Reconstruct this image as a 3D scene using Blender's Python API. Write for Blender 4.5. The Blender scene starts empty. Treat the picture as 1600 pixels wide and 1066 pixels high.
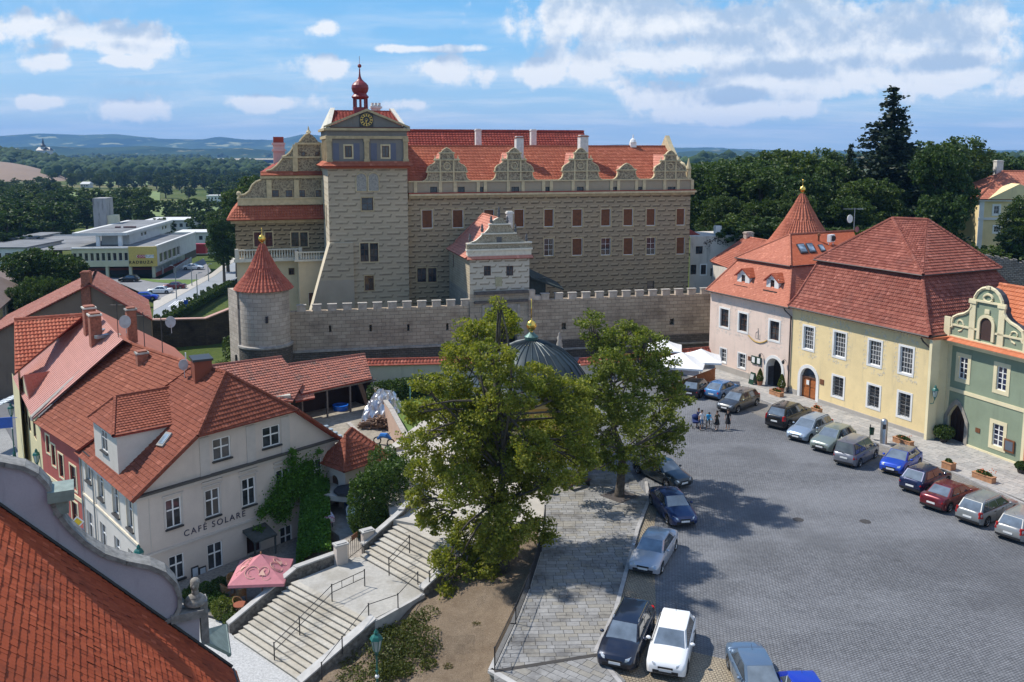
import bpy, math, random
import numpy as np
from math import sin,cos,pi
from mathutils import Vector, Matrix
V3=Vector;RU=random.uniform
random.seed(7);rng=np.random.default_rng(7)
S=bpy.context.scene;COL=S.collection
FOC=1400.;CX=800.;CY=426.;PIT=math.atan(190/1400.);EYE=24.
cam=bpy.data.objects.new('camera',bpy.data.cameras.new('camera'));COL.objects.link(cam)
cam.location=(0,0,EYE);cam.rotation_euler=(pi/2-PIT,0,0)
cam.data.sensor_width=36;cam.data.lens=36*FOC/1600;cam.data.shift_y=-(533-CY)/1600
cam.data.clip_start=.5;cam.data.clip_end=40000;S.camera=cam
S.view_settings.view_transform='Standard';S.view_settings.look='None';S.view_settings.gamma=1
S.view_settings.exposure=0.17
SUN=V3((-.86,.32,1.18)).normalized()
W=bpy.data.worlds.new("World");S.world=W;W.use_nodes=True
def build_world():
 nt=W.node_tree;nt.nodes.clear();N=nt.nodes.new;L=nt.links.new
 def math_(op,a,b=None,c=None):
  n=N('ShaderNodeMath');n.operation=op
  for i,v in enumerate((a,b,c)):
   if v is None: continue
   if isinstance(v,(int,float)): n.inputs[i].default_value=v
   else: L(v,n.inputs[i])
  return n.outputs[0]
 sky=N('ShaderNodeTexSky');sky.sky_type='NISHITA';sky.sun_disc=False
 sky.sun_elevation=math.asin(SUN.z);sky.sun_rotation=math.atan2(SUN.x,SUN.y);sky.air_density=1.0;sky.dust_density=.6;sky.ozone_density=1.6
 tc=N('ShaderNodeTexCoord');sp=N('ShaderNodeSeparateXYZ');L(tc.outputs['Generated'],sp.inputs[0])
 x,y,z=sp.outputs
 zz=math_('ADD',math_('MAXIMUM',z,0),.10)
 cb=N('ShaderNodeCombineXYZ');L(math_('DIVIDE',x,zz),cb.inputs[0]);L(math_('DIVIDE',y,zz),cb.inputs[1])
 def noise(scale,det,rough,dist=0,off=(0,0,0),stretch=(1,1,1)):
  mp=N('ShaderNodeMapping');L(cb.outputs[0],mp.inputs[0]);mp.inputs['Location'].default_value=off;mp.inputs['Scale'].default_value=stretch
  n=N('ShaderNodeTexNoise');L(mp.outputs[0],n.inputs['Vector']);n.inputs['Scale'].default_value=scale;n.inputs['Detail'].default_value=det
  n.inputs['Roughness'].default_value=rough;n.inputs['Distortion'].default_value=dist;return n.outputs[0]
 def ramp(v,a,b):
  m=N('ShaderNodeMapRange');m.interpolation_type='SMOOTHSTEP';L(v,m.inputs[0]);m.inputs[1].default_value=a;m.inputs[2].default_value=b;return m.outputs[0]
 yy=math_('MAXIMUM',y,.05);tx=math_('DIVIDE',x,yy);tz=math_('DIVIDE',z,yy)
 fr=N('ShaderNodeCombineXYZ');L(tx,fr.inputs[0]);L(tz,fr.inputs[2])
 def lobe(px,py,rx,ry,dz):
  u=(px-800)/1400.;v=(232-py)/1400.+dz
  a=math_('DIVIDE',math_('SUBTRACT',tx,u),rx/1400.);b=math_('DIVIDE',math_('SUBTRACT',tz,v),ry/1400.)
  return math_('SUBTRACT',1,math_('SQRT',math_('ADD',math_('MULTIPLY',a,a),math_('MULTIPLY',b,b))))
 LB=((60,45,130,26),(150,58,120,30),(200,72,90,20),(1000,30,210,95),(1290,50,340,90),(1090,85,240,42),(1430,70,190,50),(200,95,44,12),(95,98,45,16),(512,50,40,16),(520,105,64,26),(700,112,76,32),(845,114,50,26),(935,112,64,30),(1050,148,95,28),
  (1210,128,170,26),(1330,118,110,26),(200,168,80,18),(430,160,80,16),(85,158,50,12),(1580,130,90,34),(640,160,80,16),(660,78,150,8),(1150,170,150,20),(1480,120,140,24))
 def field(dz):
  off=N('ShaderNodeVectorMath');L(fr.outputs[0],off.inputs[0]);off.inputs[1].default_value=(0,0,-dz)
  st=N('ShaderNodeVectorMath');st.operation='MULTIPLY';L(off.outputs[0],st.inputs[0]);st.inputs[1].default_value=(1,1,1)
  e=None
  for sc,am,d in ((7,3.6,8),(26,2.2,8)):
   n=N('ShaderNodeTexNoise');L(st.outputs[0],n.inputs['Vector']);n.inputs['Scale'].default_value=sc;n.inputs['Detail'].default_value=d;n.inputs['Roughness'].default_value=.6;n.inputs['Distortion'].default_value=0
   t=math_('MULTIPLY',math_('SUBTRACT',n.outputs[0],.5),am);e=t if e is None else math_('ADD',e,t)
  big=None
  for l in LB:
   v=lobe(*l,dz)
   if l[2]>=190: v=math_('MULTIPLY',v,1.25)
   big=v if big is None else math_('MAXIMUM',big,v)
  return math_('ADD',math_('MINIMUM',math_('MAXIMUM',big,-1.3),1.05),e)
 f0=field(0);f1=field(.016)
 bm=ramp(f0,-.05,.55)
 wisp=ramp(math_('ADD',noise(.55,7,.62,.6,(3.1,1.7,0),(1,2.6,1)),math_('MULTIPLY',tx,.10)),.47,.80)
 low=ramp(noise(.9,7,.62,.3,(8,2,0),(1,1.6,1)),.40,.70)
 lowm=math_('MULTIPLY',low,ramp(z,.30,.02))
 den=math_('MINIMUM',math_('ADD',math_('MAXIMUM',math_('MULTIPLY',bm,.93),math_('MULTIPLY',wisp,.45)),math_('MULTIPLY',lowm,.45)),1)
 den=math_('MULTIPLY',den,ramp(z,-.02,.03))
 core=ramp(math_('ADD',math_('SUBTRACT',f1,f0),math_('MULTIPLY',f0,.5)),-.15,.8)
 cc=N('ShaderNodeMix');cc.data_type='RGBA';L(core,cc.inputs[0]);cc.inputs[6].default_value=(10.4,10.8,11.2,1);cc.inputs[7].default_value=(5.2,6.7,8.7,1)
 rp=N('ShaderNodeValToRGB');L(z,rp.inputs[0]);e=rp.color_ramp.elements;e[0].position=0;e[0].color=(.56,.75,.95,1);e[1].position=.6;e[1].color=(.10,.27,.66,1)
 for p_,c_ in ((.05,(.42,.70,.98,1)),(.12,(.24,.60,1.0,1)),(.22,(.12,.49,.97,1))): q_=e.new(p_);q_.color=c_
 sc_=N('ShaderNodeVectorMath');sc_.operation='SCALE';L(rp.outputs[0],sc_.inputs[0]);sc_.inputs[3].default_value=11.2
 tint=N('ShaderNodeMix');tint.data_type='RGBA';tint.inputs[0].default_value=.8;L(sky.outputs[0],tint.inputs[6]);L(sc_.outputs[0],tint.inputs[7])
 mx=N('ShaderNodeMix');mx.data_type='RGBA';L(den,mx.inputs[0]);L(tint.outputs[2],mx.inputs[6]);L(cc.outputs[2],mx.inputs[7])
 bg=N('ShaderNodeBackground');L(mx.outputs[2],bg.inputs[0]);bg.inputs[1].default_value=.083
 o=N('ShaderNodeOutputWorld');L(bg.outputs[0],o.inputs[0])
build_world()
sl=bpy.data.lights.new('sun','SUN');sl.energy=5.0;sl.angle=math.radians(1.2);sl.color=(1,.95,.87)
so=bpy.data.objects.new('sun',sl);COL.objects.link(so);so.rotation_euler=SUN.to_track_quat('Z','Y').to_euler();so.location=(-50,0,90)
def ray(u,v):
 x=(u-CX)/FOC;y=(CY-v)/FOC
 return V3((x, cos(PIT)+y*sin(PIT), -sin(PIT)+y*cos(PIT)))
def G(u,v,z=0.):
 d=ray(u,v);t=(z-EYE)/d.z;return V3((0,0,EYE))+d*t
class Fac:
 """vertical plane: s along, z up, d outwards (to the right of the direction of travel when flip=-1)"""
 def __init__(s,A,B,flip=1):
  s.A=V3((A[0],A[1],0));u=V3((B[0]-A[0],B[1]-A[1],0));s.L=u.length;s.u=u.normalized();s.n=V3((s.u.y,-s.u.x,0))*flip
 def P(s,a,z,d=0): return s.A+s.u*a+s.n*d+V3((0,0,z))
 def px(s,u,v,d=0):
  r=ray(u,v);A=s.A+s.n*d;t=(A.dot(s.n))/(r.dot(s.n));p=V3((0,0,EYE))+r*t
  return ((p-A).dot(s.u), p.z)
 def off(s,d):
  f=Fac((0,0),(1,0));f.A=s.A+s.n*d;f.u=s.u;f.n=s.n;f.L=s.L;return f
 def side(s,a,d=0,away=True):
  """perpendicular plane starting at s=a going inwards"""
  p=s.P(a,0,d);q=p-s.n
  return Fac(p,q)
class Mb:
 def __init__(s): s.v=[];s.f=[];s.m=[];s.uv=None;s.sm=False
 def face(s,pts,mi=0,uv=None):
  b=len(s.v);s.v.extend([tuple(p) for p in pts]);s.f.append(tuple(range(b,b+len(pts))));s.m.append(mi)
  if uv is not None:
   if s.uv is None: s.uv={}
   s.uv[len(s.f)-1]=uv
 def mesh(s,vs,fs,mi=0):
  b=len(s.v);s.v.extend([tuple(p) for p in vs])
  for f in fs: s.f.append(tuple(i+b for i in f));s.m.append(mi)
 def hexa(s,p,mi=0):   # p: 4 bottom, 4 top
  s.mesh(p,[(0,3,2,1),(4,5,6,7),(0,1,5,4),(1,2,6,5),(2,3,7,6),(3,0,4,7)],mi)
 def fbox(s,F,s0,s1,z0,z1,d0,d1,mi=0):
  s.hexa([F.P(s0,z0,d1),F.P(s1,z0,d1),F.P(s1,z0,d0),F.P(s0,z0,d0),F.P(s0,z1,d1),F.P(s1,z1,d1),F.P(s1,z1,d0),F.P(s0,z1,d0)],mi)
 def box(s,c,sz,rz=0,mi=0):
  ca,sa=cos(rz),sin(rz);x,y,z=sz[0]/2,sz[1]/2,sz[2]
  q=[(-x,-y),(x,-y),(x,y),(-x,y)]
  q=[(c[0]+a*ca-b*sa,c[1]+a*sa+b*ca) for a,b in q]
  s.hexa([(a,b,c[2]) for a,b in q]+[(a,b,c[2]+z) for a,b in q],mi)
 def poly(s,F,pts,d0,d1,mi=0,mside=None):
  """outline (s,z) given counter-clockwise as seen from outside, extruded d0..d1"""
  n=len(pts);ms=mi if mside is None else mside
  b=len(s.v)
  s.v.extend([tuple(F.P(a,z,d1)) for a,z in pts]+[tuple(F.P(a,z,d0)) for a,z in pts])
  s.f.append(tuple(range(b,b+n)));s.m.append(mi);s.f.append(tuple(range(b+2*n-1,b+n-1,-1)));s.m.append(mi)
  for i in range(n):
   j=(i+1)%n;s.f.append((b+j,b+i,b+n+i,b+n+j));s.m.append(ms)
 def tube(s,pts,r,n=6,mi=0,cap=True):
  pts=[Vector(p) for p in pts];rs=r if isinstance(r,(list,tuple)) else [r]*len(pts);b=len(s.v)
  for i,p in enumerate(pts):
   t=(pts[min(i+1,len(pts)-1)]-pts[max(i-1,0)]).normalized()
   a=t.cross(V3((0,0,1)) if abs(t.z)<.9 else V3((1,0,0))).normalized();c=t.cross(a)
   for k in range(n):
    w=2*pi*k/n;s.v.append(tuple(p+(a*cos(w)+c*sin(w))*rs[i]))
  for i in range(len(pts)-1):
   for k in range(n):
    k2=(k+1)%n;s.f.append((b+i*n+k,b+(i+1)*n+k,b+(i+1)*n+k2,b+i*n+k2));s.m.append(mi)
  if cap:
   s.f.append(tuple(b+k for k in range(n)));s.m.append(mi)
   s.f.append(tuple(b+(len(pts)-1)*n+k for k in range(n-1,-1,-1)));s.m.append(mi)
 def lathe(s,c,prof,n=16,mi=0,a0=0,a1=2*pi,flute=0):
  b=len(s.v);full=abs(a1-a0-2*pi)<1e-6;nn=n if full else n+1
  for r,z in prof:
   for k in range(nn):
    w=a0+(a1-a0)*k/n;rr=r*(1+flute*(k%2));s.v.append((c[0]+rr*cos(w),c[1]+rr*sin(w),c[2]+z))
  for i in range(len(prof)-1):
   for k in range(n):
    k2=(k+1)%nn;s.f.append((b+i*nn+k,b+i*nn+k2,b+(i+1)*nn+k2,b+(i+1)*nn+k));s.m.append(mi)
 def build(s,name,mats,origin=(0,0,0),smooth=None):
  me=bpy.data.meshes.new(name)
  o=Vector(origin)
  me.from_pydata([(x-o.x,y-o.y,z-o.z) for x,y,z in s.v],[],s.f)
  if not isinstance(mats,(list,tuple)): mats=[mats]
  for m in mats: me.materials.append(m)
  me.polygons.foreach_set('material_index',s.m)
  if s.uv is not None:
   ul=me.uv_layers.new(name='uv');
   for p in me.polygons:
    q=s.uv.get(p.index)
    if q is None: continue
    for li,t in zip(p.loop_indices,q): ul.data[li].uv=t
  if smooth if smooth is not None else s.sm: me.polygons.foreach_set('use_smooth',[True]*len(me.polygons))
  me.update();return me
def link(o): COL.objects.link(o);return o
class Thing:
 def __init__(s,name,label,cat,loc=(0,0,0),group=None):
  s.loc=Vector(loc);o=bpy.data.objects.new(name,None);o.empty_display_size=.5;link(o);o.location=s.loc
  o['label']=label;o['category']=cat
  if group: o['group']=group
  s.o=o
 def part(s,name,mb,mats,parent=None,smooth=None,label=None,stuff=False):
  me=mb.build(name,mats,s.loc,smooth);o=bpy.data.objects.new(name,me);link(o);o.parent=parent or s.o
  if label: o['label']=label
  if stuff: o['kind']='stuff'
  return o
 def piece(s,name,me,M,parent=None,mats=None):
  """shared mesh placed with a world matrix"""
  o=bpy.data.objects.new(name,me);link(o);o.parent=parent or s.o
  M=Matrix.Translation(-s.loc)@M
  o.matrix_local=M
  return o
def solo(name,mb,mats,label,cat,group=None,smooth=None,loc=None):
 if loc is None:
  a=np.array(mb.v);loc=(a[:,0].mean(),a[:,1].mean(),a[:,2].min())
 me=mb.build(name,mats,loc,smooth);o=bpy.data.objects.new(name,me);link(o);o.location=loc;o['label']=label;o['category']=cat
 if group: o['group']=group
 return o
def struct(name,mb,mats,kind='structure',smooth=None,label=None):
 me=mb.build(name,mats,(0,0,0),smooth);o=bpy.data.objects.new(name,me);link(o);o['kind']=kind
 return o
class Setting(Thing):   # a piece of the setting that carries parts
 def __init__(s,name,mb,mats,loc=(0,0,0),smooth=None):
  s.loc=Vector(loc);me=mb.build(name,mats,s.loc,smooth);s.o=bpy.data.objects.new(name,me);link(s.o);s.o.location=s.loc;s.o['kind']='structure'
def copy_tree(o,M=None,label=None,group=None):
 c=o.copy();COL.objects.link(c)
 if label: c['label']=label
 if group: c['group']=group
 def rec(a,b):
  for ch in a.children:
   d=ch.copy();COL.objects.link(d);d.parent=b;rec(ch,d)
 rec(o,c)
 return c
_unit={}
def unit_box(m,key='box'):
 k=(key,m.name)
 if k not in _unit:
  b=Mb();b.hexa([(0,0,0),(1,0,0),(1,1,0),(0,1,0),(0,0,1),(1,0,1),(1,1,1),(0,1,1)]);_unit[k]=b.build(key,m)
 return _unit[k]
def FM(F,s0,s1,z0,z1,d0,d1):
 """matrix that maps the unit box onto a facade box (x=s, y=inward, z=z)"""
 p=F.P(s0,z0,d1);M=Matrix(((F.u.x*(s1-s0),-F.n.x*(d1-d0),0,p.x),(F.u.y*(s1-s0),-F.n.y*(d1-d0),0,p.y),(0,0,z1-z0,p.z),(0,0,0,1)))
 return M
def clip(poly,reg):
 """Sutherland-Hodgman, reg convex ccw, 2D"""
 out=list(poly)
 n=len(reg)
 for i in range(n):
  ax,ay=reg[i];bx,by=reg[(i+1)%n];inp=out;out=[]
  if not inp: return []
  px_,py_=inp[-1];ps=(bx-ax)*(py_-ay)-(by-ay)*(px_-ax)
  for (qx,qy) in inp:
   qs=(bx-ax)*(qy-ay)-(by-ay)*(qx-ax)
   if (qs>=0)!=(ps>=0):
    t=ps/(ps-qs);out.append((px_+(qx-px_)*t,py_+(qy-py_)*t))
   if qs>=0: out.append((qx,qy))
   px_,py_,ps=qx,qy,qs
 return out
def inside(p,reg):
 n=len(reg)
 for i in range(n):
  ax,ay=reg[i];bx,by=reg[(i+1)%n]
  if (bx-ax)*(p[1]-ay)-(by-ay)*(p[0]-ax)<0: return False
 return True
def area2(p): return sum(p[i][0]*p[(i+1)%len(p)][1]-p[(i+1)%len(p)][0]*p[i][1] for i in range(len(p)))/2
def tiles(mb,poly,w=.3,h=.35,lift=.05,prof=.03,jit=.012,thick=.12,base_mi=1,collect=None,up=None):
 """individual roof tiles laid over a planar convex 3D polygon, on a slab"""
 P=[Vector(p) for p in poly];N=V3((0,0,0))
 for i in range(len(P)): N+=P[i].cross(P[(i+1)%len(P)])
 N.normalize()
 if N.z<0: P.reverse();N=-N
 e=V3((0,0,1)).cross(N);
 if e.length<1e-4: e=V3((1,0,0))
 e.normalize();b=N.cross(e)
 if up is not None:
  b=(Vector(up)-N*Vector(up).dot(N)).normalized();e=b.cross(N)
 O=P[0];R=[((p-O).dot(e),(p-O).dot(b)) for p in P]
 if area2(R)<0: R.reverse();P.reverse()
 mb.face([O+e*x+b*y for x,y in R],base_mi)
 n=len(R);pts=[O+e*x+b*y for x,y in R]
 for i in range(n):
  j=(i+1)%n;mb.face([pts[j],pts[i],pts[i]-N*thick,pts[j]-N*thick],base_mi)
 mb.face([p-N*thick for p in reversed(pts)],base_mi)
 x0=min(r[0] for r in R);x1=max(r[0] for r in R);y0=min(r[1] for r in R);y1=max(r[1] for r in R)
 nr=max(1,int(math.ceil((y1-y0)/h)));V=mb.v;Fc=mb.f;Mi=mb.m
 for r in range(nr):
  ya=y0+r*h;yb=ya+h*1.02
  xs=x0-(w/2 if r%2 else 0)*(1 if prof<.02 else 0)
  nc=int(math.ceil((x1-xs)/w))
  for c in range(nc):
   xa=xs+c*w;xb=xa+w*.985;q=[(xa,ya),(xb,ya),(xb,yb),(xa,yb)]
   ins=[inside(t,R) for t in q]
   j=RU(0,jit)
   if all(ins):
    xm=(xa+xb)/2;l=lift+j
    def pt(x,y,o): return O+e*x+b*y+N*o
    if collect is not None:
     collect.append((pt(xa,ya,l),e,b,N,w,h));continue
    k=len(V)
    V.extend([tuple(pt(xa,ya,l)),tuple(pt(xm,ya,l+prof)),tuple(pt(xb,ya,l)),tuple(pt(xb,yb,.008)),tuple(pt(xm,yb,.008+prof)),tuple(pt(xa,yb,.008)),
        tuple(pt(xa,ya,.004)),tuple(pt(xm,ya,.004+prof*.5)),tuple(pt(xb,ya,.004))])
    Fc.extend([(k,k+1,k+4,k+5),(k+1,k+2,k+3,k+4),(k+6,k+7,k+1,k),(k+7,k+8,k+2,k+1)]);Mi.extend([0,0,0,0])
   elif any(ins) or True:
    cp=clip(q,R)
    if len(cp)>=3 and abs(area2(cp))>1e-3: mb.face([O+e*x+b*y+N*(lift*(1-(y-ya)/h*.8)+prof*.4) for x,y in cp],0)
 return e,b,N
def ridge(mb,a,b,r=.13,step=.4,lift=.05,mi=0):
 a=Vector(a)+V3((0,0,lift));b=Vector(b)+V3((0,0,lift));L=(b-a).length;n=max(1,int(L/step));d=(b-a)/n
 for i in range(n):
  p=a+d*i;q=p+d*1.04;mb.tube([p,q],[r*1.12,r*.92],6,mi,cap=False)
MATS={}
def new_mat(name):
 m=bpy.data.materials.new(name);m.use_nodes=True;nt=m.node_tree;nt.nodes.clear()
 o=nt.nodes.new('ShaderNodeOutputMaterial');p=nt.nodes.new('ShaderNodeBsdfPrincipled');nt.links.new(p.outputs[0],o.inputs[0]);MATS[name]=m
 return m,nt,p
class NB:
 def __init__(s,nt): s.nt=nt;s.co=None
 def n(s,t,**k):
  x=s.nt.nodes.new(t)
  for a,b in k.items(): setattr(x,a,b)
  return x
 def l(s,a,b): s.nt.links.new(a,b)
 def m(s,op,a,b=None,c=None):
  x=s.n('ShaderNodeMath');x.operation=op
  for i,v in enumerate((a,b,c)):
   if v is None: continue
   if isinstance(v,(int,float)): x.inputs[i].default_value=v
   else: s.l(v,x.inputs[i])
  return x.outputs[0]
 def pos(s):
  if s.co is None: s.co=s.n('ShaderNodeNewGeometry').outputs['Position']
  return s.co
 def noise(s,scale,det=4,rough=.55,vec=None,dist=0):
  x=s.n('ShaderNodeTexNoise');s.l(vec if vec is not None else s.pos(),x.inputs['Vector']);x.inputs['Scale'].default_value=scale;x.inputs['Detail'].default_value=det;x.inputs['Roughness'].default_value=rough;x.inputs['Distortion'].default_value=dist
  return x.outputs[0]
 def rng(s,v,a,b,c=0,d=1,smooth=False):
  x=s.n('ShaderNodeMapRange');s.l(v,x.inputs[0])
  if smooth: x.interpolation_type='SMOOTHSTEP'
  for i,k in enumerate((a,b,c,d)): x.inputs[i+1].default_value=k
  return x.outputs[0]
 def mix(s,f,a,b,mode='MIX'):
  x=s.n('ShaderNodeMix',data_type='RGBA',blend_type=mode)
  for i,v in ((0,f),(6,a),(7,b)):
   if isinstance(v,(int,float)): x.inputs[i].default_value=v
   elif isinstance(v,(tuple,list)): x.inputs[i].default_value=(*v[:3],1)
   else: s.l(v,x.inputs[i])
  return x.outputs[2]
 def scaled(s,sc,rz=0,vec=None,loc=(0,0,0)):
  x=s.n('ShaderNodeMapping');s.l(vec if vec is not None else s.pos(),x.inputs[0]);x.inputs['Scale'].default_value=sc;x.inputs['Rotation'].default_value=(0,0,rz);x.inputs['Location'].default_value=loc
  return x.outputs[0]
 def bump(s,p,h,st=.3,dist=.05):
  x=s.n('ShaderNodeBump');x.inputs['Strength'].default_value=st;x.inputs['Distance'].default_value=dist;s.l(h,x.inputs['Height']);s.l(x.outputs[0],p.inputs['Normal'])
def plain(name,col,rough=.6,metal=0,var=.12,scale=3,bump=0,spec=None,coat=0):
 if name in MATS: return MATS[name]
 m,nt,p=new_mat(name);b=NB(nt);n=b.noise(scale,3)
 c=b.mix(b.rng(n,.3,.7),tuple(x*(1-var) for x in col),tuple(min(1,x*(1+var)) for x in col));b.l(c,p.inputs['Base Color'])
 p.inputs['Roughness'].default_value=rough;p.inputs['Metallic'].default_value=metal
 if spec is not None: p.inputs['Specular IOR Level'].default_value=spec
 if coat: p.inputs['Coat Weight'].default_value=coat;p.inputs['Coat Roughness'].default_value=.03
 if bump: b.bump(p,b.noise(scale*6,4),bump)
 return m
def plaster(name,col,dirt=(.25,.22,.18),amt=.35,stain=.5):
 m,nt,p=new_mat(name);b=NB(nt)
 c=b.mix(b.rng(b.noise(.6,5,.6),.3,.7),tuple(x*.9 for x in col),tuple(min(1,x*1.06) for x in col))
 streak=b.noise(1,5,.6,vec=b.scaled((1.6,1.6,.22)))
 c=b.mix(b.m('MULTIPLY',b.rng(streak,.52,.78,smooth=True),amt),c,dirt)
 fine=b.noise(14,4,.6);c=b.mix(b.m('MULTIPLY',b.rng(fine,.45,.75),.12),c,dirt)
 b.l(c,p.inputs['Base Color']);p.inputs['Roughness'].default_value=.9;p.inputs['Specular IOR Level'].default_value=.2
 b.bump(p,b.noise(20,4),.12,.02);return m
def roofmat(name,c1,c2,moss=.25,mc=(.07,.06,.045),rough=.85,mscale=.5):
 m,nt,p=new_mat(name);b=NB(nt);g=b.n('ShaderNodeNewGeometry');b.co=g.outputs['Position']
 r=g.outputs['Random Per Island'];c=b.mix(r,c1,c2)
 c=b.mix(b.m('MULTIPLY',b.rng(b.noise(mscale,6,.65),.5,.72,smooth=True),moss),c,mc)
 c=b.mix(b.m('MULTIPLY',b.rng(b.noise(9,4,.7),.5,.8),.25),c,mc);c=b.mix(b.rng(b.noise(.12,4,.6),.35,.7,0,.28),c,tuple(x*.55 for x in c1));c=b.mix(b.m('MULTIPLY',b.m('GREATER_THAN',r,.96),.28),c,tuple(min(1,x*1.5+.04) for x in c2))
 b.l(c,p.inputs['Base Color']);p.inputs['Roughness'].default_value=rough;p.inputs['Specular IOR Level'].default_value=.25;return m
def ashlar(name,c1,c2,mort,bw=.9,bh=.42,dark=(.12,.09,.07),amt=.5,bump=.6):
 m,nt,p=new_mat(name);b=NB(nt);uv=b.n('ShaderNodeUVMap').outputs[0]
 dn=b.n('ShaderNodeTexNoise');b.l(uv,dn.inputs['Vector']);dn.inputs['Scale'].default_value=1.3
 wv=b.n('ShaderNodeVectorMath',operation='MULTIPLY_ADD');b.l(dn.outputs['Color'],wv.inputs[0]);wv.inputs[1].default_value=(.12,.09,0);b.l(uv,wv.inputs[2])
 t=b.n('ShaderNodeTexBrick');b.l(wv.outputs[0],t.inputs['Vector']);t.inputs['Scale'].default_value=1;t.inputs['Brick Width'].default_value=bw;t.inputs['Row Height'].default_value=bh;t.inputs['Mortar Size'].default_value=.022;t.inputs['Mortar Smooth'].default_value=.3
 t.inputs['Color1'].default_value=(*c1,1);t.inputs['Color2'].default_value=(*c2,1);t.inputs['Mortar'].default_value=(*mort,1);t.inputs['Bias'].default_value=-.1
 c=b.mix(b.m('MULTIPLY',b.rng(b.noise(.35,6,.65),.46,.72,smooth=True),amt),t.outputs['Color'],dark)
 c=b.mix(b.m('MULTIPLY',b.rng(b.noise(3.5,5,.7),.42,.75),.45),c,tuple(x*.55 for x in c1))
 b.l(c,p.inputs['Base Color']);p.inputs['Roughness'].default_value=.92;p.inputs['Specular IOR Level'].default_value=.15
 h=b.m('ADD',b.m('MULTIPLY',t.outputs['Fac'],-1),b.m('MULTIPLY',b.noise(6,5),.8));b.bump(p,h,bump,.06);return m
def sgraffito(name,base,dark,light,cw=1.75,ch=.72,contrast=1.,grey=(.3,.29,.27)):
 m,nt,p=new_mat(name);b=NB(nt);uv=b.n('ShaderNodeUVMap').outputs[0];sp=b.n('ShaderNodeSeparateXYZ');b.l(uv,sp.inputs[0]);x,y=sp.outputs[0],sp.outputs[1]
 dn=b.noise(.7,3,vec=uv);x=b.m('ADD',x,b.m('MULTIPLY',dn,.5));y=b.m('ADD',y,b.m('MULTIPLY',b.noise(.5,2,vec=uv),.12))
 ry=b.m('DIVIDE',y,ch);row=b.m('FLOOR',ry);fy=b.m('FRACT',ry)
 odd=b.m('MULTIPLY',b.m('MODULO',b.m('ADD',row,200),2),.5)
 rx=b.m('ADD',b.m('DIVIDE',x,cw),odd);fx=b.m('FRACT',rx)
 def band(v,a,c,w): return b.m('MULTIPLY',b.rng(v,a-w,a+w,smooth=True),b.rng(v,c-w,c+w,1,0,smooth=True))
 dash=b.m('MULTIPLY',band(fx,.08,.80,.02),band(fy,.06,.32,.04))
 dx=b.m('SUBTRACT',fx,b.m('MULTIPLY',fy,.16));hook=b.m('MULTIPLY',band(dx,.72,.80,.015),band(fy,.1,.62,.05))
 sh=b.m('MAXIMUM',dash,hook)
 hl=b.m('MULTIPLY',band(fx,.1,.74,.03),band(fy,.40,.62,.08))
 wear=b.rng(b.noise(1.2,4,vec=uv),.3,.62,.45,1)
 c=b.mix(b.rng(b.noise(.25,5,.6),.35,.7),base,grey)
 c=b.mix(b.m('MULTIPLY',hl,.55*contrast),c,light)
 c=b.mix(b.m('MULTIPLY',b.m('MULTIPLY',sh,wear),contrast),c,dark)
 c=b.mix(b.m('MULTIPLY',b.rng(b.noise(5,5,.7),.45,.8),.3),c,tuple(q*.6 for q in base))
 b.l(c,p.inputs['Base Color']);p.inputs['Roughness'].default_value=.92;p.inputs['Specular IOR Level'].default_value=.15;b.bump(p,b.noise(12,4),.15,.03);return m
def ornament(name,bg,fg,scale=5.):
 m,nt,p=new_mat(name);b=NB(nt)
 v=b.n('ShaderNodeTexVoronoi');v.feature='DISTANCE_TO_EDGE';n=b.n('ShaderNodeTexNoise');b.l(b.pos(),n.inputs['Vector']);n.inputs['Scale'].default_value=1.6
 w=b.n('ShaderNodeVectorMath',operation='MULTIPLY_ADD');b.l(n.outputs['Color'],w.inputs[0]);w.inputs[1].default_value=(1.2,1.2,1.2);b.l(b.pos(),w.inputs[2]);b.l(w.outputs[0],v.inputs['Vector']);v.inputs['Scale'].default_value=scale*.4
 f=b.m('MAXIMUM',b.rng(v.outputs['Distance'],.06,.11,1,0),b.rng(b.m('ABSOLUTE',b.m('SUBTRACT',b.noise(scale*.5,2,dist=1.5),.5)),.02,.045,.8,0))
 c=b.mix(f,bg,fg);c=b.mix(b.m('MULTIPLY',b.rng(b.noise(4,4),.4,.8),.3),c,tuple(q*.6 for q in bg));b.l(c,p.inputs['Base Color']);p.inputs['Roughness'].default_value=.9;return m
def glassmat(name,col,rough=.06,var=.5,scale=1.2):
 m,nt,p=new_mat(name);b=NB(nt);o=b.n('ShaderNodeObjectInfo').outputs['Random']
 c=b.mix(b.rng(b.noise(scale,3),.4,.65),col,tuple(min(1,x*(1+var*4)) for x in col));c=b.mix(b.m('MULTIPLY',b.rng(o,.75,1),.18),c,(.3,.25,.2));b.l(c,p.inputs['Base Color'])
 p.inputs['Roughness'].default_value=rough;p.inputs['Specular IOR Level'].default_value=.6;return m
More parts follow.
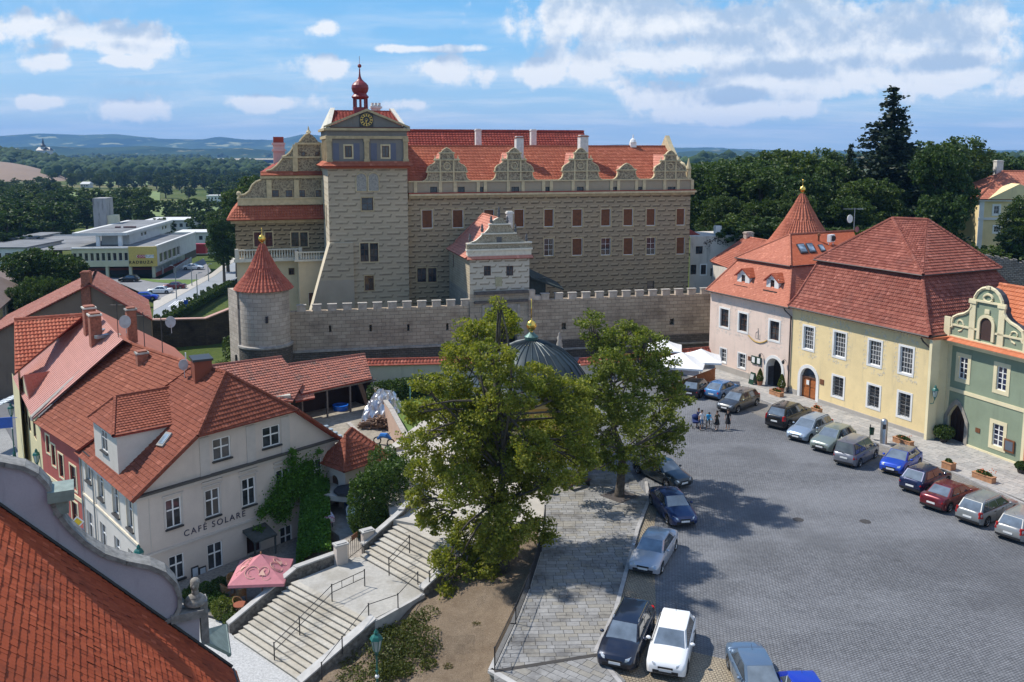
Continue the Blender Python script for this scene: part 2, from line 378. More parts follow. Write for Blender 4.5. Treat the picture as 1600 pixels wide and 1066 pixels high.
def cobble(name,c1,c2,mort,bw=.2,bh=.14,rot=0,sp=1,big=.25,dirt=.35,warp=.12):
 m,nt,p=new_mat(name);b=NB(nt);v=b.scaled((1,1,1),rot)
 dn=b.n('ShaderNodeTexNoise');b.l(v,dn.inputs['Vector']);dn.inputs['Scale'].default_value=.9;dn.inputs['Detail'].default_value=3
 wv=b.n('ShaderNodeVectorMath',operation='MULTIPLY_ADD');b.l(dn.outputs['Color'],wv.inputs[0]);wv.inputs[1].default_value=(warp,warp,0);b.l(v,wv.inputs[2])
 t=b.n('ShaderNodeTexBrick');b.l(wv.outputs[0],t.inputs['Vector']);t.inputs['Scale'].default_value=1;t.inputs['Brick Width'].default_value=bw;t.inputs['Row Height'].default_value=bh;t.inputs['Mortar Size'].default_value=.022;t.inputs['Mortar Smooth'].default_value=.6;t.inputs['Bias'].default_value=0
 t.inputs['Color1'].default_value=(*c1,1);t.inputs['Color2'].default_value=(*c2,1);t.inputs['Mortar'].default_value=(*mort,1)
 c=b.mix(b.m('MULTIPLY',b.rng(b.noise(big,6,.6),.4,.75,smooth=True),dirt),t.outputs['Color'],tuple(x*.55 for x in c1))
 c=b.mix(b.m('MULTIPLY',b.rng(b.noise(2.5,5,.7),.4,.8),.35),c,tuple(x*1.5 for x in c2))
 blot=b.rng(b.noise(.55,3,.5,vec=b.scaled((1,1,1),0,loc=(4,9,0))),.66,.74,smooth=True);c=b.mix(b.m('MULTIPLY',blot,.55),c,tuple(x*.4 for x in c1));c=b.mix(b.m('MULTIPLY',b.rng(b.noise(.05,5,.65,vec=b.scaled((1,2.2,1),.6,loc=(2,7,0))),.42,.62,smooth=True),.35),c,tuple(x*1.45 for x in c2));c=b.mix(b.m('MULTIPLY',b.rng(b.noise(.09,4,.6,vec=b.scaled((1,1,1),0,loc=(9,1,0))),.5,.64,smooth=True),.45),c,tuple(x*.5 for x in c1))
 b.l(c,p.inputs['Base Color']);p.inputs['Roughness'].default_value=.75;p.inputs['Specular IOR Level'].default_value=.35
 h=b.m('ADD',b.m('MULTIPLY',t.outputs['Fac'],-1),b.m('MULTIPLY',b.noise(9,3),.5));b.bump(p,h,.9,.05);return m
def leafmat(name,c1,c2,tr=.35,big=.35):
 m=bpy.data.materials.new(name);m.use_nodes=True;nt=m.node_tree;nt.nodes.clear();MATS[name]=m;b=NB(nt)
 g=b.n('ShaderNodeNewGeometry');b.co=g.outputs['Position'];r=g.outputs['Random Per Island']
 c=b.mix(b.m('MULTIPLY',r,b.rng(b.noise(big,3),.3,.7,.35,1)),c1,c2)
 ob=b.n('ShaderNodeObjectInfo').outputs['Random'];c=b.mix(b.rng(ob,.15,1,0,.6),c,b.mix(1,c,(1.9,1.55,1.1),'MULTIPLY'))
 o=b.n('ShaderNodeOutputMaterial');d=b.n('ShaderNodeBsdfPrincipled');t=b.n('ShaderNodeBsdfTranslucent');mx=b.n('ShaderNodeMixShader')
 b.l(c,d.inputs['Base Color']);d.inputs['Roughness'].default_value=.55;d.inputs['Specular IOR Level'].default_value=.3;b.l(b.mix(1,c,(1.3,1.35,.6),'MULTIPLY'),t.inputs[0]);mx.inputs[0].default_value=tr
 b.l(d.outputs[0],mx.inputs[1]);b.l(t.outputs[0],mx.inputs[2]);b.l(mx.outputs[0],o.inputs[0]);return m
def groundmat():
 m,nt,p=new_mat('grass');b=NB(nt)
 c=b.mix(b.rng(b.noise(.02,4),.35,.65),(.055,.085,.02),(.11,.13,.035));c=b.mix(b.rng(b.noise(1.3,5,.65),.35,.7),c,(.05,.075,.018));c=b.mix(b.m('MULTIPLY',b.rng(b.noise(.004,3),.5,.6,smooth=True),.6),c,(.2,.17,.09));b.l(c,p.inputs['Base Color']);p.inputs['Roughness'].default_value=1;p.inputs['Specular IOR Level'].default_value=.1
 b.bump(p,b.noise(5,5,.7),.6,.1);return m
white=plain('white_paint',(.78,.77,.74),.5,var=.04)
cream=plain('cream_stone',(.55,.45,.27),.85,var=.15,scale=2)
tan=plain('tan_stone',(.42,.33,.19),.9,var=.2,scale=2,bump=.2)
stonegrey=plain('grey_stone',(.30,.28,.25),.9,var=.3,scale=2,bump=.3)
darkmetal=plain('dark_metal',(.03,.03,.032),.45,var=.1)
zinc=plain('zinc_sheet',(.28,.31,.33),.45,.6,var=.15,scale=2)
gold=plain('gilded_metal',(.85,.55,.12),.25,1,var=.05)
winglass=glassmat('window_glass',(.02,.022,.025))
brownwood=plain('brown_wood',(.10,.045,.025),.6,var=.25,scale=4)
board=plain('brown_board',(.15,.055,.02),.8,var=.25,scale=3)
copper=plain('green_copper',(.09,.17,.15),.5,.3,var=.35,scale=1.2)
chimneybrick=plain('chimney_brick',(.28,.10,.06),.9,var=.35,scale=5,bump=.3)
verdigris=plain('verdigris_lamp_paint',(.01,.11,.09),.4,var=.2)
def wall(mb,F,s0,s1,z0,z1,holes=(),rd=.18,mi=0,mr=None,reg=None,d=0,uo=0):
 mr=mi if mr is None else mr
 xs=sorted({s0,s1,*[h[0] for h in holes],*[h[1] for h in holes]});zs=sorted({z0,z1,*[h[2] for h in holes],*[h[3] for h in holes]})
 for i in range(len(xs)-1):
  for j in range(len(zs)-1):
   cx=(xs[i]+xs[i+1])/2;cz=(zs[j]+zs[j+1])/2
   if any(h[0]<cx<h[1] and h[2]<cz<h[3] for h in holes): continue
   q=[(xs[i],zs[j]),(xs[i+1],zs[j]),(xs[i+1],zs[j+1]),(xs[i],zs[j+1])]
   if reg: q=clip(q,reg)
   if len(q)>=3: mb.face([F.P(a,z,d) for a,z in q],mi,[(a+uo,z) for a,z in q])
 for h in holes:
  a,b_,c,e=h[:4]
  for p,q in (((a,c),(b_,c)),((b_,c),(b_,e)),((b_,e),(a,e)),((a,e),(a,c))):
   mb.face([F.P(p[0],p[1],d),F.P(q[0],q[1],d),F.P(q[0],q[1],d-rd),F.P(p[0],p[1],d-rd)],mr,[(p[0],p[1]),(q[0],q[1]),(q[0]+rd,q[1]),(p[0]+rd,p[1])])
def window(T,F,s0,s1,z0,z1,cols=2,rows=(.5,.5),rd=.16,fr=.07,mu=.035,frame=None,glass=None,sill=None,sur=None,surm=None,d=0,name='window',solid=None,sillm=None,label=None,mid=None):
 frame=frame or white;glass=glass or winglass
 mb=Mb();D0=d-rd;D1=d-rd+.07
 mb.fbox(F,s0,s0+fr,z0,z1,D0,D1);mb.fbox(F,s1-fr,s1,z0,z1,D0,D1);mb.fbox(F,s0+fr,s1-fr,z0,z0+fr,D0,D1);mb.fbox(F,s0+fr,s1-fr,z1-fr,z1,D0,D1)
 a0,a1,b0,b1=s0+fr,s1-fr,z0+fr,z1-fr
 if isinstance(cols,int): cs=[1/cols]*cols
 else: cs=cols
 xs=[a0];
 for c in cs: xs.append(xs[-1]+(a1-a0)*c)
 zs=[b0]
 for r in rows: zs.append(zs[-1]+(b1-b0)*r)
 midw=mid or mu
 if not solid:
  for i,x in enumerate(xs[1:-1]):
   w=midw if (len(xs)-1)%2==0 and i==(len(xs)-1)//2-1 else mu
   mb.fbox(F,x-w/2,x+w/2,b0,b1,D0+.005,D1-.008)
  for z in zs[1:-1]:
   w=midw if len(zs)==3 else mu
   for i in range(len(xs)-1): mb.fbox(F,xs[i]+mu/2,xs[i+1]-mu/2,z-w/2,z+w/2,D0+.008,D1-.012)
 w=T.part(name,mb,frame,label=label)
 if solid: T.piece('shutter',unit_box(solid),FM(F,a0,a1,b0,b1,D0,D1-.02),w)
 else:
  gb=unit_box(glass)
  for i in range(len(xs)-1):
   for j in range(len(zs)-1): T.piece('pane',gb,FM(F,xs[i]+.002,xs[i+1]-.002,zs[j]+.002,zs[j+1]-.002,D0-.03,D0+.02),w)
 if sill:
  m2=Mb();m2.fbox(F,s0-.08,s1+.08,z0-sill,z0+.01,d-rd+.02,d+.14);T.part('sill',m2,sillm or darkmetal,w)
 if sur:
  m2=Mb();q=sur if isinstance(sur,(int,float)) else sur[0];o=.035
  m2.fbox(F,s0-q,s0,z0-q,z1+q,d+.002,d+o);m2.fbox(F,s1,s1+q,z0-q,z1+q,d+.002,d+o);m2.fbox(F,s0,s1,z1,z1+q,d+.002,d+o);m2.fbox(F,s0,s1,z0-q,z0,d+.002,d+o)
  T.part('surround',m2,surm or cream,w)
 return w
def chimney(T,c,w,l,z0,z1,m,cap=None,rz=0,name='chimney'):
 mb=Mb();mb.box((c[0],c[1],z0),(w,l,z1-z0-.25),rz);mb.box((c[0],c[1],z1-.25),(w+.16,l+.16,.13),rz,1);mb.box((c[0],c[1],z1-.12),(w-.1,l-.1,.12),rz)
 if T: return T.part(name,mb,[m,cap or m])
 return mb
def text(T,s,size,F,a,z,d,mat,parent=None,name='lettering',ext=.01,spacing=1.1,angle=0):
 cu=bpy.data.curves.new(name,'FONT');cu.body=s;cu.size=size;cu.extrude=ext;cu.space_character=spacing;cu.align_x='CENTER';cu.align_y='CENTER'
 o=bpy.data.objects.new(name+'_source',cu);COL.objects.link(o);dg=bpy.context.evaluated_depsgraph_get();me=bpy.data.meshes.new_from_object(o.evaluated_get(dg));bpy.data.objects.remove(o)
 me.materials.clear();me.materials.append(mat)
 p=F.P(a,z,d+ext);M=Matrix(((F.u.x,0,F.n.x,p.x),(F.u.y,0,F.n.y,p.y),(0,1,0,p.z),(0,0,0,1)))
 if angle: M=M@Matrix.Rotation(angle,4,'Z')
 return T.piece(name,me,M,parent)
yw=math.radians(15.5);cu_=V3((cos(yw),sin(yw),0));cn_=V3((-sin(yw),cos(yw),0))
GC=V3((-1.4,103.5,0))
def CF(off):
 A=GC+cn_*off;return Fac(A,A+cu_)
sg=sgraffito('sgraffito_palace',(.37,.285,.18),(.06,.046,.033),(.54,.44,.30),cw=1.5,ch=.66,contrast=.85,grey=(.31,.25,.17))
sgt=sgraffito('sgraffito_tower',(.46,.375,.26),(.16,.13,.09),(.55,.46,.34),cw=2.1,ch=.72,contrast=.8,grey=(.38,.32,.23))
sgl=sgraffito('sgraffito_wing',(.30,.23,.14),(.02,.017,.013),(.44,.35,.22),cw=1.25,ch=.62,contrast=1.,grey=(.26,.205,.13))
sgw=sgraffito('sgraffito_gatehouse',(.50,.455,.37),(.17,.135,.09),(.58,.53,.44),cw=1.55,ch=.66,contrast=.9,grey=(.44,.42,.37))
orn=ornament('scroll_ornament',(.17,.135,.09),(.42,.35,.23),5)
ornl=ornament('scroll_ornament_fine',(.42,.37,.27),(.22,.18,.12),9)
pal_tile=roofmat('palace_roof_tile',(.36,.098,.052),(.45,.145,.08),.25,(.2,.06,.04),mscale=.15)
dark_tile=roofmat('dark_roof_tile',(.26,.05,.035),(.36,.075,.05),.3)
PF=CF(12)     # palace front plane
castle=Thing('castle_palace','long sgraffito castle wing with scrolled dormer gables, right of the clock tower','castle',PF.P(5,0))
pl,zc=PF.px(638,303);pr,zc2=PF.px(1079,303);ZC=18.45
up=[(659,676),(707,724),(756,772),(803,819),(850,865),(894,910),(939,954),(974,989),(1010,1024),(1057,1070)]
holes=[];wins=[]
def addw(F,u0,u1,v0,v1,store,**k):
 a=F.px(u0,(v0+v1)/2)[0];b=F.px(u1,(v0+v1)/2)[0];um=(u0+u1)/2;z1=F.px(um,v0)[1];z0=F.px(um,v1)[1];store.append((a,b,z0,z1,k));return (a,b,z0,z1)
for u0,u1 in up: addw(PF,u0,u1,328-(u0-659)*.006,357-(u0-659)*.012,wins,solid=board,sur=.16,surm=tan,rows=(1,))
for i,(u0,u1) in enumerate(up[4:]):
 y=373-(u0-850)*.012
 if i in (1,3,5): addw(PF,u0,u1,y,y+27,wins,solid=board,sur=.16,surm=tan,rows=(1,))
 else: addw(PF,u0,u1,y,y+27,wins,cols=2,rows=(.33,.33,.34),sur=.16,surm=tan)
for u0,u1 in ((652,666),(669,682)): addw(PF,u0,u1,419,441,wins,cols=2,rows=(.5,.5),sur=.12,surm=tan,frame=brownwood)
addw(PF,1011,1022,439,457,wins,cols=1,rows=(.5,.5),frame=darkmetal)
def place_wins(T,F,ws,d=0):
 for a,b,z0,z1,k in ws: window(T,F,a,b,z0,z1,d=d,**k)
mb=Mb();wall(mb,PF,pl-1,pr,-2,ZC,[w[:4] for w in wins],mi=0,mr=1)
R=PF.side(pr);wall(mb,R,0,14,-2,ZC)
castle.part('wall',mb,[sg,tan]);place_wins(castle,PF,wins)
zp0=ZC;ZP=PF.px(860,283)[1]
mb=Mb();mb.fbox(PF,pl,pr+.45,ZC-.35,ZC-.05,0,.35);mb.fbox(PF,pl,pr+.6,ZC-.05,ZC+.2,0,.6,1);mb.fbox(PF,pl,pr+.5,ZC+.2,ZC+.34,0,.45,2)
castle.part('cornice',mb,[tan,cream,dark_tile])
mb=Mb();att=[]
for u0,u1 in ((672,683),(715.5,726),(748,756),(799,811),(852,859),(901,912),(956,964),(995,1003),(1043,1055)): addw(PF,u0,u1,292,301.5,att,cols=2,rows=(1,),rd=.25,frame=darkmetal)
wall(mb,PF,pl,pr,ZC+.34,ZP,[a[:4] for a in att],rd=.25,d=.05,mi=0);wall(mb,R,0,.9,ZC+.34,ZP,d=.02)
plpale=plaster('attic_plaster',(.36,.30,.21));castle.part('parapet',mb,[plpale]);place_wins(castle,PF,att,.05)
mb=Mb();mb.fbox(PF,pl,pr+.1,ZP,ZP+.16,-.5,.22);
for u in (624,649,688,711,747,758,794,817,849,861,895,917,955,966,994,1006,1038,1059,1081):
 a=PF.px(u,296)[0]
 if a>pl+.1: mb.fbox(PF,a-.22,a+.2,ZC+.34,ZP,.05,.17)
castle.part('pilaster_band',mb,cream)
ZR=24.6;ridge_d=7.2
def pp(a,z,d): return PF.P(a,z,-d)
mb=Mb();prr=PF.px(1048,240)[0]
tiles(mb,[pp(pl,ZP-.05,.4),pp(pr-.2,ZP-.05,.4),pp(pr-.2,ZR,ridge_d),pp(pl,ZR,ridge_d)],.42,.36,.07,.03,.02)
tiles(mb,[pp(pr-.2,ZP-.05,14),pp(pl,ZP-.05,14),pp(pl,ZR,ridge_d),pp(pr-.2,ZR,ridge_d)],.8,.8,.05,.03)
ridge(mb,pp(pl,ZR,ridge_d),pp(pr-.2,ZR,ridge_d),.16)
castle.part('roof',mb,[pal_tile,dark_tile])
def gable(cxpx,sc,full=True,base_h=None,endfin=False):
 """ornamented dormer gable, half-outline in metres"""
 c=PF.px(cxpx,260)[0]
 if full: half=[(3.55,0),(3.3,.08),(3.0,.35),(2.85,.75),(2.8,1.2),(3.05,1.22),(3.1,1.36),(2.95,1.4),(2.9,1.85),(2.6,2.2),(2.1,2.45),(1.75,2.7),(1.72,2.95),(1.9,2.96),(1.92,3.12),(1.12,3.14),(1.02,3.5),(.98,3.95),(1.15,3.97),(1.15,4.08),(.85,4.12),(.62,4.42),(.3,4.68),(0,4.8)]
 else: half=[(2.2,0),(1.95,.1),(1.6,.4),(1.45,.8),(1.42,1.3),(1.6,1.32),(1.6,1.46),(1.3,1.5),(.85,1.95),(.35,2.3),(0,2.45)]
 half=[(a*sc*.86,z*sc*.86) for a,z in half];Z0=ZP+.16
 out=[(c+a,Z0+z) for a,z in half]+[(c-a,Z0+z) for a,z in reversed(half[:-1])]
 g=Mb();g.poly(PF,out,-.35,.1,0,1);go=castle.part('gable',g,[orn,cream])
 t=Mb();k=sc*.86
 for i in range(len(out)-1):
  (a0,z0),(a1,z1)=out[i],out[i+1]
  if abs(z0-z1)+abs(a0-a1)<.05: continue
  t.tube([PF.P(a0,z0,.12),PF.P(a1,z1,.12)],.075,5)
 for z,w in (((1.22,3.05),(2.96,1.9),(3.98,1.15)) if full else ((1.34,1.6),)):
  t.fbox(PF,c-w*k,c+w*k,Z0+z*k,Z0+(z+.15)*k,.1,.26)
 if full:
  for s in (-1,1):
   t.fbox(PF,c+s*1.0*k-.12*k,c+s*1.0*k+.12*k,Z0,Z0+1.22*k,.1,.2);t.fbox(PF,c+s*1.0*k-.12*k,c+s*1.0*k+.12*k,Z0+1.37*k,Z0+2.96*k,.1,.2)
   t.tube([PF.P(c+s*1.7*k,Z0+3.1*k,-.05),PF.P(c+s*1.7*k,Z0+3.75*k,-.05)],[.12,.03],6)
  ring=[PF.P(c+.5*k*cos(w*pi/8),Z0+2.15*k+.5*k*sin(w*pi/8),.13) for w in range(17)];t.tube(ring,.07,5,cap=False)
 castle.part('gable_trim',t,cream,go)
 h=(3.0 if full else 1.4)*k;w=(1.9 if full else 1.2)*k;dep=h/(ZR-ZP)*(ridge_d-.4)+.4
 r=Mb();zt=Z0+ (4.05 if full else 2.0)*k;slope=(ZR-ZP)/(ridge_d-.4);db=(zt-ZP)/slope+.4;
 for s in (-1,1):
  A=pp(c,zt,.3);B=pp(c,zt,db);Cc=pp(c+s*2.75*k*(1 if full else .55),Z0+.15,.5);D=pp(c+s*2.75*k*(1 if full else .55),Z0+.15,.55)
  tiles(r,[A,B,Cc],.4,.4,.05,.03,.01,.06)
 castle.part('dormer_roof',r,[roofmat('dormer_tile',(.50,.20,.14),(.58,.25,.18),.1) if 'dormer_tile' not in MATS else MATS['dormer_tile'],dark_tile],go)
for u,sc,f in ((698,1,True),(803,1,True),(907,1,True),(979,1,False),(1047,.92,True)): gable(u,sc,f)
e=Mb();RF=PF.side(pr-.1)
e.poly(RF,[(0,ZP),(14,ZP),(12,ZP+2.2),(10.6,ZP+2.6),(8.4,ZR+.3),(7.2,ZR+1.6),(6,ZR+.3),(3.6,ZP+2.6),(2,ZP+2.2)],-.5,.12)
castle.part('end_gable',e,[cream])
f=Mb()
for u,v in ((1062,258),): pass
c0=PF.P(pr-.3,ZP+.2,-.2);f.box((c0.x,c0.y,c0.z),(.5,.5,1.2),yw);f.lathe((c0.x,c0.y,c0.z+1.2),[(.36,0),(.4,.1),(.18,.9),(.05,1.5)],8)
castle.part('finial',f,cream)
for u,v0,v1,w,dd,m in ((811,213,238,1.0,4.2,white),(911,211,240,1.15,4.2,white)):
 a=PF.off(-dd).px(u,v0);z1=a[1];z0=PF.off(-dd).px(u,v1)[1]-1;p=PF.P(a[0],0,-dd);chimney(castle,p,w,w,z0,z1,plain('chimney_plaster',(.6,.58,.54),.9,var=.15),cap=chimneybrick,rz=yw)
dm=Mb();p=PF.off(-ridge_d).px(989,226);q=PF.P(p[0],ZR,-ridge_d);dm.box((q.x,q.y,q.z-.1),(.9,.5,.7),yw);dm.lathe((q.x,q.y,q.z+.6),[(.5,0),(.35,.4),(.1,.6),(.05,1.1)],8);castle.part('ridge_vent',dm,white)
BF=CF(30);rear=Thing('castle_rear_wing','darker red roof of the castle wing rising behind the palace ridge','castle',BF.P(0,0))
bl,_=BF.px(620,206);br,zt=BF.px(912,206);mb=Mb()
tiles(mb,[BF.P(bl,zt-7,0+6),BF.P(br,zt-7,6),BF.P(br,zt,0),BF.P(bl,zt,0)],.45,.45,.07,.05,.02);ridge(mb,BF.P(bl,zt,0),BF.P(br,zt,0),.2)
tiles(mb,[BF.P(br,zt-7,-6),BF.P(bl,zt-7,-6),BF.P(bl,zt,0),BF.P(br,zt,0)],.9,.9,.07,.05)
rear.part('roof',mb,[dark_tile,dark_tile]);mb=Mb();wall(mb,BF,bl,br,0,zt-7,d=5.5);wall(mb,BF.side(br,5.5),0,11,0,zt-7)
mb.face([BF.P(br,zt-7,5.5),BF.P(br,zt-7,-5.5),BF.P(br,zt-.3,0)]);rear.part('wall',mb,[plpale])
for u,v0 in ((747,206),(833,206)):
 F=BF.off(3);a=F.px(u,v0)[0];p=F.P(a,0);chimney(rear,p,.8,.8,zt-5,zt+.25,MATS['chimney_plaster'],rz=yw)
TF=CF(10.8)
tower=Thing('clock_tower','square castle clock tower with buttress, pediment clock and red onion turret','tower',TF.P(-20,0))
tl,_=TF.px(513,300);tr,_=TF.px(637,300);z_led=TF.px(573,259)[1];z_ent=TF.px(573,217)[1];z_cor=TF.px(573,203)[1];zpk=TF.px(573,170)[1];TD=11
tw=[]
addw(TF,565,583,309,329,tw,cols=2,rows=(.55,.45),frame=brownwood,sur=.14,surm=tan)
addw(TF,563,576,380,409,tw,cols=2,rows=(.3,.35,.35),frame=brownwood,sur=.1,surm=cream)
addw(TF,578,591,380,409,tw,cols=2,rows=(.3,.35,.35),frame=brownwood,sur=.1,surm=cream)
addw(TF,570,584,431,454,tw,cols=2,rows=(1,),frame=board,sur=.12,surm=tan)
mb=Mb();wall(mb,TF,tl,tr,-1,z_led,[w[:4] for w in tw],mi=0,mr=1)
LS=Fac(TF.P(tl,0,-TD),TF.P(tl,0,0));
lw=[(3,4,15,17.2),(6,7,14.5,17.2)]
wall(mb,LS,0,TD,-1,z_led,lw,mi=2,mr=1);wall(mb,TF.side(tr),0,TD,-1,z_led,mi=0)
lit_side_st=plaster('tower_lit_side_plaster',(.62,.54,.40),amt=.25)  # sunlight painted in: paler plaster for left faces of tower, attic and buttress
tower.part('wall',mb,[sgt,tan,sgraffito('sgraffito_tower_lit_side',(.55,.47,.34),(.30,.24,.16),(.66,.58,.45),cw=2.,ch=.8,contrast=.6,grey=(.5,.45,.36))])  # left wall gets a lighter sgraffito copy, its sunlight put into the colour
place_wins(tower,TF,tw)
for a,b,c,d_ in lw: window(tower,LS,a,b,c,d_,cols=1,rows=(.5,.5),frame=brownwood,sur=.1)
mb=Mb()
for u0,u1 in ((556,573),(575,592)):
 a=TF.px(u0,285)[0];b=TF.px(u1,285)[0];z0=TF.px(573,299)[1];z1=TF.px(573,270)[1];r=(b-a)/2;c=(a+b)/2
 pts=[(a,z0),(b,z0)]+[(c+r*cos(t*pi/10),z1-r+r*sin(t*pi/10)) for t in range(11)]
 mb.poly(TF,pts,.003,.03,1,1);P3=[TF.P(x,z,.05) for x,z in pts];mb.tube(P3+[P3[0]],.07,5,0,False)
tower.part('blind_arch',mb,[cream,ornament('painted_figures',(.25,.24,.22),(.36,.34,.29),6)])
mb=Mb();bl0,_=TF.px(488,478);bl1,_=TF.px(509,395);b2,_=TF.px(553,440);zb=TF.px(530,398)[1];zg=TF.px(530,437)[1]
def bq(z): return bl0+(bl1-bl0)*((z+0-TF.px(488,478)[1])/(zb-TF.px(488,478)[1]))
z0=-1
wall(mb,TF,bq(z0),b2,z0,zg,mi=0,d=.45,reg=[(bq(z0),z0),(b2,z0),(b2,zg),(bq(zg),zg)])
wall(mb,TF,bq(z0),b2,zg,zb+3,mi=1,d=.45,reg=[(bq(zg),zg),(b2,zg),(b2,zb+1.5),(tl,zb+1.5)])
mb.face([TF.P(b2,z0,.45),TF.P(b2,z0,0),TF.P(b2,zb+1.5,0),TF.P(b2,zb+1.5,.45)],0)
mb.face([TF.P(bq(z0),z0,.45),TF.P(bq(zg),zg,.45),TF.P(tl,zb+1.5,.45),TF.P(tl,zb+1.5,-3),TF.P(bq(z0),z0,-3)],2)
mb.face([TF.P(tl,zb+1.5,.45),TF.P(b2,zb+1.5,.45),TF.P(b2,zb+1.5,0),TF.P(tl,zb+1.5,0)],2)
tower.part('buttress',mb,[plaster('buttress_plaster',(.38,.325,.25)),sgt,lit_side_st])
mb=Mb();mb.fbox(TF,tl-.35,tr+.35,z_led-.35,z_led-.05,-TD-.3,.35,0)
tiles(mb,[TF.P(tl-.8,z_led-.05,.8),TF.P(tr+.8,z_led-.05,.8),TF.P(tr+.1,z_led+.5,.06),TF.P(tl-.1,z_led+.5,.06)],.34,.5,.04,.06,.01,.06,2)
tiles(mb,[TF.P(tl-.8,z_led-.05,-TD-.4),TF.P(tl-.8,z_led-.05,.8),TF.P(tl-.05,z_led+.5,.06),TF.P(tl-.05,z_led+.5,-TD)],.34,.5,.04,.06,.01,.06,2)
tower.part('tiled_ledge',mb,[tan,dark_tile,dark_tile] if False else [pal_tile,tan,dark_tile])
blueg=plaster('blue_grey_plaster',(.20,.185,.165),(.13,.12,.10));bluep=plaster('blue_fresco',(.13,.14,.18),(.1,.1,.13),.5)
aw=[];addw(TF,539,550,228,246,aw,cols=2,rows=(1,),frame=board,sur=.18,surm=cream);addw(TF,597,608,228,246,aw,cols=2,rows=(1,),frame=board,sur=.18,surm=cream)
mb=Mb();wall(mb,TF,tl+.1,tr-.1,z_led+.3,z_ent,[w[:4] for w in aw],mi=0,d=-.1);LS2=Fac(TF.P(tl+.1,0,-TD),TF.P(tl+.1,0,-.1));wall(mb,LS2,0,TD-.1,z_led+.3,z_ent,mi=1);wall(mb,TF.side(tr-.1),.1,TD,z_led+.3,z_ent,mi=0)
tower.part('attic_storey',mb,[blueg,lit_side_st]);place_wins(tower,TF,aw,-.1)
for u in (525,557,584,614,): # painted blue fields beside the windows
 mb=Mb();a=TF.px(u-4.5,237)[0];b=TF.px(u+5,237)[0];mb.fbox(TF,a,b,TF.px(u,250)[1],TF.px(u,224)[1],-.1,-.075);tower.part('fresco_panel',mb,bluep)
for u in (514.5,573,634):
 mb=Mb();a=TF.px(u,237)[0];mb.fbox(TF,a-.28,a+.28,z_led+.45,z_ent,-.1,.08);mb.fbox(TF,a-.36,a+.36,z_ent-.35,z_ent,-.1,.14);mb.fbox(TF,a-.36,a+.36,z_led+.45,z_led+.8,-.1,.14);tower.part('pilaster',mb,tan)
for s in (2.2,4.6,7,9.5): mb=Mb();mb.fbox(LS2,s-.25,s+.25,z_led+.45,z_ent,0,.15);tower.part('pilaster',mb,tan)
mb=Mb();mb.fbox(TF,tl-.15,tr+.15,z_ent,z_ent+.35,-TD,.12,0);mb.fbox(TF,tl,tr,z_ent+.35,z_cor-.1,-TD+.1,0,1);mb.fbox(TF,tl-.35,tr+.35,z_cor-.1,z_cor+.2,-TD-.3,.4,0)
tower.part('entablature',mb,[tan,blueg])
mb=Mb();cx_=(tl+tr)/2;mb.poly(TF,[(tl-.1,z_cor+.2),(tr+.1,z_cor+.2),(cx_,zpk-.25)],-.25,.0,1,1)
for s in (tl-.35,tr+.35): mb.hexa([TF.P(s,z_cor+.2,.4),TF.P(cx_,zpk-.3,.4),TF.P(cx_,zpk-.3,-.3),TF.P(s,z_cor+.2,-.3),TF.P(s,z_cor+.42,.4),TF.P(cx_,zpk,.4),TF.P(cx_,zpk,-.3),TF.P(s,z_cor+.42,-.3)],0)
tower.part('pediment',mb,[tan,blueg])
mb=Mb();ccx,ccz=TF.px(572.5,187.5,.1);h=.82;mb.fbox(TF,ccx-h,ccx+h,ccz-h,ccz+h,.0,.12);clk=tower.part('clock',mb,plain('black_enamel',(.012,.012,.015),.4))
mb=Mb();n=32
ring=[TF.P(ccx+.46*cos(t*2*pi/n),ccz+.46*sin(t*2*pi/n),.14) for t in range(n+1)];mb.tube(ring,.02,4,cap=False)
ring=[TF.P(ccx+.74*cos(t*2*pi/n),ccz+.74*sin(t*2*pi/n),.14) for t in range(n+1)];mb.tube(ring,.02,4,cap=False)
for k in range(12):
 t=k*pi/6;mb.tube([TF.P(ccx+.42*cos(t),ccz+.42*sin(t),.14),TF.P(ccx+.73*cos(t),ccz+.73*sin(t),.14)],.075,4)
ring=[TF.P(ccx+.16*cos(t*2*pi/8),ccz+.16*sin(t*2*pi/8),.14) for t in range(9)];mb.tube(ring,.03,4,cap=False)
gpaint=plain('gold_paint',(.70,.50,.14),.5);tower.part('numerals',mb,gpaint,clk);mb=Mb();mb.tube([TF.P(ccx,ccz,.17),TF.P(ccx-.03,ccz-.6,.17)],[.04,.015],4);mb.tube([TF.P(ccx,ccz,.18),TF.P(ccx-.12,ccz-.38,.18)],[.05,.02],4);tower.part('clock_hand',mb,gpaint,clk)
zrt=TF.off(-5).px(573,175)[1]
mb=Mb();tiles(mb,[TF.P(tl+.3,z_cor+.2,.1),TF.P(tr-.3,z_cor+.2,.1),TF.P(tr-.9,zrt,-5),TF.P(tl+.9,zrt,-5)],.42,.4,.07,.07,.02);tiles(mb,[TF.P(tr-.3,z_cor+.2,-TD),TF.P(tl+.3,z_cor+.2,-TD),TF.P(tl+.9,zrt,-5),TF.P(tr-.9,zrt,-5)],.8,.8);ridge(mb,TF.P(tl+.9,zrt,-5),TF.P(tr-.9,zrt,-5),.15)
tower.part('roof',mb,[dark_tile,dark_tile])
cstone=plain('pale_coping',(.62,.58,.48),.85,var=.1)
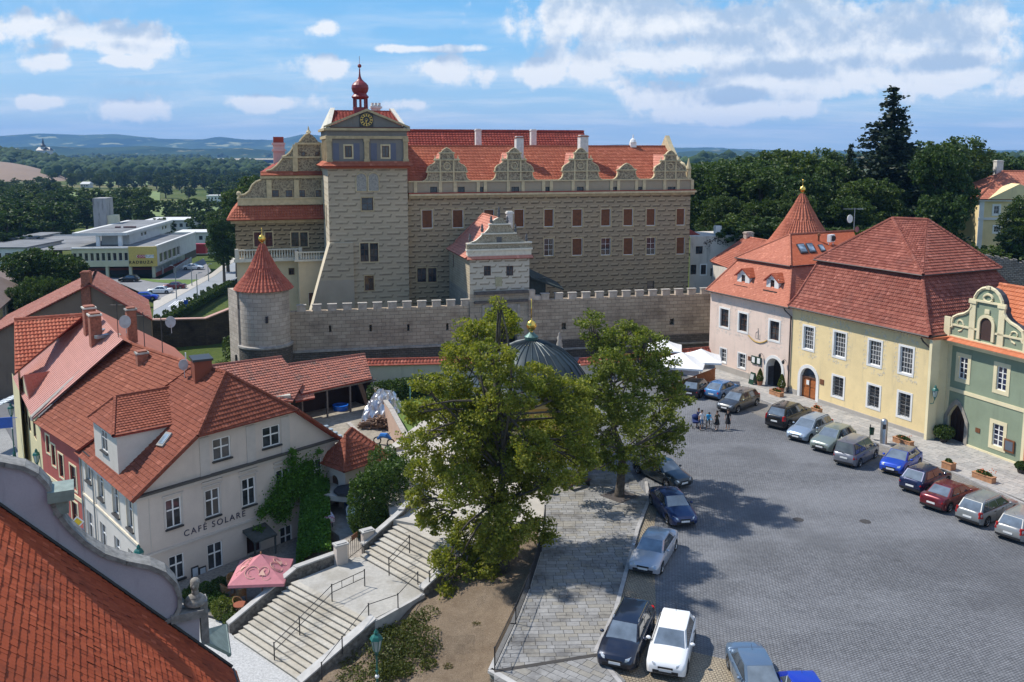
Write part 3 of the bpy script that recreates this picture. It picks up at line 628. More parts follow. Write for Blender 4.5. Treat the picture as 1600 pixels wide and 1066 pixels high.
for a,b in ((tl-.1,tl+.9),(tr+.1,tr-.9)):
 mb=Mb();lo,hi=min(a,b),max(a,b)
 A=[TF.P(a,z_cor+.2,.25),TF.P(b,zrt+.45,-4.6),TF.P(b,zrt+.45,-5.4),TF.P(a,z_cor+.2,-TD-.2)];off=cu_*(.9 if a<0 and a<cx_ else -.9)
 B=[p+off*.55 for p in A]
 mb.mesh(A+B,[(0,1,2,3),(7,6,5,4),(0,4,5,1),(1,5,6,2),(2,6,7,3)]);tower.part('end_parapet',mb,cstone)
oF=TF.off(-4.2);oa,_=oF.px(563,160);op=oF.P(oa,0);zz=lambda v:oF.px(563,v)[1]
redm=plain('red_painted_sheet',(.20,.018,.018),.45,var=.2,scale=2)
mb=Mb();z0=zz(172)-1;mb.lathe((op.x,op.y,0),[(.95,z0),(.95,zz(169)),(1.0,zz(168.5)),(.9,zz(168))],8)
for k in range(8):
 t=k*pi/4+.2;mb.tube([(op.x+.8*cos(t),op.y+.8*sin(t),zz(168.5)),(op.x+.8*cos(t),op.y+.8*sin(t),zz(152))],.13,5)
mb.tube([(op.x,op.y,zz(168)),(op.x,op.y,zz(150))],.14,6)
mb.lathe((op.x,op.y,0),[(.9,zz(155)),(1.05,zz(152.5)),(1.1,zz(151.5)),(.85,zz(148)),(.8,zz(146.5)),(.98,zz(143)),(1.08,zz(138)),(1.02,zz(133.5)),(.8,zz(130)),(.5,zz(127)),(.28,zz(124)),(.15,zz(120)),(.09,zz(114)),(.07,zz(107))],16)
mb.lathe((op.x,op.y,0),[(.02,zz(106.5)),(.18,zz(105.5)),(.26,zz(103)),(.18,zz(101)),(.04,zz(100))],10);mb.tube([(op.x,op.y,zz(101)),(op.x,op.y,zz(88))],.025,4)
tower.part('onion_turret',mb,redm,smooth=False)
p=TF.off(-8).px(587,166);q=TF.P(p[0],0,-8);mb=Mb();mb.box((q.x,q.y,zrt-2),(1.1,1,3.0+(p[1]-zrt-1)),yw)
for k in range(-1,2): mb.box((q.x+k*.45*cos(yw),q.y+k*.45*sin(yw),p[1]),(.28,.9,.4),yw)
mb.box((q.x,q.y,p[1]-.3),(1.5,1.3,.25),yw);tower.part('chimney',mb,MATS['chimney_plaster'])
WF=CF(21);wing=Thing('castle_west_wing','left castle wing with stepped ornamental gable above a tiled eave and stone balustrade','castle',WF.P(-30,0))
wl,_=WF.px(368,370);wr=WF.px(503,370)[0]+3;ze=WF.px(430,341)[1];zw=WF.px(430,400)[1]
ww=[]
for u0,u1 in ((397,409),(414.5,426),(455,467),(469,481)): addw(WF,u0,u1,363,385.5,ww,cols=2,rows=(.5,.5),frame=brownwood,sur=.12,surm=cream)
lo=[];addw(WF,451,460,419,429.5,lo,cols=2,rows=(1,),frame=brownwood,sur=.05,surm=cream)
mb=Mb();wall(mb,WF,wl,wr,zw,ze,[w[:4] for w in ww],mi=0,mr=1);wall(mb,WF,wl,wr,-6,zw,[w[:4] for w in lo],mi=2,mr=1);WL=Fac(WF.P(wl,0,-20),WF.P(wl,0,0));wall(mb,WL,0,20,-6,ze,mi=2)
crp=plaster('cream_plaster',(.66,.54,.36),amt=.15);wing.part('wall',mb,[sgl,cream,crp]);place_wins(wing,WF,ww);place_wins(wing,WF,lo)
mb=Mb();el=WF.px(354,339,1.2)[0];z1=WF.px(430,322)[1];mb.fbox(WF,wl-.5,wr,ze-.6,ze-.1,0,.5,2)
tiles(mb,[WF.P(el,ze-.1,1.2),WF.P(wr,ze-.1,1.2),WF.P(wr,z1,-.2),WF.P(WF.px(371,321)[0],z1,-.2)],.34,.42,.06,.07,.02,.1)
tiles(mb,[WF.P(el,ze-.1,-20),WF.P(el,ze-.1,1.2),WF.P(WF.px(371,321)[0],z1,-.2),WF.P(WF.px(371,321)[0],z1,-20)],.5,.5,.06,.07)
wing.part('eave_roof',mb,[pal_tile,dark_tile,tan])
def wp(u,v): return WF.px(u,v,-.2)
c485=wp(485,300)[0]
def mirror(L): return L+[(2*c485-a,z) for a,z in reversed(L) ]
gz=[wp(371,320),wp(371,311)];
o1=[wp(371,321),wp(371,311),wp(374,305),wp(382,304),wp(389,299),wp(394,289),wp(400,284),wp(408,281),wp(408,274)]
o1=[(o1[0][0],z1-.1)]+o1[1:];L=o1;Rr=[(2*c485-a,z) for a,z in L];out=[Rr[0]]+Rr[1:]+L[::-1]
g=Mb();g.poly(WF,out,-.9,-.2,0,1);gw=[]
go=wing.part('gable_storey',g,[orn,cream])
for u0,u1 in ((425,436),(446,457),(466,477),(493,504)): addw(WF,u0,u1,297,308,gw,cols=2,rows=(.5,.5),frame=brownwood,sur=.06,surm=cream,rd=0.02)
place_wins(wing,WF,gw,-.15)
o2=[wp(408,272),wp(416,267),wp(424,265),wp(433,258),wp(441,248),wp(441,245),wp(447,243),wp(453,238),wp(459,229),wp(462,226),wp(462,223)]
Rr=[(2*c485-a,z) for a,z in o2];g=Mb();g.poly(WF,[(Rr[0][0],Rr[0][1])]+Rr[1:]+o2[::-1],-.9,-.2,0,1);wing.part('gable_storey',g,[orn,cream])
g2=[];addw(WF,471,477,237,244,g2,cols=1,rows=(1,),frame=brownwood,rd=.02);addw(WF,493,499,237,244,g2,cols=1,rows=(1,),frame=brownwood,rd=.02);place_wins(wing,WF,g2,-.15)
o3=[wp(464,223),wp(468,221),wp(472,216),wp(477,211),wp(482,208.5),wp(485,207)];Rr=[(2*c485-a,z) for a,z in o3];g=Mb();g.poly(WF,Rr+o3[::-1][1:],-.9,-.2,0,1);wing.part('gable_storey',g,[orn,cream])
t=Mb()
def band(u,v0,v1,d0,d1):
 a=wp(u,v0)[0];t.fbox(WF,a,2*c485-a,wp(u,v1)[1],wp(u,v0)[1],d0,d1)
band(371,311,321,-.2,.1);band(370,309.5,311.5,-.3,.2);band(441,244.5,247,-.3,.05);band(461,223,226,-.3,.05);band(407,274,279,-.2,.1)
for u,v0,v1 in ((420,281,310),(463,281,310),(461,247,268),(461,226,245)):
 a=wp(u-4,v0)[0];b=wp(u+4,v0)[0];
 for m_ in (0,1):
  aa,bb=(a,b) if not m_ else (2*c485-b,2*c485-a);t.fbox(WF,aa,bb,wp(u,v1)[1],wp(u,v0)[1],-.2,0)
for L in (o1,o2,o3):
 for i in range(1,len(L)-1): t.tube([WF.P(L[i][0],L[i][1],-.2),WF.P(L[i+1][0],L[i+1][1],-.2)],.13,5)
q=WF.P(c485,wp(485,207)[1],-.5);t.lathe((q.x,q.y,q.z-.1),[(.25,0),(.35,.15),(.15,.4),(.04,.9)],8)
q=WF.P(wp(373,304)[0],wp(373,307)[1],-.4);t.lathe((q.x,q.y,q.z),[(.1,0),(.32,.25),(.3,.5),(.1,.65)],8)
wing.part('gable_trim',t,cream)
mb=Mb();a=wp(407,272)[0];tiles(mb,[WF.P(a,wp(440,274)[1],.35),WF.P(2*c485-a,wp(440,274)[1],.35),WF.P(2*c485-a,wp(440,268)[1],-.2),WF.P(a,wp(440,268)[1],-.2)],.34,.5,.04,.06,.01,.05)
wing.part('tiled_ledge',mb,[pal_tile,dark_tile])
mb=Mb();za=wp(408,274)[1];tiles(mb,[WF.P(wp(408,274)[0],za,-1),WF.P(c485,wp(485,224)[1],-1),WF.P(c485,wp(485,224)[1],-20),WF.P(wp(408,274)[0],za,-20)],.6,.6)
wing.part('roof',mb,[dark_tile,dark_tile])
F=WF.off(-9);a=F.px(427,240)[0];b=F.px(445,240)[0];zt_=F.px(436,214)[1];mb=Mb();q=F.P((a+b)/2,0);w=(b-a)
mb.fbox(F,a,b,zt_-7,zt_-1.1,-1,0,0);mb.fbox(F,a-.15,b+.15,zt_-2.0,zt_-1.7,-1.2,.2,0);mb.fbox(F,a-.15,b+.1,zt_-1.1,zt_-.8,-1.2,.15,0);mb.fbox(F,a+.05,b-.1,zt_-.8,zt_,-1,0,1);wing.part('chimney',mb,[plaster('pink_plaster_chimney',(.62,.45,.40)),dark_tile])
mb=Mb();zb0=WF.px(430,402)[1];zb1=WF.px(430,388)[1];be=WF.px(467,395,.8)[0];mb.fbox(WF,wl-.3,be+2.4,zb0-.45,zb0,0,.95);mb.fbox(WF,wl-.1,be+.3,zb1-.16,zb1,.65,.95)
mb.fbox(WF,wl-.15,wl+.3,zb0,zb1+.1,.6,1.);mb.fbox(WF,be,be+.4,zb0,zb1+.1,.6,1.);balu=wing.part('balustrade',mb,cstone)
bm_=Mb();bm_.lathe((0,0,0),[(.07,0),(.12,.25),(.05,.7),(.09,.9)],6);bme=bm_.build('baluster',cstone)
n=int((be-wl)/.34)
for i in range(1,n):
 q=WF.P(wl+i*.34,zb0,.8);wing.piece('baluster',bme,Matrix.Translation(q)@Matrix.Diagonal((1,1,(zb1-.16-zb0)/.9,1)),balu)
AF=WF.off(3.2);a0,_=AF.px(467,430);a1=AF.px(502,430)[0]+2;za=AF.px(485,408)[1];zt_=AF.px(485,393)[1];mb=Mb();dd=[];addw(AF,482,491,457,479,dd,cols=1,rows=(1,),solid=brownwood)
wall(mb,AF,a0,a1,-3,za,[dd[0][:4]]);AL=Fac(AF.P(a0,0,-3.2),AF.P(a0,0,0));wall(mb,AL,0,3.2,-3,za);wing.part('annex_wall',mb,crp);place_wins(wing,AF,dd)
mb=Mb();mb.fbox(AF,a0-.5,a1,za,za+.25,-3.2,.4);mb.fbox(AF,a0-.4,a1,zt_-.16,zt_,0,.3);mb.fbox(AF,a0-.45,a0,za+.25,zt_+.1,-.1,.35);mb.fbox(AF,a0-.4,a0-.1,zt_-.16,zt_,-3.2,0);b2_=wing.part('balustrade',mb,cstone)
for i in range(1,9):
 q=AF.P(a0+i*.33,za+.25,.15);wing.piece('baluster',bme,Matrix.Translation(q)@Matrix.Diagonal((1,1,(zt_-.16-za-.25)/.9,1)),b2_)
ash=ashlar('ashlar_wall',(.47,.385,.29),(.36,.29,.215),(.17,.14,.11),1.0,.42,amt=.6)
ashd=ashlar('dark_rubble',(.16,.14,.12),(.11,.10,.085),(.07,.06,.05),.5,.25,(.04,.035,.03),.6,.9)
ash_t=ashlar('tower_ashlar',(.52,.45,.37),(.39,.335,.27),(.25,.22,.19),.95,.46,amt=.4)
MW=Fac((-24.65,98.6),(24.04,109.0))
tw_=Thing('crenellated_wall','long ashlar castle wall with crenellations below the castle','wall',MW.P(0,0))
sR=MW.px(1125,520)[0];sg0=MW.px(736,480)[0];sg1=MW.px(826,470)[0];s0=MW.px(452,482)[0]
zt=lambda s:6.05+ .0*s
zL=MW.px(560,484)[1];zR_=MW.px(950,465)[1];zl0=MW.px(560,545)[1];zl1=MW.px(950,541)[1]
mb=Mb();slots=[]
for u,v in ((516,514),(579,513),(638,512),(699,511)):
 a,z=MW.px(u,v);slots.append((a-.14,a+.14,z-.4,z+.4))
wall(mb,MW,s0-2,sg0,zl0,zL,slots,rd=.5,mi=0)
sl2=[]
for u,v in ((881,510),(1050,503),(985,505)):
 a,z=MW.px(u,v);sl2.append((a-.28,a+.28,z-.4,z+.4))
wall(mb,MW,sg1,sR,zl1,zR_,sl2,rd=.5,mi=0)
wall(mb,MW.off(-1.2),s0-2,sR,-3,zL-1.5,slots+sl2,mi=1)
for a,b,z in ((s0-2,sg0,zL),(sg1,sR,zR_)):
 mb.face([MW.P(a,z,0),MW.P(b,z,0),MW.P(b,z,-.9),MW.P(a,z,-.9)],0,[(a,0),(b,0),(b,.9),(a,.9)]);mb.face([MW.P(b,z,-.9),MW.P(a,z,-.9),MW.P(a,-3,-.9),MW.P(b,-3,-.9)][::-1],0,[(b,z),(a,z),(a,-3),(b,-3)][::-1])
tw_.part('wall',mb,[ash,darkmetal])
mb=Mb();wall(mb,MW,s0-6,sR,-6,zl0,mi=0,d=.25);
for a,b,z in ((s0-2,sg0,zl0),(sg1,sR,zl1)): mb.fbox(MW,a,b,z-.12,z+.1,0,.4,1)
tw_.part('wall_base',mb,[ashd,stonegrey])
mm=Mb();mm.fbox(Fac((0,0),(1,0)),0,.95,0,.66,-.5,0,0);mm.fbox(Fac((0,0),(1,0)),-.06,1.01,.66,.76,-.56,.06,1)
merl=plain('merlon_stone',(.42,.36,.30),.9,var=.25,scale=1.5,bump=.3);cop=plain('coping_stone',(.36,.33,.29),.9,var=.2)
mme=mm.build('merlon',[merl,cop])
def merlon(s,z):
 q=MW.P(s,z,0);tw_.piece('merlon',mme,Matrix(((MW.u.x,-MW.n.x,0,q.x),(MW.u.y,-MW.n.y,0,q.y),(0,0,1,q.z),(0,0,0,1))))
s=MW.px(464,480)[0]
while s<sg0-1: merlon(s,zL);s+=1.69
s=MW.px(846,465)[0]
while s<sR-1: merlon(s,zR_);s+=1.69
mb=Mb();a=sg1;mb.fbox(MW,a,a+1.5,zR_,zR_+.5,-.9,-.05);mb.fbox(MW,a+.1,a+.8,zR_+.5,zR_+1.2,-.9,-.05);tw_.part('wall_stub',mb,merl)
rc=MW.px(415,520,0);RC=MW.P(rc[0],0,.3);rr=(MW.px(454,500)[0]-MW.px(375,500)[0])/2
rt=Thing('round_tower','round stone wall tower with conical red tiled roof and gilded ball','tower',(RC.x,RC.y,-3))
def zr(v,d=0):
 r=ray(415,v);t=(RC.y+d)/r.y;return EYE+r.z*t
def cyl(mb,c,r0,r1,z0,z1,n=40,mi=0):
 for k in range(n):
  a,b=2*pi*k/n,2*pi*(k+1)/n
  mb.face([(c.x+r0*cos(a),c.y+r0*sin(a),z0),(c.x+r0*cos(b),c.y+r0*sin(b),z0),(c.x+r1*cos(b),c.y+r1*sin(b),z1),(c.x+r1*cos(a),c.y+r1*sin(a),z1)],mi,[(r0*a,z0),(r0*b,z0),(r0*b,z1),(r0*a,z1)])
zc_=zr(449);zl_=zr(545,-rr);mb=Mb();cyl(mb,RC,rr*1.0,rr,zl_,zc_);cyl(mb,RC,rr+.05,rr+.2,-5,zl_-.1,mi=1);mb.lathe((RC.x,RC.y,0),[(rr+.0,zl_-.2),(rr+.3,zl_-.12),(rr+.3,zl_+.08),(rr,zl_+.15)],40,2)
rt.part('tower_wall',mb,[ash_t,ashd,stonegrey],smooth=False)
mb=Mb();q=RC+V3((.35*rr,-.94*rr,0));mb.box((q.x,q.y,zr(505,-rr)),(.25,.4,.7));rt.part('arrow_slit',mb,darkmetal)
apz=zr(380);er=(MW.px(459,450)[0]-MW.px(370,450)[0])/2+.1;Hc=apz-zc_
prof=[(er,zc_-.15),(er*.86,zc_+Hc*.09),(er*.62,zc_+Hc*.27),(er*.42,zc_+Hc*.48),(er*.25,zc_+Hc*.70),(er*.1,zc_+Hc*.93),(.12,apz)]
mb=Mb();mb.lathe((RC.x,RC.y,0),prof,48,1);cone_t=roofmat('cone_tile',(.33,.08,.05),(.45,.14,.09),.25,(.15,.09,.07))
def conetiles(mb,c,prof,n0,h=.42,mi=0):
 """rows of convex tiles set round a cone whose outline is prof"""
 L=0;segs=[]
 for (r0,z0),(r1,z1) in zip(prof,prof[1:]):
  d=math.hypot(r1-r0,z1-z0);segs.append((L,d,r0,z0,r1,z1));L+=d
 def at(t):
  for l,d,r0,z0,r1,z1 in segs:
   if t<=l+d+1e-6: k=(t-l)/d;return r0+(r1-r0)*k,z0+(z1-z0)*k,(r1-r0)/d,(z1-z0)/d
  return prof[-1][0],prof[-1][1],-.5,.8
 rows=int(L/h)
 for i in range(rows):
  r0,z0,dr,dz=at(i*h);r1,z1,_,_=at(min(L,(i+1)*h+.03));n=n0 if r0>prof[0][0]*.45 else (n0//2 if r0>prof[0][0]*.18 else n0//4)
  nx,nz=dz,-dr
  for k in range(n):
   a=2*pi*(k)/n;b=2*pi*(k+.94)/n;m=(a+b)/2;w=(b-a)*r0;p=min(.09,w*.35);j=RU(0,.015)
   def pt(r,z,t,o): return (c.x+(r+nx*o)*cos(t),c.y+(r+nx*o)*sin(t),z+nz*o)
   B=len(mb.v);mb.v.extend([pt(r0,z0,a,.03+j),pt(r0,z0,m,.05+p+j),pt(r0,z0,b,.03+j),pt(r1,z1,b,.01),pt(r1,z1,m,.02+p),pt(r1,z1,a,.01)])
   mb.f.extend([(B,B+1,B+4,B+5),(B+1,B+2,B+3,B+4),(B,B+2,B+1)]);mb.m.extend([mi]*3)
conetiles(mb,RC,prof,44);rt.part('roof',mb,[cone_t,dark_tile])
def ballfin(T,c,z,r,top,m=gold):
 mb=Mb();mb.lathe((c.x,c.y,z),[(.22*1.3,-.35),(.12,-.1),(.1,0),(r*.7,.1),(r,r*.9),(r*.7,r*1.7),(.06,r*1.95),(.05,r*2.4)],14);mb.tube([(c.x,c.y,z+r*2),(c.x,c.y,top)],.04,5);T.part('gilded_finial',mb,m,smooth=True)
ballfin(rt,RC,apz+.1,.42,zr(356))
lf=Fac(RC+V3((-rr-.35,-.6,0)),RC+V3((-rr+.3,-1.6,0)));mb=Mb();wall(mb,lf,-2.6,.9,-5,zc_-.3);mb.fbox(lf,-2.6,.9,-5,zc_-.35,-1.5,-.01);solo('wall_buttress',mb,ash_t,'narrow pale stone buttress leaning against the left of the round tower','wall')
GF=CF(0);gh=Thing('gatehouse','white sgraffito gatehouse with stepped ornamental gable and small red roof in the castle wall','gatehouse',GF.P(0,0))
g0=GF.px(734,440)[0];g1=GF.px(827,440)[0];ge=GF.px(780,401)[1];gw=[]
addw(GF,756,767,415.5,431,gw,cols=2,rows=(.5,.5),frame=brownwood);addw(GF,791,802,415.5,431,gw,cols=2,rows=(.5,.5),frame=brownwood)
zlo=GF.px(780,458)[1];ga=GF.px(758,520)[0];gb_=GF.px(808,520)[0];zar=GF.px(780,476)[1]
mb=Mb();wall(mb,GF,g0,g1,zlo,ge,[w[:4] for w in gw]);
wall(mb,GF,g0,g1,-3,zlo,[(ga,gb_,-3,zar)],rd=1.2,mi=1)
GL=Fac(GF.P(g0,0,-11.9),GF.P(g0,0,0));glw=[(2.2,2.9,GL.px(712,410)[1]-.8,GL.px(712,410)[1]+.8)]
wall(mb,GL,0,11.9,zlo,ge,glw,mi=2);wall(mb,GL,0,11.9,-3,zlo,mi=1);wall(mb,GF.side(g1),0,11.9,-3,ge,mi=0)
gst=ashlar('gate_stone',(.38,.335,.27),(.32,.28,.225),(.2,.19,.17),1.2,.6,amt=.35)
gh.part('wall',mb,[sgw,gst,ashlar('gate_side',(.50,.43,.31),(.44,.37,.26),(.27,.22,.15),.7,.3,amt=.3,bump=.2)]);place_wins(gh,GF,gw);window(gh,GL,*glw[0],cols=1,rows=(1,),frame=brownwood)
mb=Mb();c=(ga+gb_)/2;r=(gb_-ga)/2
pts=[(ga-.02,zar+.02)]+[(c-r*cos(t*pi/12),zar-r+r*sin(t*pi/12)) for t in range(13)]+[(gb_+.02,zar+.02)]
mb.poly(GF,pts,-.6,.02);
for s in (ga-.35,gb_): mb.fbox(GF,s,s+.35,-3,zar,0,.12)
ring=[GF.P(c-(r)*cos(t*pi/12),zar-r+r*sin(t*pi/12),.08) for t in range(13)];mb.tube(ring,.16,5)
mb.fbox(GF,ga-1.3,gb_+1.3,zar+.25,zar+.5,0,.35,1);mb.fbox(GF,ga-1.3,gb_+1.3,GF.px(780,457)[1]-.15,GF.px(780,457)[1]+.2,0,.45,1)
gh.part('portal',mb,[stonegrey,plain('dark_weathered_stone',(.09,.08,.075),.9,var=.3)])
mb=Mb();mb.fbox(GF,ga,gb_,-3,zar,-1.3,-1.1);gh.part('gate_shade_sheet',mb,plain('gate_shade_black',(.02,.015,.012),.8))  # near-black panel painted as the shade inside the gate arch
gh.o.children[-1].name='gate_shade_panel'
mb=Mb();a,z=GF.px(779,440);mb.fbox(GF,a-.4,a+.4,z-.55,z+.55,0,.06);gh.part('coat_of_arms',mb,ornament('arms_relief',(.27,.26,.16),(.40,.37,.25),14))
gp=lambda u,v:GF.px(u,v,-.1)
mb=Mb();mb.fbox(GF,g0-.3,g1+.3,gp(780,390)[1],gp(780,380)[1],-.6,-.05,2);mb.fbox(GF,g0-.25,g1+.25,ge,gp(780,390)[1],-.7,0,1);mb.fbox(GF,g0-.35,g1+.35,gp(780,391)[1],gp(780,388.5)[1],-.7,.2,1);mb.fbox(GF,g0-.3,g1+.3,gp(780,381)[1],gp(780,379)[1],-.7,.15,1)
cc_=gp(780,360)[0]
def st(pts):
 R_=[gp(u,v) for u,v in pts];mb.poly(GF,[(a,z) for a,z in R_],-.6,-.1,2,1)
st([(735,380),(825,380),(816,374),(807,367),(806,365),(755,365),(751,370),(744,376)])
st([(757,365),(804,365),(802,360),(797,351),(766,351),(764,357)])
st([(769,350),(792,350),(790,345),(785,341),(780,340),(775,342),(771,345)])
mb.fbox(GF,gp(753,366)[0],gp(807,366)[0],gp(780,366)[1],gp(780,364)[1],-.6,.1,1);mb.fbox(GF,gp(764,351)[0],gp(799,351)[0],gp(780,351.5)[1],gp(780,349.5)[1],-.6,.1,1)
for u,v,h in ((735,378,1.0),(754,363,1.0),(768,349,.9),(793,349,.9),(806,363,1.0),(823,378,1.0),(780,340,1.3)):
 a,z=gp(u,v);q=GF.P(a,z,-.3);mb.lathe((q.x,q.y,q.z),[(.14,0),(.2,h*.3),(.12,h*.5),(.16,h*.6),(.02,h)],6,3)
a,z=gp(780,375);mb.fbox(GF,a-.3,a+.3,z-.3,z+.35,-.1,-.07,3)
gh.part('gable',mb,[sgw,cstone,ornl,plain('dark_finial_stone',(.10,.10,.10),.8)])
zri=gp(748,341)[1]-.1;mb=Mb();mid=(g0+g1)/2
def gp3(a,z,dep): return GF.P(a,z,-dep)
L0=g0-.55;flare=g0+.7
tiles(mb,[gp3(L0,ge-.1,11),gp3(L0,ge-.1,0),gp3(flare,ge+.75,0),gp3(flare,ge+.75,11)],.4,.36,.05,.03)
tiles(mb,[gp3(flare,ge+.75,11),gp3(flare,ge+.75,.4),gp3(mid,zri,.4),gp3(mid,zri,8)],.4,.36,.05,.03)
tiles(mb,[gp3(g1+.5,ge-.1,0),gp3(g1+.5,ge-.1,11),gp3(mid,zri,8),gp3(mid,zri,.4)],.4,.36,.05,.03);ridge(mb,gp3(mid,zri,.4),gp3(mid,zri,8));ridge(mb,gp3(mid,zri,8),gp3(flare,ge+.75,11))
tiles(mb,[gp3(g0-.4,ge-.25,-.35),gp3(g1+.4,ge-.25,-.35),gp3(g1+.3,ge+.1,.05),gp3(g0-.3,ge+.1,.05)],.3,.5,.04,.05,.01,.05)
gh.part('roof',mb,[MATS['dormer_tile'],dark_tile])
chF=GF.off(-2);a,z=chF.px(796,330);q=chF.P(a,0);mb=Mb();mb.box((q.x,q.y,z-4),(.65,.65,4),yw);mb.box((q.x,q.y,z-.3),(.85,.85,.18),yw);gh.part('chimney',mb,MATS['chimney_plaster'])
mb=Mb();F=GF.off(-6);a,z=F.px(827,432);b,z2=F.px(878,450);mb.hexa([F.P(a,z-.2,.8),F.P(b,z2-.2,.8),F.P(b,z2+.3,-2),F.P(a,z-.2,-2),F.P(a,z,.8),F.P(b,z2,.8),F.P(b,z2+.5,-2),F.P(a,z+1,-2)]);mb.fbox(F,a,a+2,2,z-.2,-2,.5)
solo('lean_to_shed',mb,plain('dark_green_felt',(.03,.045,.045),.7,var=.3),'dark green lean-to roof in the castle court right of the gatehouse','shed')
lwf=Fac((-15.6,95.6),(-5.9,96.6));
def tiledwall(name,label,F,s0,s1,z0,z1,m):
 T=Thing(name,label,'wall',F.P(s0,z0));mb=Mb();mb.fbox(F,s0,s1,z0,z1,-.4,0);T.part('wall',mb,m);mb=Mb()
 tiles(mb,[F.P(s0,z1-.02,.3),F.P(s1,z1-.02,.3),F.P(s1,z1+.55,-.2),F.P(s0,z1+.55,-.2)],.36,.32,.04,.07,.01,.05);tiles(mb,[F.P(s1,z1-.02,-.7),F.P(s0,z1-.02,-.7),F.P(s0,z1+.55,-.2),F.P(s1,z1+.55,-.2)],.4,.6);ridge(mb,F.P(s0,z1+.55,-.2),F.P(s1,z1+.55,-.2),.1);T.part('coping_tiles',mb,[cone_t,dark_tile]);return T
a,_=lwf.px(570,600);b,_=lwf.px(760,600);z0=lwf.px(650,606)[1];z1=lwf.px(650,569)[1]
tiledwall('garden_wall','pale plastered wall with red tile coping between the shed roof and the large tree',lwf,a,b,z0-1,z1,plaster('wall_plaster_pale',(.52,.49,.42),amt=.4))
rwf=Fac(G(985,572,1),G(1112,560,1));tiledwall('garden_wall','low red-tiled wall behind the white parasols left of the pink house',rwf,-6,rwf.L,-1,rwf.px(1060,556)[1],MATS['wall_plaster_pale'])
cyel=plaster('chapel_yellow',(.62,.40,.13),amt=.15);ch=Thing('chapel','yellow domed chapel with green copper dome and gilded ball behind the two lime trees','chapel',(1.5,68.2,0));cc=V3((1.5,68.2,0));Rc=4.55;zE=5.7
oct_=[(Rc*cos(math.radians(22.5+45*k+8)),Rc*sin(math.radians(22.5+45*k+8))) for k in range(8)]
mb=Mb();mp=Mb();mt=Mb()
for k in range(8):
 a=cc+V3((*oct_[k],0));b=cc+V3((*oct_[(k+1)%8],0));F=Fac(a,b);hh=[(F.L/2-.5,F.L/2+.5,3.6,5.6)] if k%2==0 else []
 wall(mb,F,0,F.L,0,zE,hh,rd=.25);mp.fbox(F,-.05,F.L+.05,0,1.15,0,.12);mt.fbox(F,-.1,F.L+.1,zE-.45,zE,0,.3);mt.fbox(F,-.02,.32,1.15,zE-.45,0,.08);mt.fbox(F,F.L-.32,F.L+.02,1.15,zE-.45,0,.08)
 for h in hh: window(ch,F,*h,cols=2,rows=(.33,.33,.34),rd=.25,sur=.18,surm=cyel)
ch.part('wall',mb,cyel);ch.part('plinth',mp,plain('white_stone_plinth',(.62,.62,.60),.8));ch.part('cornice',mt,plaster('chapel_cream',(.66,.52,.28)))
mb=Mb();pr_=[(Rc+.55,zE),(Rc+.5,zE+.12),(Rc+.05,zE+.35),(Rc-.4,zE+1.1),(Rc-1.1,zE+2.1),(Rc-2.1,zE+2.95),(Rc-3.2,zE+3.5),(Rc-4.1,zE+3.75),(.3,zE+3.85)]
mb.lathe((cc.x,cc.y,0),pr_,32,0,a0=math.radians(8),a1=math.radians(368))
do=ch.part('dome',mb,plain('dark_dome_copper',(.035,.05,.055),.45,.3,var=.3,scale=1),smooth=True);mb=Mb()
for k in range(32):
 t=2*pi*k/32;mb.tube([(cc.x+r*cos(t),cc.y+r*sin(t),z+.03) for r,z in pr_],.045,4)
ch.part('standing_seam',mb,MATS['dark_dome_copper'],do);mb=Mb();mb.lathe((cc.x,cc.y,zE+3.8),[(.5,0),(.55,.25),(.3,.45),(.15,.6)],12);ch.part('lantern_cap',mb,copper);ballfin(ch,cc,zE+4.5,.42,zE+7)
A1=G(1233,614.8);B1=G(1447,691.4,-.25);YF=Fac(A1,B1);A0=G(1107,573.5)
PKF=Fac(A0,A1)
pinkp=plaster('pink_plaster',(.76,.60,.50),(.4,.36,.3),.4);yelp=plaster('yellow_plaster',(.80,.63,.34),(.42,.36,.25),.45);greenp=plaster('green_plaster',(.25,.30,.21),(.12,.13,.10),.3);creamp=plaster('cream_trim_plaster',(.74,.65,.42),amt=.15)
plinthp=plaster('grey_plinth',(.40,.37,.33),amt=.4);whitep=plaster('white_trim_plaster',(.74,.73,.70),amt=.1);lace=plaster('pale_stencil_paint',(.66,.63,.57),amt=.1)
def rect(F,cx,v0,v1,wpx):
 a=F.px(cx-wpx/2,(v0+v1)/2)[0];b=F.px(cx+wpx/2,(v0+v1)/2)[0];return (a,b,F.px(cx,v1)[1],F.px(cx,v0)[1])
def arch_hole(F,cx,v0,v1,wpx):
 a,b,z0,z1=rect(F,cx,v0,v1,wpx);return a,b,z0,z1
def archwall(mb,F,a,b,z0,z1,rd,mi=0,mr=None,d=0,pointed=False,seg=10):
 """fills the corners of a rectangular hole so that it reads as an arch"""
 c=(a+b)/2;r=(b-a)/2;pr=[]
 for t in range(seg+1):
  th=pi*t/seg
  x=c-r*cos(th);
  if pointed: y=z1-r*1.35+r*1.35*(1-abs(cos(th))**1.6)
  else: y=z1-r+r*sin(th)
  pr.append((x,y))
 for i in range(seg):
  p,q=pr[i],pr[i+1];mb.face([F.P(p[0],p[1],d),F.P(q[0],q[1],d),F.P(q[0],z1,d),F.P(p[0],z1,d)],mi,[p,q,(q[0],z1),(p[0],z1)])
  mb.face([F.P(q[0],q[1],d),F.P(p[0],p[1],d),F.P(p[0],p[1],d-rd),F.P(q[0],q[1],d-rd)],mi if mr is None else mr)
 return pr
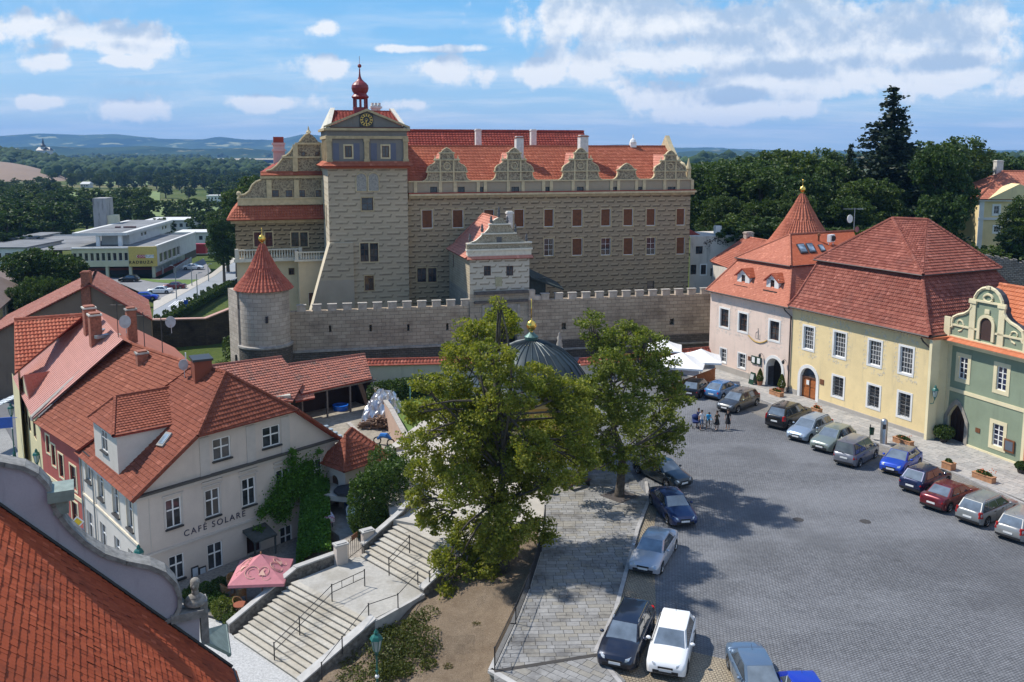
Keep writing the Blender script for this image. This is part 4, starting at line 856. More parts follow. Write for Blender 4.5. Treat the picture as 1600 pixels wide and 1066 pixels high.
def archtrim(F,a,b,z0,z1,w,d0,d1,m,T,name='door_surround',pointed=False):
 c=(a+b)/2;r=(b-a)/2;mb=Mb();R=r+w;N=12
 def outl(rr,top):
  L=[]
  for t in range(N+1):
   th=pi*t/N
   if pointed: L.append((c-rr*cos(th), z1-r*1.35+(rr*1.35)*(1-abs(cos(th))**1.6)))
   else: L.append((c-rr*cos(th),z1-r+rr*sin(th)))
  return L
 I=[(a,z0)]+outl(r,0)+[(b,z0)];O=[(a-w,z0)]+outl(R,0)+[(b+w,z0)]
 for i in range(len(I)-1):
  p,q,s,t=I[i],I[i+1],O[i+1],O[i]
  mb.hexa([F.P(*p,d1),F.P(*q,d1),F.P(*q,d0),F.P(*p,d0),F.P(*t,d1),F.P(*s,d1),F.P(*s,d0),F.P(*t,d0)])
 return T.part(name,mb,m)
def stencil(T,F,h,m):
 """wreath of stencilled scrolls painted round a window"""
 a,b,z0,z1=h;mb=Mb();c=(a+b)/2;w=(b-a)/2+.42
 for side in (-1,1):
  for k in range(9):
   z=z0-.55+(z1-z0+1.1)*k/8;x=c+side*(w+.08*sin(k*2.1));r=.13+.03*(k%2)
   pts=[F.P(x+r*cos(t*pi/3),z+r*sin(t*pi/3),.002) for t in range(5)];mb.tube(pts,.02,3)
 for k in range(9):
  t=pi*(k+.5)/9;x=c+(w*.95)*cos(t);z=z1+.35+.55*sin(t)
  mb.tube([F.P(x,z,.002),F.P(x+.22*cos(t),z+.26*sin(t),.002)],.03,3)
 for k in range(26):
  x=c+RU(-w,w)*1.05;z=(z0-.35-random.random()*.5) if k%2 else (z1+.35+random.random()*.5);r=RU(.06,.13);t0=RU(0,6)
  mb.tube([F.P(x+r*cos(t0+t),z+r*sin(t0+t),.002) for t in range(5)],.018,3)
 T.part('painted_scrolls',mb,m,stuff=True)
pk=Thing('pink_house','pale pink house with two small roof dormers, arched dark doorway and mansard roof','house',A0)
ze=8.75;ph=[rect(PKF,1132,483,511,13),rect(PKF,1161,490,518,13),rect(PKF,1210,502,532,15)];pl_=[rect(PKF,1130,545,566,9),rect(PKF,1159,553,575,11)]
dr=rect(PKF,1209.5,560,603,24);dr=(dr[0],dr[1],-.3,dr[3])
mb=Mb();wall(mb,PKF,0,PKF.L,-.8,ze,ph+pl_+[dr],rd=.22,mr=1);archwall(mb,PKF,*dr,1.0,0,1);PL=Fac(PKF.P(0,0,-12),PKF.P(0,0,0));wall(mb,PL,0,12,-2,ze)
pk.part('wall',mb,[pinkp,whitep])
for h in ph: window(pk,PKF,*h,cols=2,rows=(.33,.33,.34),rd=.22,frame=brownwood,sur=.2,surm=whitep);stencil(pk,PKF,h,lace)
for h in pl_: window(pk,PKF,*h,cols=2,rows=(.33,.33,.34),rd=.22,frame=white,sur=.14,surm=whitep)
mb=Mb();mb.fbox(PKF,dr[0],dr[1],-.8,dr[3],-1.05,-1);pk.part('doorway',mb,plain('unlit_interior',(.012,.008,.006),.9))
archtrim(PKF,*dr,.32,.0,.06,whitep,pk)
mb=Mb();mb.fbox(PKF,-.02,dr[0]-.34,-.9,.75,0,.07);mb.fbox(PKF,dr[1]+.34,PKF.L,-.9,.55,0,.07);pk.part('plinth',mb,plinthp)
a,z=PKF.px(1184,531);mb=Mb();pts=[PKF.P(a+t*.28,z-.28+.016*t*t*1.2,.01) for t in range(-5,6)];mb.tube(pts,.09,4);pk.part('painted_ribbon',mb,plain('ochre_paint',(.42,.28,.10),.9));mb=Mb()
for x0,z0_,x1,z1_ in ((-.3,.1,-.3,.7),(0,.1,0,1.25),(.3,.1,.3,.6),(-.3,.7,0,.9),(-.3,.1,.35,.1),(0,1.25,.1,.9),(.1,.9,.1,.1)): mb.tube([PKF.P(a+x0,z+z0_,.01),PKF.P(a+x1,z+z1_,.01)],.025,4)
pk.part('painted_castle_sketch',mb,plain('grey_sketch_paint',(.3,.27,.24),.9))
mb=Mb();
for u,v in ((1178.5,562),(1186.5,564)):
 h=rect(PKF,u,v-6,v+6,7);mb.fbox(PKF,*h,.02,.12)
mo=pk.part('menu_case',mb,plain('dark_green_frame',(.015,.05,.03),.4));mb=Mb()
for u,v in ((1178.5,562),(1186.5,564)):
 h=rect(PKF,u,v-4.3,v+4.3,4.5);mb.fbox(PKF,*h,.12,.13)
pk.part('menu_sheet',mb,white,mo);mb=Mb();h=rect(PKF,1171,557,563,4);mb.fbox(PKF,*h,.01,.05);pk.part('name_plaque',mb,board)
for u,v in ((1189.5,555.5),(1226,565.5)):
 a,z=PKF.px(u,v,.15);mb=Mb();mb.tube([PKF.P(a,z+.1,0),PKF.P(a,z+.25,.2),PKF.P(a,z+.15,.35)],.025,5);q=PKF.P(a,z-.2,.35);mb.lathe((q.x,q.y,q.z),[(.04,-.02),(.12,.05),(.15,.3),(.03,.42)],8);pk.part('wall_lamp',mb,darkmetal)
salm=roofmat('salmon_fine_tile',(.42,.145,.09),(.50,.19,.12),.12,(.3,.13,.09));redt=roofmat('red_fine_tile',(.42,.10,.045),(.47,.13,.06),.1,(.2,.06,.04))
def Q(F,u,v,dep):
 a,z=F.px(u,v,-dep);return F.P(a,z,-dep)
E0=PKF.P(-.3,ze-.05,.45);E1=PKF.P(PKF.L-.1,ze-.05,.45)
U0=Q(PKF,1155,404,2.6);U1=Q(PKF,1237,418.5,2.6);zu=(U0.z+U1.z)/2;U0.z=U1.z=zu
mb=Mb();tiles(mb,[E0,E1,U1,U0],.22,.2,.02,.0,.012)
tiles(mb,[E1,E1-PKF.n*10,U1-PKF.n*8,U1],.22,.2,.02,.0,.012,mi if False else .12)
tiles(mb,[E0-PKF.n*14,E0,U0,U0-PKF.n*9],.3,.3,.02,.0,.012)
pk.part('mansard_slope',mb,[salm,dark_tile])
V0=U0+V3((0,0,.12))+PKF.n*.3-PKF.u*.3;V1=U1+V3((0,0,.12))+PKF.n*.3+PKF.u*.15
Tt=Q(PKF,1234,367,7.0);Tt2=G(1334,361,Tt.z);
mb=Mb();tiles(mb,[V0,V1,Tt],.22,.2,.02,.0,.012)
up0=mb;
pk.part('upper_roof_left',mb,[salm,dark_tile]).name='upper_roof'
bk=V1+(Tt2-Tt)*1.05
mb=Mb();tiles(mb,[V1,bk,Tt2,Tt],.22,.2,.02,.0,.01);ro=pk.part('upper_roof',mb,[redt,dark_tile])
mb=Mb();tiles(mb,[V0-PKF.n*14,V0,Tt,Tt2],.3,.3,.02,.0,.01) if False else None
ridge(mb,V1,Tt,.1,lift=.05);ridge(mb,Tt,Tt2,.12);ridge(mb,V0,Tt,.1);ridge(mb,E1,U1,.1);ridge(mb,E0,U0,.1);pk.part('ridge_tiles',mb,salm)
mb=Mb();mb.face([E1-PKF.u*.02,E1+(bk-V1),bk,U1]);pk.part('side_slope',mb,[redt])
dk=plain('gutter_metal',(.05,.035,.03),.5);mb=Mb();mb.tube([PKF.P(-.35,ze-.08,.52),PKF.P(PKF.L,ze-.08,.52)],.085,6);mb.tube([V0+PKF.n*.06,V1+PKF.n*.06],.07,6);mb.tube([V1+PKF.u*.06,bk+PKF.u*.06],.06,6);pk.part('gutter',mb,dk)
sN=(Tt-V1).cross(bk-V1).normalized();sN=sN if sN.z>0 else -sN
def onroof(u,v,P0,N):
 r=ray(u,v);t=(P0-V3((0,0,EYE))).dot(N)/r.dot(N);return V3((0,0,EYE))+r*t
glz=glassmat('skylight_glass',(.10,.13,.16),.05)
for (p,q,s,t) in (((1243.5,383),(1255,382),(1262,396),(1251,397)),((1258,382),(1268,381.5),(1275,395),(1265,396)),((1277,384),(1284,383.5),(1290,393.5),(1283,394.5))):
 P4=[onroof(*w,V1,sN) for w in (t,s,q,p)];mb=Mb();mb.hexa([w+sN*.02 for w in P4]+[w+sN*.16 for w in P4]);so_=pk.part('skylight',mb,darkmetal);c=sum(P4,Vector())/4;mb=Mb();mb.hexa([c+(w-c)*.78+sN*.15 for w in P4]+[c+(w-c)*.78+sN*.18 for w in P4]);pk.part('pane',mb,glz,so_)
p=onroof(1298,383,V1,sN);mb=Mb();mb.box((p.x,p.y,p.z+.35),(1.0,.4,.8),math.atan2(PKF.n.y,PKF.n.x)+.3);
for s in (-.4,.4): mb.box((p.x+s*.7,p.y+s*.3,p.z-.2),(.06,.06,.6))
ac=pk.part('air_conditioner',mb,plain('ac_white',(.7,.7,.68),.4));mb=Mb();q=V3((p.x,p.y,0));F=Fac(q,q+V3((1,.15,0)));ring=[F.P(.12+.28*cos(t*pi/6),p.z+.75+.28*sin(t*pi/6),.3) for t in range(13)];mb.tube(ring,.03,4);pts=[(.12+.25*cos(t*pi/6),p.z+.75+.25*sin(t*pi/6)) for t in range(12)];mb.poly(F,pts,.25,.29);pk.part('fan_grille',mb,darkmetal,ac)
p=onroof(1279,377,V1,sN);mb=Mb();mb.tube([p,p+V3((0,0,.7))],.1,8);mb.lathe((p.x,p.y,p.z+.6),[(.2,0),(.16,.2),(.02,.3)],8);pk.part('vent_pipe',mb,board)
lN=(E1-E0).cross(U0-E0).normalized();lN=lN if lN.z>0 else -lN
for u in (1162.5,1208):
 a0_=PKF.px(u-12,435)[0];k=0 if u<1180 else 1
 F=PKF.off(-.75);vv=440-(0 if u<1180 else -8)
 a,zb_=F.px(u-11+0,vv+8);b=F.px(u+8,vv+10)[0];zb_=F.px(u,vv+8)[1];zt_=F.px(u,vv-19)[1];zs=F.px(u,vv-10)[1];m=(a+b)/2
 hole=(m-.28,m+.28,zb_+.35,zb_+1.35)
 mb=Mb();wall(mb,F,a,b,zb_,zs,[hole],rd=.15);mb.face([F.P(a,zs),F.P(b,zs),F.P(m,zt_)]);wall(mb,F.side(b),0,2.2,zb_,zs);S2=Fac(F.P(a,0,-2.2),F.P(a,0,0));wall(mb,S2,0,2.2,zb_,zs)
 do=pk.part('dormer',mb,whitep);w=window(pk,F,*hole,cols=2,rows=(.5,.5),rd=.12,frame=brownwood);w.parent=do
 mb=Mb();tiles(mb,[F.P(b+.25,zs-.15,.25),F.P(b+.25,zs-.15,-2.4),F.P(m,zt_+.1,-2.4),F.P(m,zt_+.1,.25)],.25,.22,.03,.02,.01,.06);tiles(mb,[F.P(a-.25,zs-.15,-2.4),F.P(a-.25,zs-.15,.25),F.P(m,zt_+.1,.25),F.P(m,zt_+.1,-2.4)],.25,.22,.03,.02,.01,.06);pk.part('dormer_roof',mb,[redt,dark_tile],do)
 mb=Mb();mb.fbox(F,a-.1,b+.1,zb_-.1,zb_+.12,.0,.35);pk.part('snow_guard',mb,dk,do)
yh=Thing('yellow_house','long yellow house with arched wooden door and large maroon tiled mansard roof','house',A1)
zy=8.95;yw_=[rect(YF,1263.5,511,546,15.5),rect(YF,1312,520,558,18),rect(YF,1367,533,571,19),rect(YF,1416,543,584,20)];yl=[rect(YF,1309.5,589,620,16.5),rect(YF,1365,603,637,18),rect(YF,1413,615,652,19)]
dr=rect(YF,1263,575,625,25);dr=(dr[0],dr[1],-.05,dr[3])
mb=Mb();wall(mb,YF,0,YF.L,-1.2,zy,yw_+yl+[dr],rd=.22,mr=1);archwall(mb,YF,*dr,.35,0,1);YS=YF.side(YF.L);wall(mb,YS,0,16,-1.2,zy)
yh.part('wall',mb,[yelp,whitep])
for h in yw_: window(yh,YF,*h,cols=4,rows=(.2,)*5,rd=.2,fr=.06,mu=.025,frame=white,sur=.19,surm=whitep);stencil(yh,YF,h,lace)
grl=darkmetal
for h in yl:
 w=window(yh,YF,*h,cols=2,rows=(.5,.5),rd=.22,frame=white,sur=.19,surm=whitep);mb=Mb();a,b,c,d_=h
 for k in range(1,8): mb.tube([YF.P(a+(b-a)*k/8,c,-.03),YF.P(a+(b-a)*k/8,d_,-.03)],.014,4)
 for k in range(1,6):
  z=c+(d_-c)*k/6;mb.tube([YF.P(a,z,-.03),YF.P(b,z,-.03)],.014,4)
  for j in range(4): x=a+(b-a)*(j+.5)/4;mb.tube([YF.P(x+.1*cos(t),z+.1*sin(t),-.02) for t in (0,1.2,2.4,3.6,4.8,6.2)],.012,3)
 yh.part('iron_grille',mb,grl,w)
dwood=plain('orange_door_wood',(.34,.11,.03),.45,var=.3,scale=6)
c=(dr[0]+dr[1])/2;fan=dr[3]-(dr[1]-dr[0])/2;mb=Mb();mb.fbox(YF,dr[0],dr[1],dr[2]-.3,fan,-.34,-.27);
d0=yh.part('door',mb,dwood)
for s in (0,1):
 for zz0,zz1 in ((.3,1.1),(1.3,fan-.2)):
  x0=dr[0]+.1+s*(dr[1]-dr[0])/2;mb=Mb();mb.fbox(YF,x0,x0+(dr[1]-dr[0])/2-.2,dr[2]+zz0,dr[2]+zz1 if zz1<fan else zz1,-.27,-.23);yh.part('door_panel',mb,dwood,d0)
mb=Mb();mb.fbox(YF,c-.04,c+.04,dr[2]+.1,fan,-.27,-.2);mb.fbox(YF,dr[0],dr[1],fan,fan+.1,-.3,-.18);yh.part('door_rail',mb,brownwood,d0);mb=Mb();mb.fbox(YF,dr[0],dr[1],fan,dr[3],-.36,-.3);yh.part('fanlight',mb,winglass,d0)
mb=Mb();mb.fbox(YF,c-.45,c-.1,1.4,1.85,-.22,-.19);yh.part('notice',mb,white,d0)
archtrim(YF,*dr,.34,0,.06,whitep,yh);mb=Mb();h=rect(YF,1284.5,593,601,6);mb.fbox(YF,*h,0,.05);yh.part('bronze_plaque',mb,board)
mb=Mb();mb.fbox(YF,dr[1]+.36,YF.L-.01,-1.3,.45,0,.08);mb.fbox(YF,.1,dr[0]-.36,-1.3,.6,0,.08);yh.part('plinth',mb,plinthp)
mar1=roofmat('maroon_pantile',(.22,.062,.042),(.35,.125,.088),.35,(.10,.05,.045),mscale=.45)
E0=YF.P(-.1,zy-.1,.5);E1=YF.P(YF.L+.15,zy-.1,.5)
K0=Q(YF,1280,408,2.7);K1=Q(YF,1441,433,2.7);zk=(K0.z+K1.z)/2;K0.z=K1.z=zk;M0=YF.P((E0-YF.A).dot(YF.u)+.35,zy+1.2,-.3);M1=YF.P((E1-YF.A).dot(YF.u)-.35,zy+1.2,-.3)
k=.3;M0=E0.lerp(K0,k)+V3((0,0,-.28));M1=E1.lerp(K1,k)+V3((0,0,-.28))
K1s=(K1-YF.A).dot(YF.u)
mb=Mb();tiles(mb,[E0,E1,M1,M0],.235,.34,.06,.045,.02);tiles(mb,[M0,M1,K1,K0],.235,.34,.06,.045,.02)
dep=15.;dn=-YF.n
E2=E1+dn*dep;K2=K1+dn*(dep-5.4)
E2=G(1600,560,E1.z) if False else E1+dn*dep
M2=E2.lerp(K2,k)+V3((0,0,-.28))
tiles(mb,[E1,E2,M2,M1],.235,.34,.06,.045,.02);tiles(mb,[M1,M2,K2,K1],.235,.34,.06,.045,.02)
E3=E0+dn*dep;K3=K0+dn*(dep-5.4);tiles(mb,[E2,E3,K3,K2],.5,.5);tiles(mb,[E3,E0,K0,K3],.4,.5)
yh.part('mansard_slope',mb,[mar1,dark_tile])
ov=.35;J0=K0+YF.n*ov-YF.u*ov+V3((0,0,.15));J1=K1+YF.n*ov+YF.u*ov+V3((0,0,.15));J2=K2-YF.n*ov+YF.u*ov+V3((0,0,.15));J3=K3-YF.n*ov-YF.u*ov+V3((0,0,.15))
cen=(J0+J1+J2+J3)/4;rz=Q(YF,1395,344,2.7+ (dep-5.4)/2).z
hd=(dep-5.4+2*ov)/2;Wd=(J1-J0).length
ra=J0+ (J1-J0).normalized()*hd*1.0+dn*hd;rb=J1-(J1-J0).normalized()*hd+dn*hd
ra=onroof(1394,343,J0+dn*hd,YF.n);rb=onroof(1449,343,J0+dn*(hd+1.5),YF.n);zr_=(ra.z+rb.z)/2;ra.z=rb.z=zr_
mb=Mb()
for tri in ([J0,J1,ra],[J1,J2,rb],[J1,rb,ra],[J2,J3,rb],[J3,J0,ra],[J3,ra,rb]): tiles(mb,tri,.235,.34,.06,.045,.02)
yh.part('upper_roof',mb,[mar1,dark_tile]);mb=Mb()
for p,q in ((J0,ra),(J1,ra),(ra,rb),(J2,rb),(E0,M0),(M0,K0),(E1,M1),(M1,K1),(J3,ra)): ridge(mb,p,q,.14,step=.36,lift=.08)
yh.part('hip_tiles',mb,mar1)
mb=Mb();mb.tube([YF.P(0,zy-.12,.58),YF.P(YF.L+.1,zy-.12,.58)],.09,6);mb.tube([J0+YF.n*.08,J1+YF.n*.08],.07,6);mb.tube([J1,J2],.07,6);mb.tube([E1+YF.u*.08,E2+YF.u*.08],.09,6);yh.part('gutter',mb,dk)
for F,T,s in ((PKF,pk,PKF.L-.02),(YF,yh,YF.L-.02)):
 mb=Mb();mb.tube([F.P(s-.7,8.62,.5),F.P(s-.6,8.3,.35),F.P(s-.05,7.8,.12),F.P(s-.05,0,.12)],.075,6);T.part('downpipe',mb,dk)
C1=G(1447,691.4,-.25);GA=G(1473,690,-.3);GB=G(1593,739,-.5)
GRF=Fac(GA,GB);gn=Thing('green_house','sage green house with cream baroque scroll gable and pointed doorway','house',GA)
zgc=GRF.px(1520,553)[1];zgb=GRF.px(1480,528)[1]
gws=[rect(GRF,1505,558,593,14),rect(GRF,1565,573,611,16),rect(GRF,1559,663,698,17)]
gdr=rect(GRF,1494,635,696,28);gdr=(gdr[0],gdr[1],-.6,gdr[3]+.2);Lg=GRF.L+.3
zc1=GRF.px(1530,545)[1]
mb=Mb();wall(mb,GRF,-.2,Lg,-1.2,zc1,gws+[gdr],rd=.2,mr=1);archwall(mb,GRF,*gdr,.4,0,1,pointed=True);GS=GRF.side(Lg);wall(mb,GS,0,10,-1.2,zc1)
gn.part('wall',mb,[greenp,creamp])
navy=glassmat('dark_blue_glass',(.01,.013,.03))
for h in gws: window(gn,GRF,*h,cols=2,rows=(.25,)*4,rd=.15,fr=.08,mu=.05,frame=white,glass=navy,sur=.3,surm=creamp,mid=.09)
mb=Mb();mb.fbox(GRF,gdr[0],gdr[1],-1.2,gdr[3],-.42,-.36);gd=gn.part('door',mb,plain('dark_door_wood',(.035,.015,.012),.5));mb=Mb()
for k in range(5): x=gdr[0]+(gdr[1]-gdr[0])*(k+.5)/5;mb.fbox(GRF,x-.13,x+.13,-.4,gdr[3]-.7,-.36,-.32)
gn.part('door_plank',mb,MATS['dark_door_wood'],gd)
archtrim(GRF,*gdr,.32,-.02,.1,plain('grey_door_stone',(.30,.27,.23),.9,var=.25),gn,pointed=True)
mb=Mb();zb_=GRF.px(1530,620)[1];mb.fbox(GRF,-.2,Lg,zb_-.18,zb_+.12,0,.06);mb.fbox(GRF,gdr[1]+.33,Lg,-1.3,.25,0,.09);mb.fbox(GRF,-.2,.35,-.9,zc1,0,.07);mb.fbox(GRF,Lg-.3,Lg,-.9,zc1,0,.07);gn.part('cream_band',mb,creamp)
mb=Mb();mb.fbox(GRF,-.35,Lg+.1,zc1-.15,zc1+.25,0,.35,1);tiles(mb,[GRF.P(-.5,zc1+.2,.75),GRF.P(Lg+.1,zc1+.2,.75),GRF.P(Lg+.1,zc1+.55,.1),GRF.P(-.5,zc1+.55,.1)],.25,.5,.04,.05,.01,.05);orange_t=roofmat('orange_tile',(.52,.16,.07),(.58,.20,.10),.1);gn.part('tiled_cornice',mb,[orange_t,creamp])
gq=lambda u,v:GRF.px(u,v,.1)
def bump_(pts): return pts
ol=[(1476,531),(1477,511),(1489,510),(1488,503),(1490,496),(1498,492),(1508,490),(1515,486),(1519,480),(1519,474),(1522,472),(1524,464),(1529,456),(1536,451),(1544,449.5)]
Lp=[gq(u,v) for u,v in ol];cx_=gq(1544,480)[0];zb0=zc1+.35
Lp[0]=(Lp[0][0],zb0);Rp=[(2*cx_-a,z) for a,z in Lp]
outl=[Lp[0]]+[Rp[0]]+Rp[1:]+Lp[::-1][1:-1]
mb=Mb();mb.poly(GRF,outl,-.6,.1,0,1);gg=gn.part('scroll_gable',mb,[greenp,plain('dark_gable_edge',(.05,.05,.06),.8)])
mb=Mb()
for L_ in (Lp,Rp):
 for i in range(1,len(L_)-1):
  mb.tube([GRF.P(*L_[i],.12),GRF.P(*L_[i+1],.12)],.13,5)
zt=lambda v:gq(1544,v)[1]
w2=.78
for s in (-1,1):
 x=cx_+s*1.35;mb.fbox(GRF,x-.27,x+.27,zb0,zt(474),.1,.2);mb.fbox(GRF,x-.36,x+.36,zt(478),zt(473),.1,.28)
 vx=gq(1499,505)[0];vx=vx if s<0 else 2*cx_-vx;vz=gq(1499,506)[1]
 mb.tube([GRF.P(vx-s*r_*cos(t),vz+r_*sin(t),.12) for t,r_ in [(-1.6+k*.55,.62-.055*k) for k in range(10)]],.07,5)
mb.fbox(GRF,cx_-1.7,cx_+1.7,zt(474),zt(471),.1,.25);mb.fbox(GRF,Lp[1][0],2*cx_-Lp[1][0],zb0,zb0+.3,.1,.22);mb.fbox(GRF,Lp[1][0],cx_-.8,zb0+1.1,zb0+1.25,.1,.2);mb.fbox(GRF,cx_+.8,2*cx_-Lp[1][0],zb0+1.1,zb0+1.25,.1,.2)
mb.fbox(GRF,cx_-.22,cx_+.22,zt(491),zt(484),.1,.2);mb.fbox(GRF,cx_-.12,cx_+.12,zt(489.5),zt(485.5),.2,.21)
mb.tube([GRF.P(cx_+.42*cos(t*pi/8),zt(466)+.3*sin(t*pi/8),.15) for t in range(17)],.1,5);mb.fbox(GRF,cx_-.18,cx_+.18,zt(452),zt(447),.0,.3)
for s in (Lp[1][0],2*cx_-Lp[1][0]-.6): mb.fbox(GRF,s,s+.6,zb0,zb0+1.75,.1,.25)
gn.part('gable_trim',mb,creamp,gg)
za,zb__=zt(533),zt(497);mb=Mb();c0,c1=cx_-.55,cx_+.55;r=.55
pts=[(c0,za),(c1,za)]+[(cx_+r*cos(t*pi/10),zb__-r+r*sin(t*pi/10)) for t in range(11)];mb.poly(GRF,pts,.09,.13);gn.part('attic_opening',mb,plain('dark_brown_opening',(.05,.025,.02),.8),gg)
archtrim(GRF,c0,c1,za,zb__,.25,.1,.24,creamp,gn,'opening_surround')
mb=Mb();mb.fbox(GRF,*rect(GRF,1578,687,707,16),.02,.12);gn.part('notice_case',mb,board);mb=Mb();h=rect(GRF,1578,689.5,704,12);mb.fbox(GRF,*h,.12,.13);gn.part('notice_board',mb,plain('blue_grey_notice',(.10,.12,.15),.4))
mb=Mb();h=rect(GRF,1528,669,676,7);mb.fbox(GRF,*h,.0,.05);gn.part('bronze_plaque',mb,board)
mb=Mb();gz=zc1+.3;rp0=Q(GRF,1560,452,2.2);
mb2=[GRF.P(cx_+.2,gz+3.6,-.6),GRF.P(Lg+8,gz+3.6,-.6)]
rdg=5.2;A_=GRF.P(.0,gz+4.2,-rdg);B_=GRF.P(Lg+12,gz+4.2,-rdg);C_=GRF.P(Lg+12,gz,-.3);D_=GRF.P(.0,gz,-.3);tiles(mb,[D_,C_,B_,A_],.3,.42,.06,.05,.02);tiles(mb,[GRF.P(Lg+12,gz,-10),GRF.P(0,gz,-10),A_,B_],.6,.6);ridge(mb,A_,B_,.14)
gn.part('roof',mb,[orange_t,dark_tile])
RB=Fac(YF.P(YF.L+.02,0,.35),GRF.P(-.02,0,0));mb=Mb();mb2=RB.L
wall(mb,RB,0,RB.L,-1.2,zy-.35);mb.fbox(RB,0,RB.L*.42,-1.2,zy-.3,0,.3);RB2=RB.side(0);mb.fbox(RB,-.02,RB.L,zy-.35,zy-.15,-1.,.35,1)
crn=Thing('cream_corner_block','narrow cream corner pier with a green lantern between the yellow and green houses','building',RB.P(0,0));crn.part('wall',mb,[creamp,orange_t])
lan=Thing('wall_lantern','green wall lantern on the cream pier beside the pointed doorway','lamp',RB.P(.3,3,.5),None)
def lantern(T,q,sc=1.,arm=None):
 mb=Mb();mb.lathe((q.x,q.y,q.z),[(.03,-.25*sc),(.08*sc,-.1*sc),(.12*sc,0)],6);g=Mb();g.lathe((q.x,q.y,q.z),[(.12*sc,0),(.22*sc,.5*sc)],6)
 mb.lathe((q.x,q.y,q.z+.5*sc),[(.27*sc,0),(.2*sc,.12*sc),(.1*sc,.2*sc),(.1*sc,.28*sc),(.02,.42*sc)],6)
 for k in range(6):
  t=k*pi/3;mb.tube([(q.x+.125*sc*cos(t),q.y+.125*sc*sin(t),q.z),(q.x+.225*sc*cos(t),q.y+.225*sc*sin(t),q.z+.5*sc)],.018*sc,4)
 if arm: mb.tube(arm,.035,5)
 T.part('lantern_frame',mb,verdigris);T.part('lantern_glass',g,plain('lamp_glass',(.35,.42,.42),.1))
a,z=RB.px(1460,620,.7);q=RB.P(a,z,.75);lantern(lan,q,1.1,[RB.P(a,z-.7,.3),RB.P(a,z-.6,.6),q+V3((0,0,-.2))])
mb=Mb();OF=Fac(GRF.P(Lg+.02,0,.15),GRF.P(Lg+8,0,.15));wall(mb,OF,0,8,-1.5,zc1+.2);wall(mb,Fac(OF.P(0,0,-6),OF.P(0,0,0)),0,6,-1.5,zc1);solo('orange_house',mb,plaster('orange_plaster',(.55,.22,.12)),'sliver of an orange house at the right edge beside the green house','house',loc=OF.P(0,-.6))
tc_=Q(PKF,1252,345,13);tt=Thing('conical_turret','red tiled conical turret roof with gilded ball behind the pink house','tower',(tc_.x,tc_.y,0));c=V3((tc_.x,tc_.y,0));zv=lambda v:EYE+ray(1252,v).z*(c.y/ray(1252,v).y)
zt_=zv(302);zb_=zv(385);rb_=(1300-1203)/2*.0 + 4.0
prf=[(rb_,zb_),(rb_*.80,zb_+(zt_-zb_)*.16),(rb_*.45,zb_+(zt_-zb_)*.5),(rb_*.22,zb_+(zt_-zb_)*.76),(.14,zt_)]
mb=Mb();mb.lathe((c.x,c.y,0),prf,40,1);conetiles(mb,c,prf,52,.36);tt.part('roof',mb,[roofmat('turret_tile',(.42,.13,.075),(.52,.18,.11),.15),dark_tile]);mb=Mb();cyl(mb,c,rb_-.5,rb_-.5,0,zb_);tt.part('turret_wall',mb,pinkp);ballfin(tt,c,zt_+.1,.36,zv(280))
an=Thing('roof_aerial','aerial mast with white satellite dish above the pink house roof','antenna',Tt2);mb=Mb();b0=Tt2;mb.tube([b0-V3((0,0,.3)),b0+V3((0,0,2.6))],.05,6);mb.tube([b0+V3((-1.3,0,2.5)),b0+V3((1.0,.2,2.5))],.03,4)
for k in range(5): mb.tube([b0+V3((.3+k*.15,-.3,2.5)),b0+V3((.3+k*.15,.4,2.5))],.015,4)
an.part('mast',mb,zinc);mb=Mb();d0=b0+V3((-.6,-.2,1.4));Fd=Fac(d0,d0+V3((1,.35,0)));pts=[(.38*cos(t*pi/8),d0.z+.48*sin(t*pi/8)) for t in range(16)];mb.poly(Fd,pts,0,.06);mb.tube([Fd.P(0,d0.z-.3,.05),Fd.P(0,d0.z,.45)],.02,4);an.part('dish',mb,white);mb=Mb();d1=b0+V3((.25,-.3,.2));pts=[(.22*cos(t*pi/8),d1.z+.35*sin(t*pi/8)) for t in range(16)];Fd=Fac(d1,d1+V3((1,-.5,0)));mb.poly(Fd,pts,0,.05);an.part('dish',mb,plain('reddish_dish',(.4,.15,.13),.5))
OBF=Fac(G(1078,470,4.5),G(1100,475,4.5)+V3((1.5,1.2,0)));OBF=CF(14);a=OBF.px(1078,400)[0];b=OBF.px(1160,400)[0];z1=OBF.px(1110,369)[1];ob=Thing('white_outbuilding','weathered white outbuilding with dark vines and brown windows, between palace and pink house','building',OBF.P(a,0))
ws=[];addw(OBF,1087,1098,385,397,ws,cols=2,rows=(1,),frame=brownwood);addw(OBF,1079,1088,414,429,ws,cols=2,rows=(1,),frame=brownwood);addw(OBF,1095,1103,414,429,ws,cols=2,rows=(1,),frame=brownwood,sur=.15,surm=white);addw(OBF,1110,1116,419,432,ws,cols=1,rows=(1,),frame=brownwood)
mb=Mb();wall(mb,OBF,a,b,0,z1,[w[:4] for w in ws]);mb.face([OBF.P(a,z1,0),OBF.P(b,z1,0),OBF.P(b,z1,-7),OBF.P(a,z1,-7)]);ob.part('wall',mb,plaster('stained_white_plaster',(.60,.555,.49),(.15,.14,.13),.6));place_wins(ob,OBF,ws)
mb=Mb()
for k in range(90):
 t=random.random();x=a+2.1+t*3.6+random.gauss(0,.15);z=z1-.55-abs(t-.5)*1.2+random.gauss(0,.18)-(0 if random.random()<.8 else random.random()*.9);q=OBF.P(x,z,.03);s=RU(.05,.14);mb.box((q.x,q.y,q.z),(s,.06,s*1.2),yw)
ob.part('creeper',mb,plain('dead_creeper',(.02,.018,.02),.9),stuff=True);mb=Mb();p=OBF.P(OBF.px(1129,369)[0],z1-.3,-1.5);mb.box(tuple(p),(.9,.7,1.6),yw);ob.part('chimney',mb,white)
